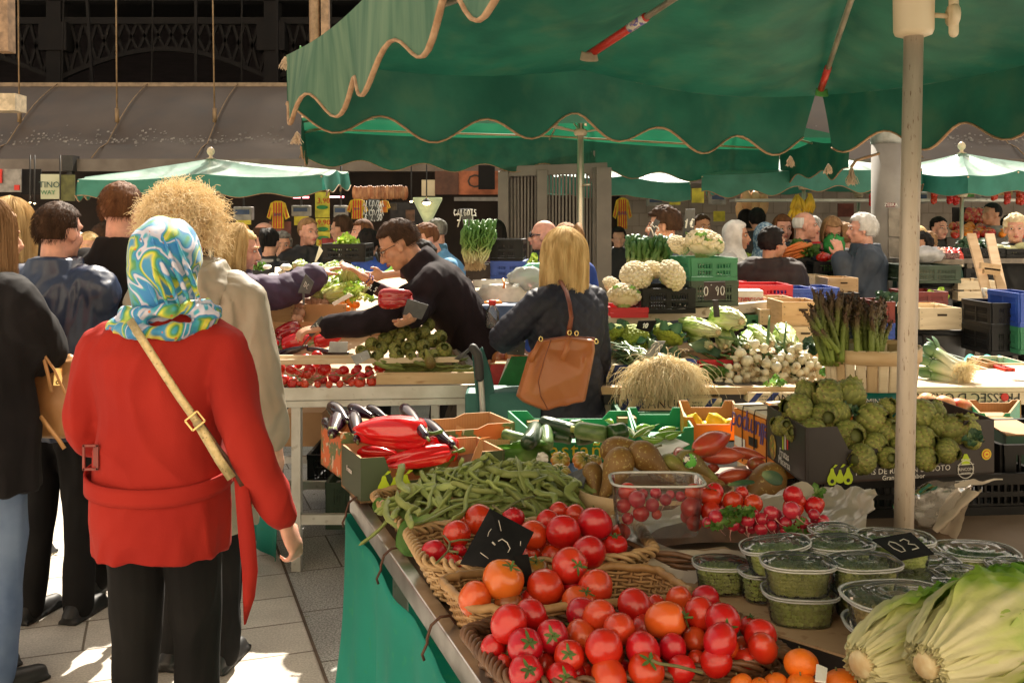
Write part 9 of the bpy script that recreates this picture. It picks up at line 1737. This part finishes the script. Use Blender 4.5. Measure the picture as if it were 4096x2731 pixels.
ct=Zc('fruit_counter','long fruit counter with red and orange fruit at the far right','counter',(4.6,10.6,0),world=True);mb=MB();a=at('D',1560,690,10.3);b=at('D',2300,690,10.3);mb.box(((a.x+b.x)/2,10.7,a.z/2),(b.x-a.x,.7,a.z));Za('base',mb,mat('counter_front',(.10,.085,.075),.7),ct);mb=MB();z1=at('D',0,395,11.2).z;mb.box((4.3,11.3,z1),(3.6,.3,.03));Za('wall_shelf',mb,Zt,ct)
random.seed(3)
for i in range(110):
 x=ru(1590,2200);y=ru(590,672);k='orange' if x>1650 and x<1760 or rnd()<.15 else('apple' if rnd()<.5 else 'tom1');Ze(k,'D',x,y,d=10.35+(672-y)*.006,sc_=1.1,label='%s heaped on the far fruit counter'%{'orange':'orange','apple':'red apple','tom1':'red tomato'}[k],group={'orange':'oranges','apple':'apples','tom1':'tomatoes'}[k]+' on the far fruit counter')
for i in range(46):
 x=ru(1690,1860);y=ru(475,560);Ze('apple','D',x,y,d=11.0,sc_=1.1,label='red fruit on the dark raised display',group='red fruit on the dark raised display')
Zj('dark raised fruit display left of the grey shirt','D',1590,450,1880,600,11.15,Yw,'fruit_display','display');Zj('red-brown leaning board on the tiled wall','D',690,420,815,525,11.6,mat('maroon_board',(.16,.04,.03),.7),'leaning_board','board')
for i,(x0,x1,y0,y1,c)in enumerate(((1900,2060,285,355,(.55,.3,.12)),(1700,1760,290,370,(.10,.25,.06)),(1240,1290,290,340,(.12,.12,.1)),(2070,2140,290,330,(.4,.1,.05)),(1440,1540,300,330,(.3,.25,.2)))):Zj('goods on the wall shelf, %s'%('loaves in a rack','green melons','dark jars','red packets','pale packets')[i],'D',x0,y0,x1,y1,11.3,mat('goods%d'%i,c,.6,var=.6,scale=14),'shelf_goods','goods')
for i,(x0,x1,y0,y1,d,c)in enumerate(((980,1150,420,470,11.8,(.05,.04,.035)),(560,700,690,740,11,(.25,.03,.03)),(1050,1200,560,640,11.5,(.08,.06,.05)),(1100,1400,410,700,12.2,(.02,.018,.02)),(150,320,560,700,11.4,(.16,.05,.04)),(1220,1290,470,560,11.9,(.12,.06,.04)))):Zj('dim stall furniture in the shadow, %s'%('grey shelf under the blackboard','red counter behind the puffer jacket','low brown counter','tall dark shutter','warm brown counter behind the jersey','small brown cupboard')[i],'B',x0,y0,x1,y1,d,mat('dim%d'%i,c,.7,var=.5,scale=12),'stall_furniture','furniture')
mb=MB();mb.bar(at('B',340,372,11.8),at('B',460,372,11.8),.03,.02);mb.bar(at('B',620,368,11.8),at('B',735,368,11.8),.03,.02);Za('pink_tube_light',mb,mat('pink_glow',(1,.25,.3),.5,emit=3),None,label='pink tube light over the left stalls',cat='lamp')
m_tblw=mat('grey_old_board',(.20,.17,.14),.8,var=.3)
def tabl(label,x0,x1,y,W,z,leg=True):
 t_=Zc('market_table',label,'table',((x0+x1)/2,y,0),world=True);mb=MB();mb.box(((x0+x1)/2,y+W/2,z-.02),(x1-x0,W,.04));Za('board',mb,m_tblw,t_)
 for x in(x0+.08,x1-.08):mb=MB();mb.bar((x,y+.06,z-.04),(x+.12,y+.06,0),.04);mb.bar((x,y+W-.06,z-.04),(x,y+W-.06,0),.04);Za('leg',mb,m_tblw,t_)
 return t_
zc=at('D',200,915,8.2).z;tabl('low table under the carrots and radishes',at('D',-100,0,8.2).x,at('D',560,0,8.2).x,8.2,.9,zc)
for i in range(44):
 x=ru(290,400);y=760+ru(0,95);p=at('D',x,y,8.25+ru(0,.15));PR['carrot'].put(p,aim(V((-1,-.3,.15*ru(-1,1)-.3))*-1),(1.2,1.2,1.3),'orange carrot in the fan-shaped pile','carrots beside the umbrella pole')
random.seed(9);Zb('frilly green carrot tops beside the pile','D',455,805,8.3,.10,60,Yg);Zb('frilly parsley at the top of the carrot tops','D',390,745,8.4,.08,30,Yg)
fcr('D',325,472,850,920,8.1,Zq,'small black crate under the carrots',W=.3,cols=6,rws=1)
for i in range(26):x=ru(540,700);Ze('tom%d'%(i%3)if i%2 else 'rad','D',x,850+ru(-14,20)-8*(x<600),d=8.15+ru(0,.2),sc_=1.0 if i%2 else 1.8,label='red tomato or radish in the row by the old man\'s hand' if False else 'red tomato in the row beside the white-haired man' if i%2 else 'radish in the row beside the white-haired man',group='red produce beside the white-haired man %s'%('tomatoes' if i%2 else 'radishes'))
fcr('D',508,862,875,1045,7.9,Zq,'large black crate with green pods below the white-haired man',W=.4,cols=11);Zb('green pods inside the large black crate','D',700,960,8.1,.16,24,Yg);fcr('D',495,672,740,800,8.6,Zq,'tilted black crate in front of the pink scarf',W=.3,cols=6,rws=2)
mb=MB();mb.ell(at('D',660,735,8.5),(.09,.06,.12),None,20,14,fn=lambda d:1+.3*noise.noise(d*3)-.3*max(0,d.z));Za('plastic_bag',mb,mat('green_bag',(.06,.42,.10),.5,transl=.3),None,label='bright green plastic bag in front of the leather jacket',cat='bag')
mw=Zj('white carton reading Maduixots del Maresme','C',1858,862,1965,920,7.9,Zl,'white_carton','box',th=.25);Zk('Maduixots del\nMaresme',npx('C',24,7.9),at('C',1912,892,7.893),(1,0,0),(0,0,1),Zi,mw);tabl('table with the white strawberry carton',at('C',1830,0,7.9).x,at('C',2150,0,7.9).x,7.9,.5,at('C',0,922,7.9).z)
Zb('pale green sprigs on the white carton','C',1915,850,8.0,.08,12,Ym)
Zg('D',610,850,1003,1125,7.2,Zv,'plywood box with hand hole below the black crate');Zg('D',468,612,985,1108,7.6,Zh,'pale wooden box left of the plywood one',hole=False);fcr('D',286,520,1088,1190,6.6,Yy,'blue crate behind the asparagus, left');fcr('D',520,695,1080,1180,6.9,Yy,'blue crate behind the asparagus, right');fcr('D',0,290,1045,1165,6.9,m_crr,'low red crate with cut-out side left of the blue ones',rws=2);Zg('D',60,360,1165,1240,6.4,Zv,'orange-brown shallow box behind the white board',hole=False)
fcr('D',690,850,1120,1200,7.0,Zq,'black crate under the plywood box',rws=2)
fcr('D',1005,1132,1190,1355,6.8,m_crm,'maroon crate with greens left of the near pole',cols=6);fcr('D',1030,1132,1358,1480,6.8,Yy,'dark blue crate under the maroon one',cols=6);Zb('cabbage leaves on the maroon crate','D',1080,1190,6.9,.12,12,Zw)
zt2=at('D',1450,858,7.8).z;tabl('round-cornered table with punnets of tomatoes right of the near pole',at('D',1270,0,7.8).x,at('D',1675,0,7.8).x,7.8,.5,zt2)
for i in range(52):
 x=ru(1525,1650)if i<26 else ru(1400,1520);y=ru(785,845);Ze('tom%d'%(i%3)if i<26 else 'potato','D',x,y,d=7.95+(845-y)*.003,sc_=.85,label='pink-red tomato in the right-hand clear punnet' if i<26 else 'brown onion in the middle clear punnet',group='tomatoes in the right-hand punnet' if i<26 else 'brown onions in the middle punnet')
for x0,x1,lb_ in((1425,1530,'middle clear punnet on the round-cornered table'),(1530,1648,'right-hand clear punnet on the round-cornered table')):a,b=at('D',x0,850,7.82),at('D',x1,808,7.82);mb=MB();mb.box(((a.x+b.x)/2,8.0,(a.z+b.z)/2),(b.x-a.x,.34,b.z-a.z));Za('plastic_punnet',mb,m_haze,None,label=lb_,cat='punnet',group='punnets on the round-cornered table')
mb=MB();mb.ell(at('D',1360,820,7.8),(.15,.10,.065),None,24,14,fn=lambda d:1+.3*noise.noise(d*3));Za('cloth_bundle',mb,mat('grey_white_cloth',(.5,.5,.52),.8),None,label='crumpled grey-white cloth at the left of the punnets',cat='cloth')
fcr('D',1260,1650,905,1045,7.3,Xh,'large dark green crate right of the near pole',W=.5,cols=14);Zj('pale goods inside the large dark green crate','D',1300,920,1630,1035,7.6,mat('buff_sack',(.42,.36,.24),.8),'sack','sack',th=.1)
def bin_(label,reg,x,y0,y1,rp,d,rim=True):
 c=at(reg,x,y0,d);z0=max(0,at(reg,x,y1,d).z);r_=npx(reg,rp,d);t_=Zc('rubbish_bin',label,'bin',(c.x,d,z0),world=True,group='black round bins');H_=c.z-z0;mb=MB();mb.lathe([(r_*.74,z0),(r_*.94,c.z-.04),(r_*.94,c.z)],36,(c.x,d,0));Za('barrel',mb,mat('scuffed_black_plastic',(.014,.013,.013),.45,c2=(.035,.032,.03),scale=9),t_);mb=MB();mb.tube([V((c.x+r_*cos(a),d+r_*sin(a),c.z))for a in[k*pi/18 for k in range(36)]],.014,8,closed=True);Za('rim',mb,Zq,t_)
 for q in(-1,1):mb=MB();mb.box((c.x+q*r_*1.0,d-.02,c.z-.05),(.08,.14,.06));Za('handle',mb,Zq,t_,bev=.01)
 mb=MB();s_=r_*.30;o=V((c.x-r_*.45,d-r_*.93,c.z-H_*.32));mb.add([o+V((-s_*.6,.04,s_*.9)),o+V((-s_*.55,.04,-s_*.9)),o+V((s_*1.1,-.035,-s_*.3)),o+V((s_*.3,-.0,s_*.7))],[(0,1,2,3)],0,False);Za('painted_mark',mb,mat('worn_white_paint',(.55,.50,.42),.8,c2=(.3,.27,.22),scale=30),t_)
bin_('black bin with worn white mark carrying a wooden box','D',1480,1410,1850,215,6.1);bin_('black bin behind the red crate','D',1440,1045,1420,160,7.6)
Zg('D',1332,1662,1240,1408,5.95,Zh,'pale wooden box with oblong hand hole lying on the bin',W=.34);Zg('D',1250,1542,1213,1300,6.4,mat('honey_wood',(.62,.40,.16),.7,c2=(.7,.5,.25),scale=5,stretch=(1,1,6)),'honey-coloured wooden box behind the pale one on the bin',W=.2,hole=False)
fcr('D',1262,1548,1112,1215,6.9,m_crm,'dull red crate with greens behind the wooden boxes',cols=12,rws=2);Zb('greens inside the dull red crate','D',1440,1170,7.1,.10,14,Ym)
Zg('D',1632,1945,1022,1185,7.4,Zh,'slatted wooden crate beside the wooden ladder',slat=True,hole=False,W=.4)
for i,(x0,x1,y0,y1,d,lb_)in enumerate(((1660,1790,1205,1290,7.6,'black crate on top of the orange-filled one'),(1660,1785,1290,1420,7.6,'black crate with orange fruit at the bottom of the stack'),(1800,1890,1195,1420,7.7,'black crate right of the orange-filled one'),(1690,1850,930,1020,8.0,'black crate under the green-topped table'),(1850,1950,960,1025,8.0,'black crate with blue behind the ladder'),(1895,2115,1200,1400,5.6,'upper black crate of the tall stack at the right'),(1890,2115,1400,1610,5.6,'middle black crate of the tall stack at the right'),(2116,2300,1125,1390,5.5,'blue crate at the right edge of the picture'),(2116,2300,1390,1600,5.5,'green crate under the blue one at the right edge'))):fcr('D',x0,x1,y0,y1,d,[Zq]*7 and(Yy if i==7 else Yx if i==8 else Zq),lb_,cols=5,rws=4 if i in(5,6)else 2,W=.36)
for i in range(16):Ze('orange','D',ru(1670,1780),ru(1320,1400),d=7.75,sc_=1.1,label='orange inside the lower black crate',group='oranges inside the lower black crate')
ld=Zc('wooden_ladder','narrow wooden ladder rack leaning beside the black crates','ladder',O_(2270,760,6.3),world=True);mb=MB()
for a,b in(((1735,665),(1900,1285)),((1880,668),(2000,1210))):mb=MB();mb.bar(at('D',*a,6.7),at('D',*b,6.2),.055,.03);Za('rail',mb,Zv,ld)
for a,b,m in(((1805,905),(1958,925),Zv),((1830,945),(1955,960),Zv),((1880,1135),(1985,1150),Zh),((1880,1165),(2010,1185),Zv)):mb=MB();mb.bar(at('D',*a,6.4),at('D',*b,6.4),.03,.04);Za('rung',mb,m,ld)
mb=MB();mb.tube([at('D',1850,1180,6.3),at('D',1825,1095,6.28),at('D',1945,1105,6.28),at('D',1990,1160,6.3)],.014,8);Za('metal_bracket',mb,Zt,ld)
tg=tabl('dark green-topped table at the far right',at('D',1660,0,8.0).x,at('D',2300,0,8.0).x,8.0,.8,at('D',0,850,8.0).z);fcr('D',1665,2000,770,840,8.05,Zq,'black crate of greens before the old blonde woman',W=.5,rws=1);fcr('D',2010,2300,775,845,8.05,Zq,'black crate of pale squash at the right edge',W=.5,rws=1)
Zb('dark leafy greens in the black crate','D',1740,770,8.2,.14,24,Zw)
for i,(x,y)in enumerate(((1870,765),(1935,775),(1990,785),(2040,785),(2140,760))):mb=MB();mb.ell(at('D',x,y,8.2),(.07,.06,.04),None,14,10);Za('squash',mb,mat('pale_squash',(.55,.55,.30),.5,rv=.2),None,label='pale yellow-green squash in the crates before the blonde woman',cat='squash',group='pale squashes at the far right')
random.seed(4);mb=MB()
for i in range(60):x,y=ru(1610,1900),ru(1440,1490)if i%3 else ru(1500,1560);p=atz('D',x,y,.01);leaf(mb,p,(ru(-1,1),ru(-1,1),.1),(0,0,1),.12,.03,nu=3,nv=4)
Za('fallen_leaves',mb,Ym,None,label='trampled green leaves scattered on the sunlit ground',cat='leaves',kind='stuff')
for x,y,z in((2.3,3.3,0),):pass
mb=MB()
for i in range(70):x,y=ru(-3,-.6),ru(2.9,6);p=V((x,y,.012));a=ru(0,6);s_=ru(.006,.02);d=V((cos(a),sin(a),0));w_=V((-sin(a),cos(a),0))*.4;mb.add([p-d*s_,p+w_*s_,p+d*s_+V((0,0,.004)),p-w_*s_],[(0,1,2,3)],0,False)
Za('litter',mb,mat('leaf_scraps',(.10,.13,.04),.9,c2=(.35,.25,.15),scale=3),None,label='small leaf scraps scattered on the pavement',cat='litter',kind='stuff')
Xc('bounce_facade',MB().box((-2,-9,7),(46,.4,14)),mat('bounce_cream_render',(.46,.40,.31),.9,c2=(.52,.46,.37),scale=2))  # unseen wall added behind the camera to bounce warm light onto the stalls
for q in PR.values():
 if not q.used:
  for k in list(KIDS.get(q.o.name,[])):bpy.data.objects.remove(k)
  bpy.data.objects.remove(q.o)
settle()
bpy.context.view_layer.update();dg=bpy.context.evaluated_depsgraph_get()
for ob in TEXTS:
 me=bpy.data.meshes.new_from_object(ob.evaluated_get(dg));q=bpy.data.objects.new('lettering',me);col.objects.link(q);q.parent=ob.parent;q.matrix_local=ob.matrix_local.copy()
 if not me.materials:me.materials.append(ob.data.materials[0])
for ob in TEXTS:bpy.data.objects.remove(ob)
for o in bpy.data.objects:
 if 'base_off' in o:del o['base_off']
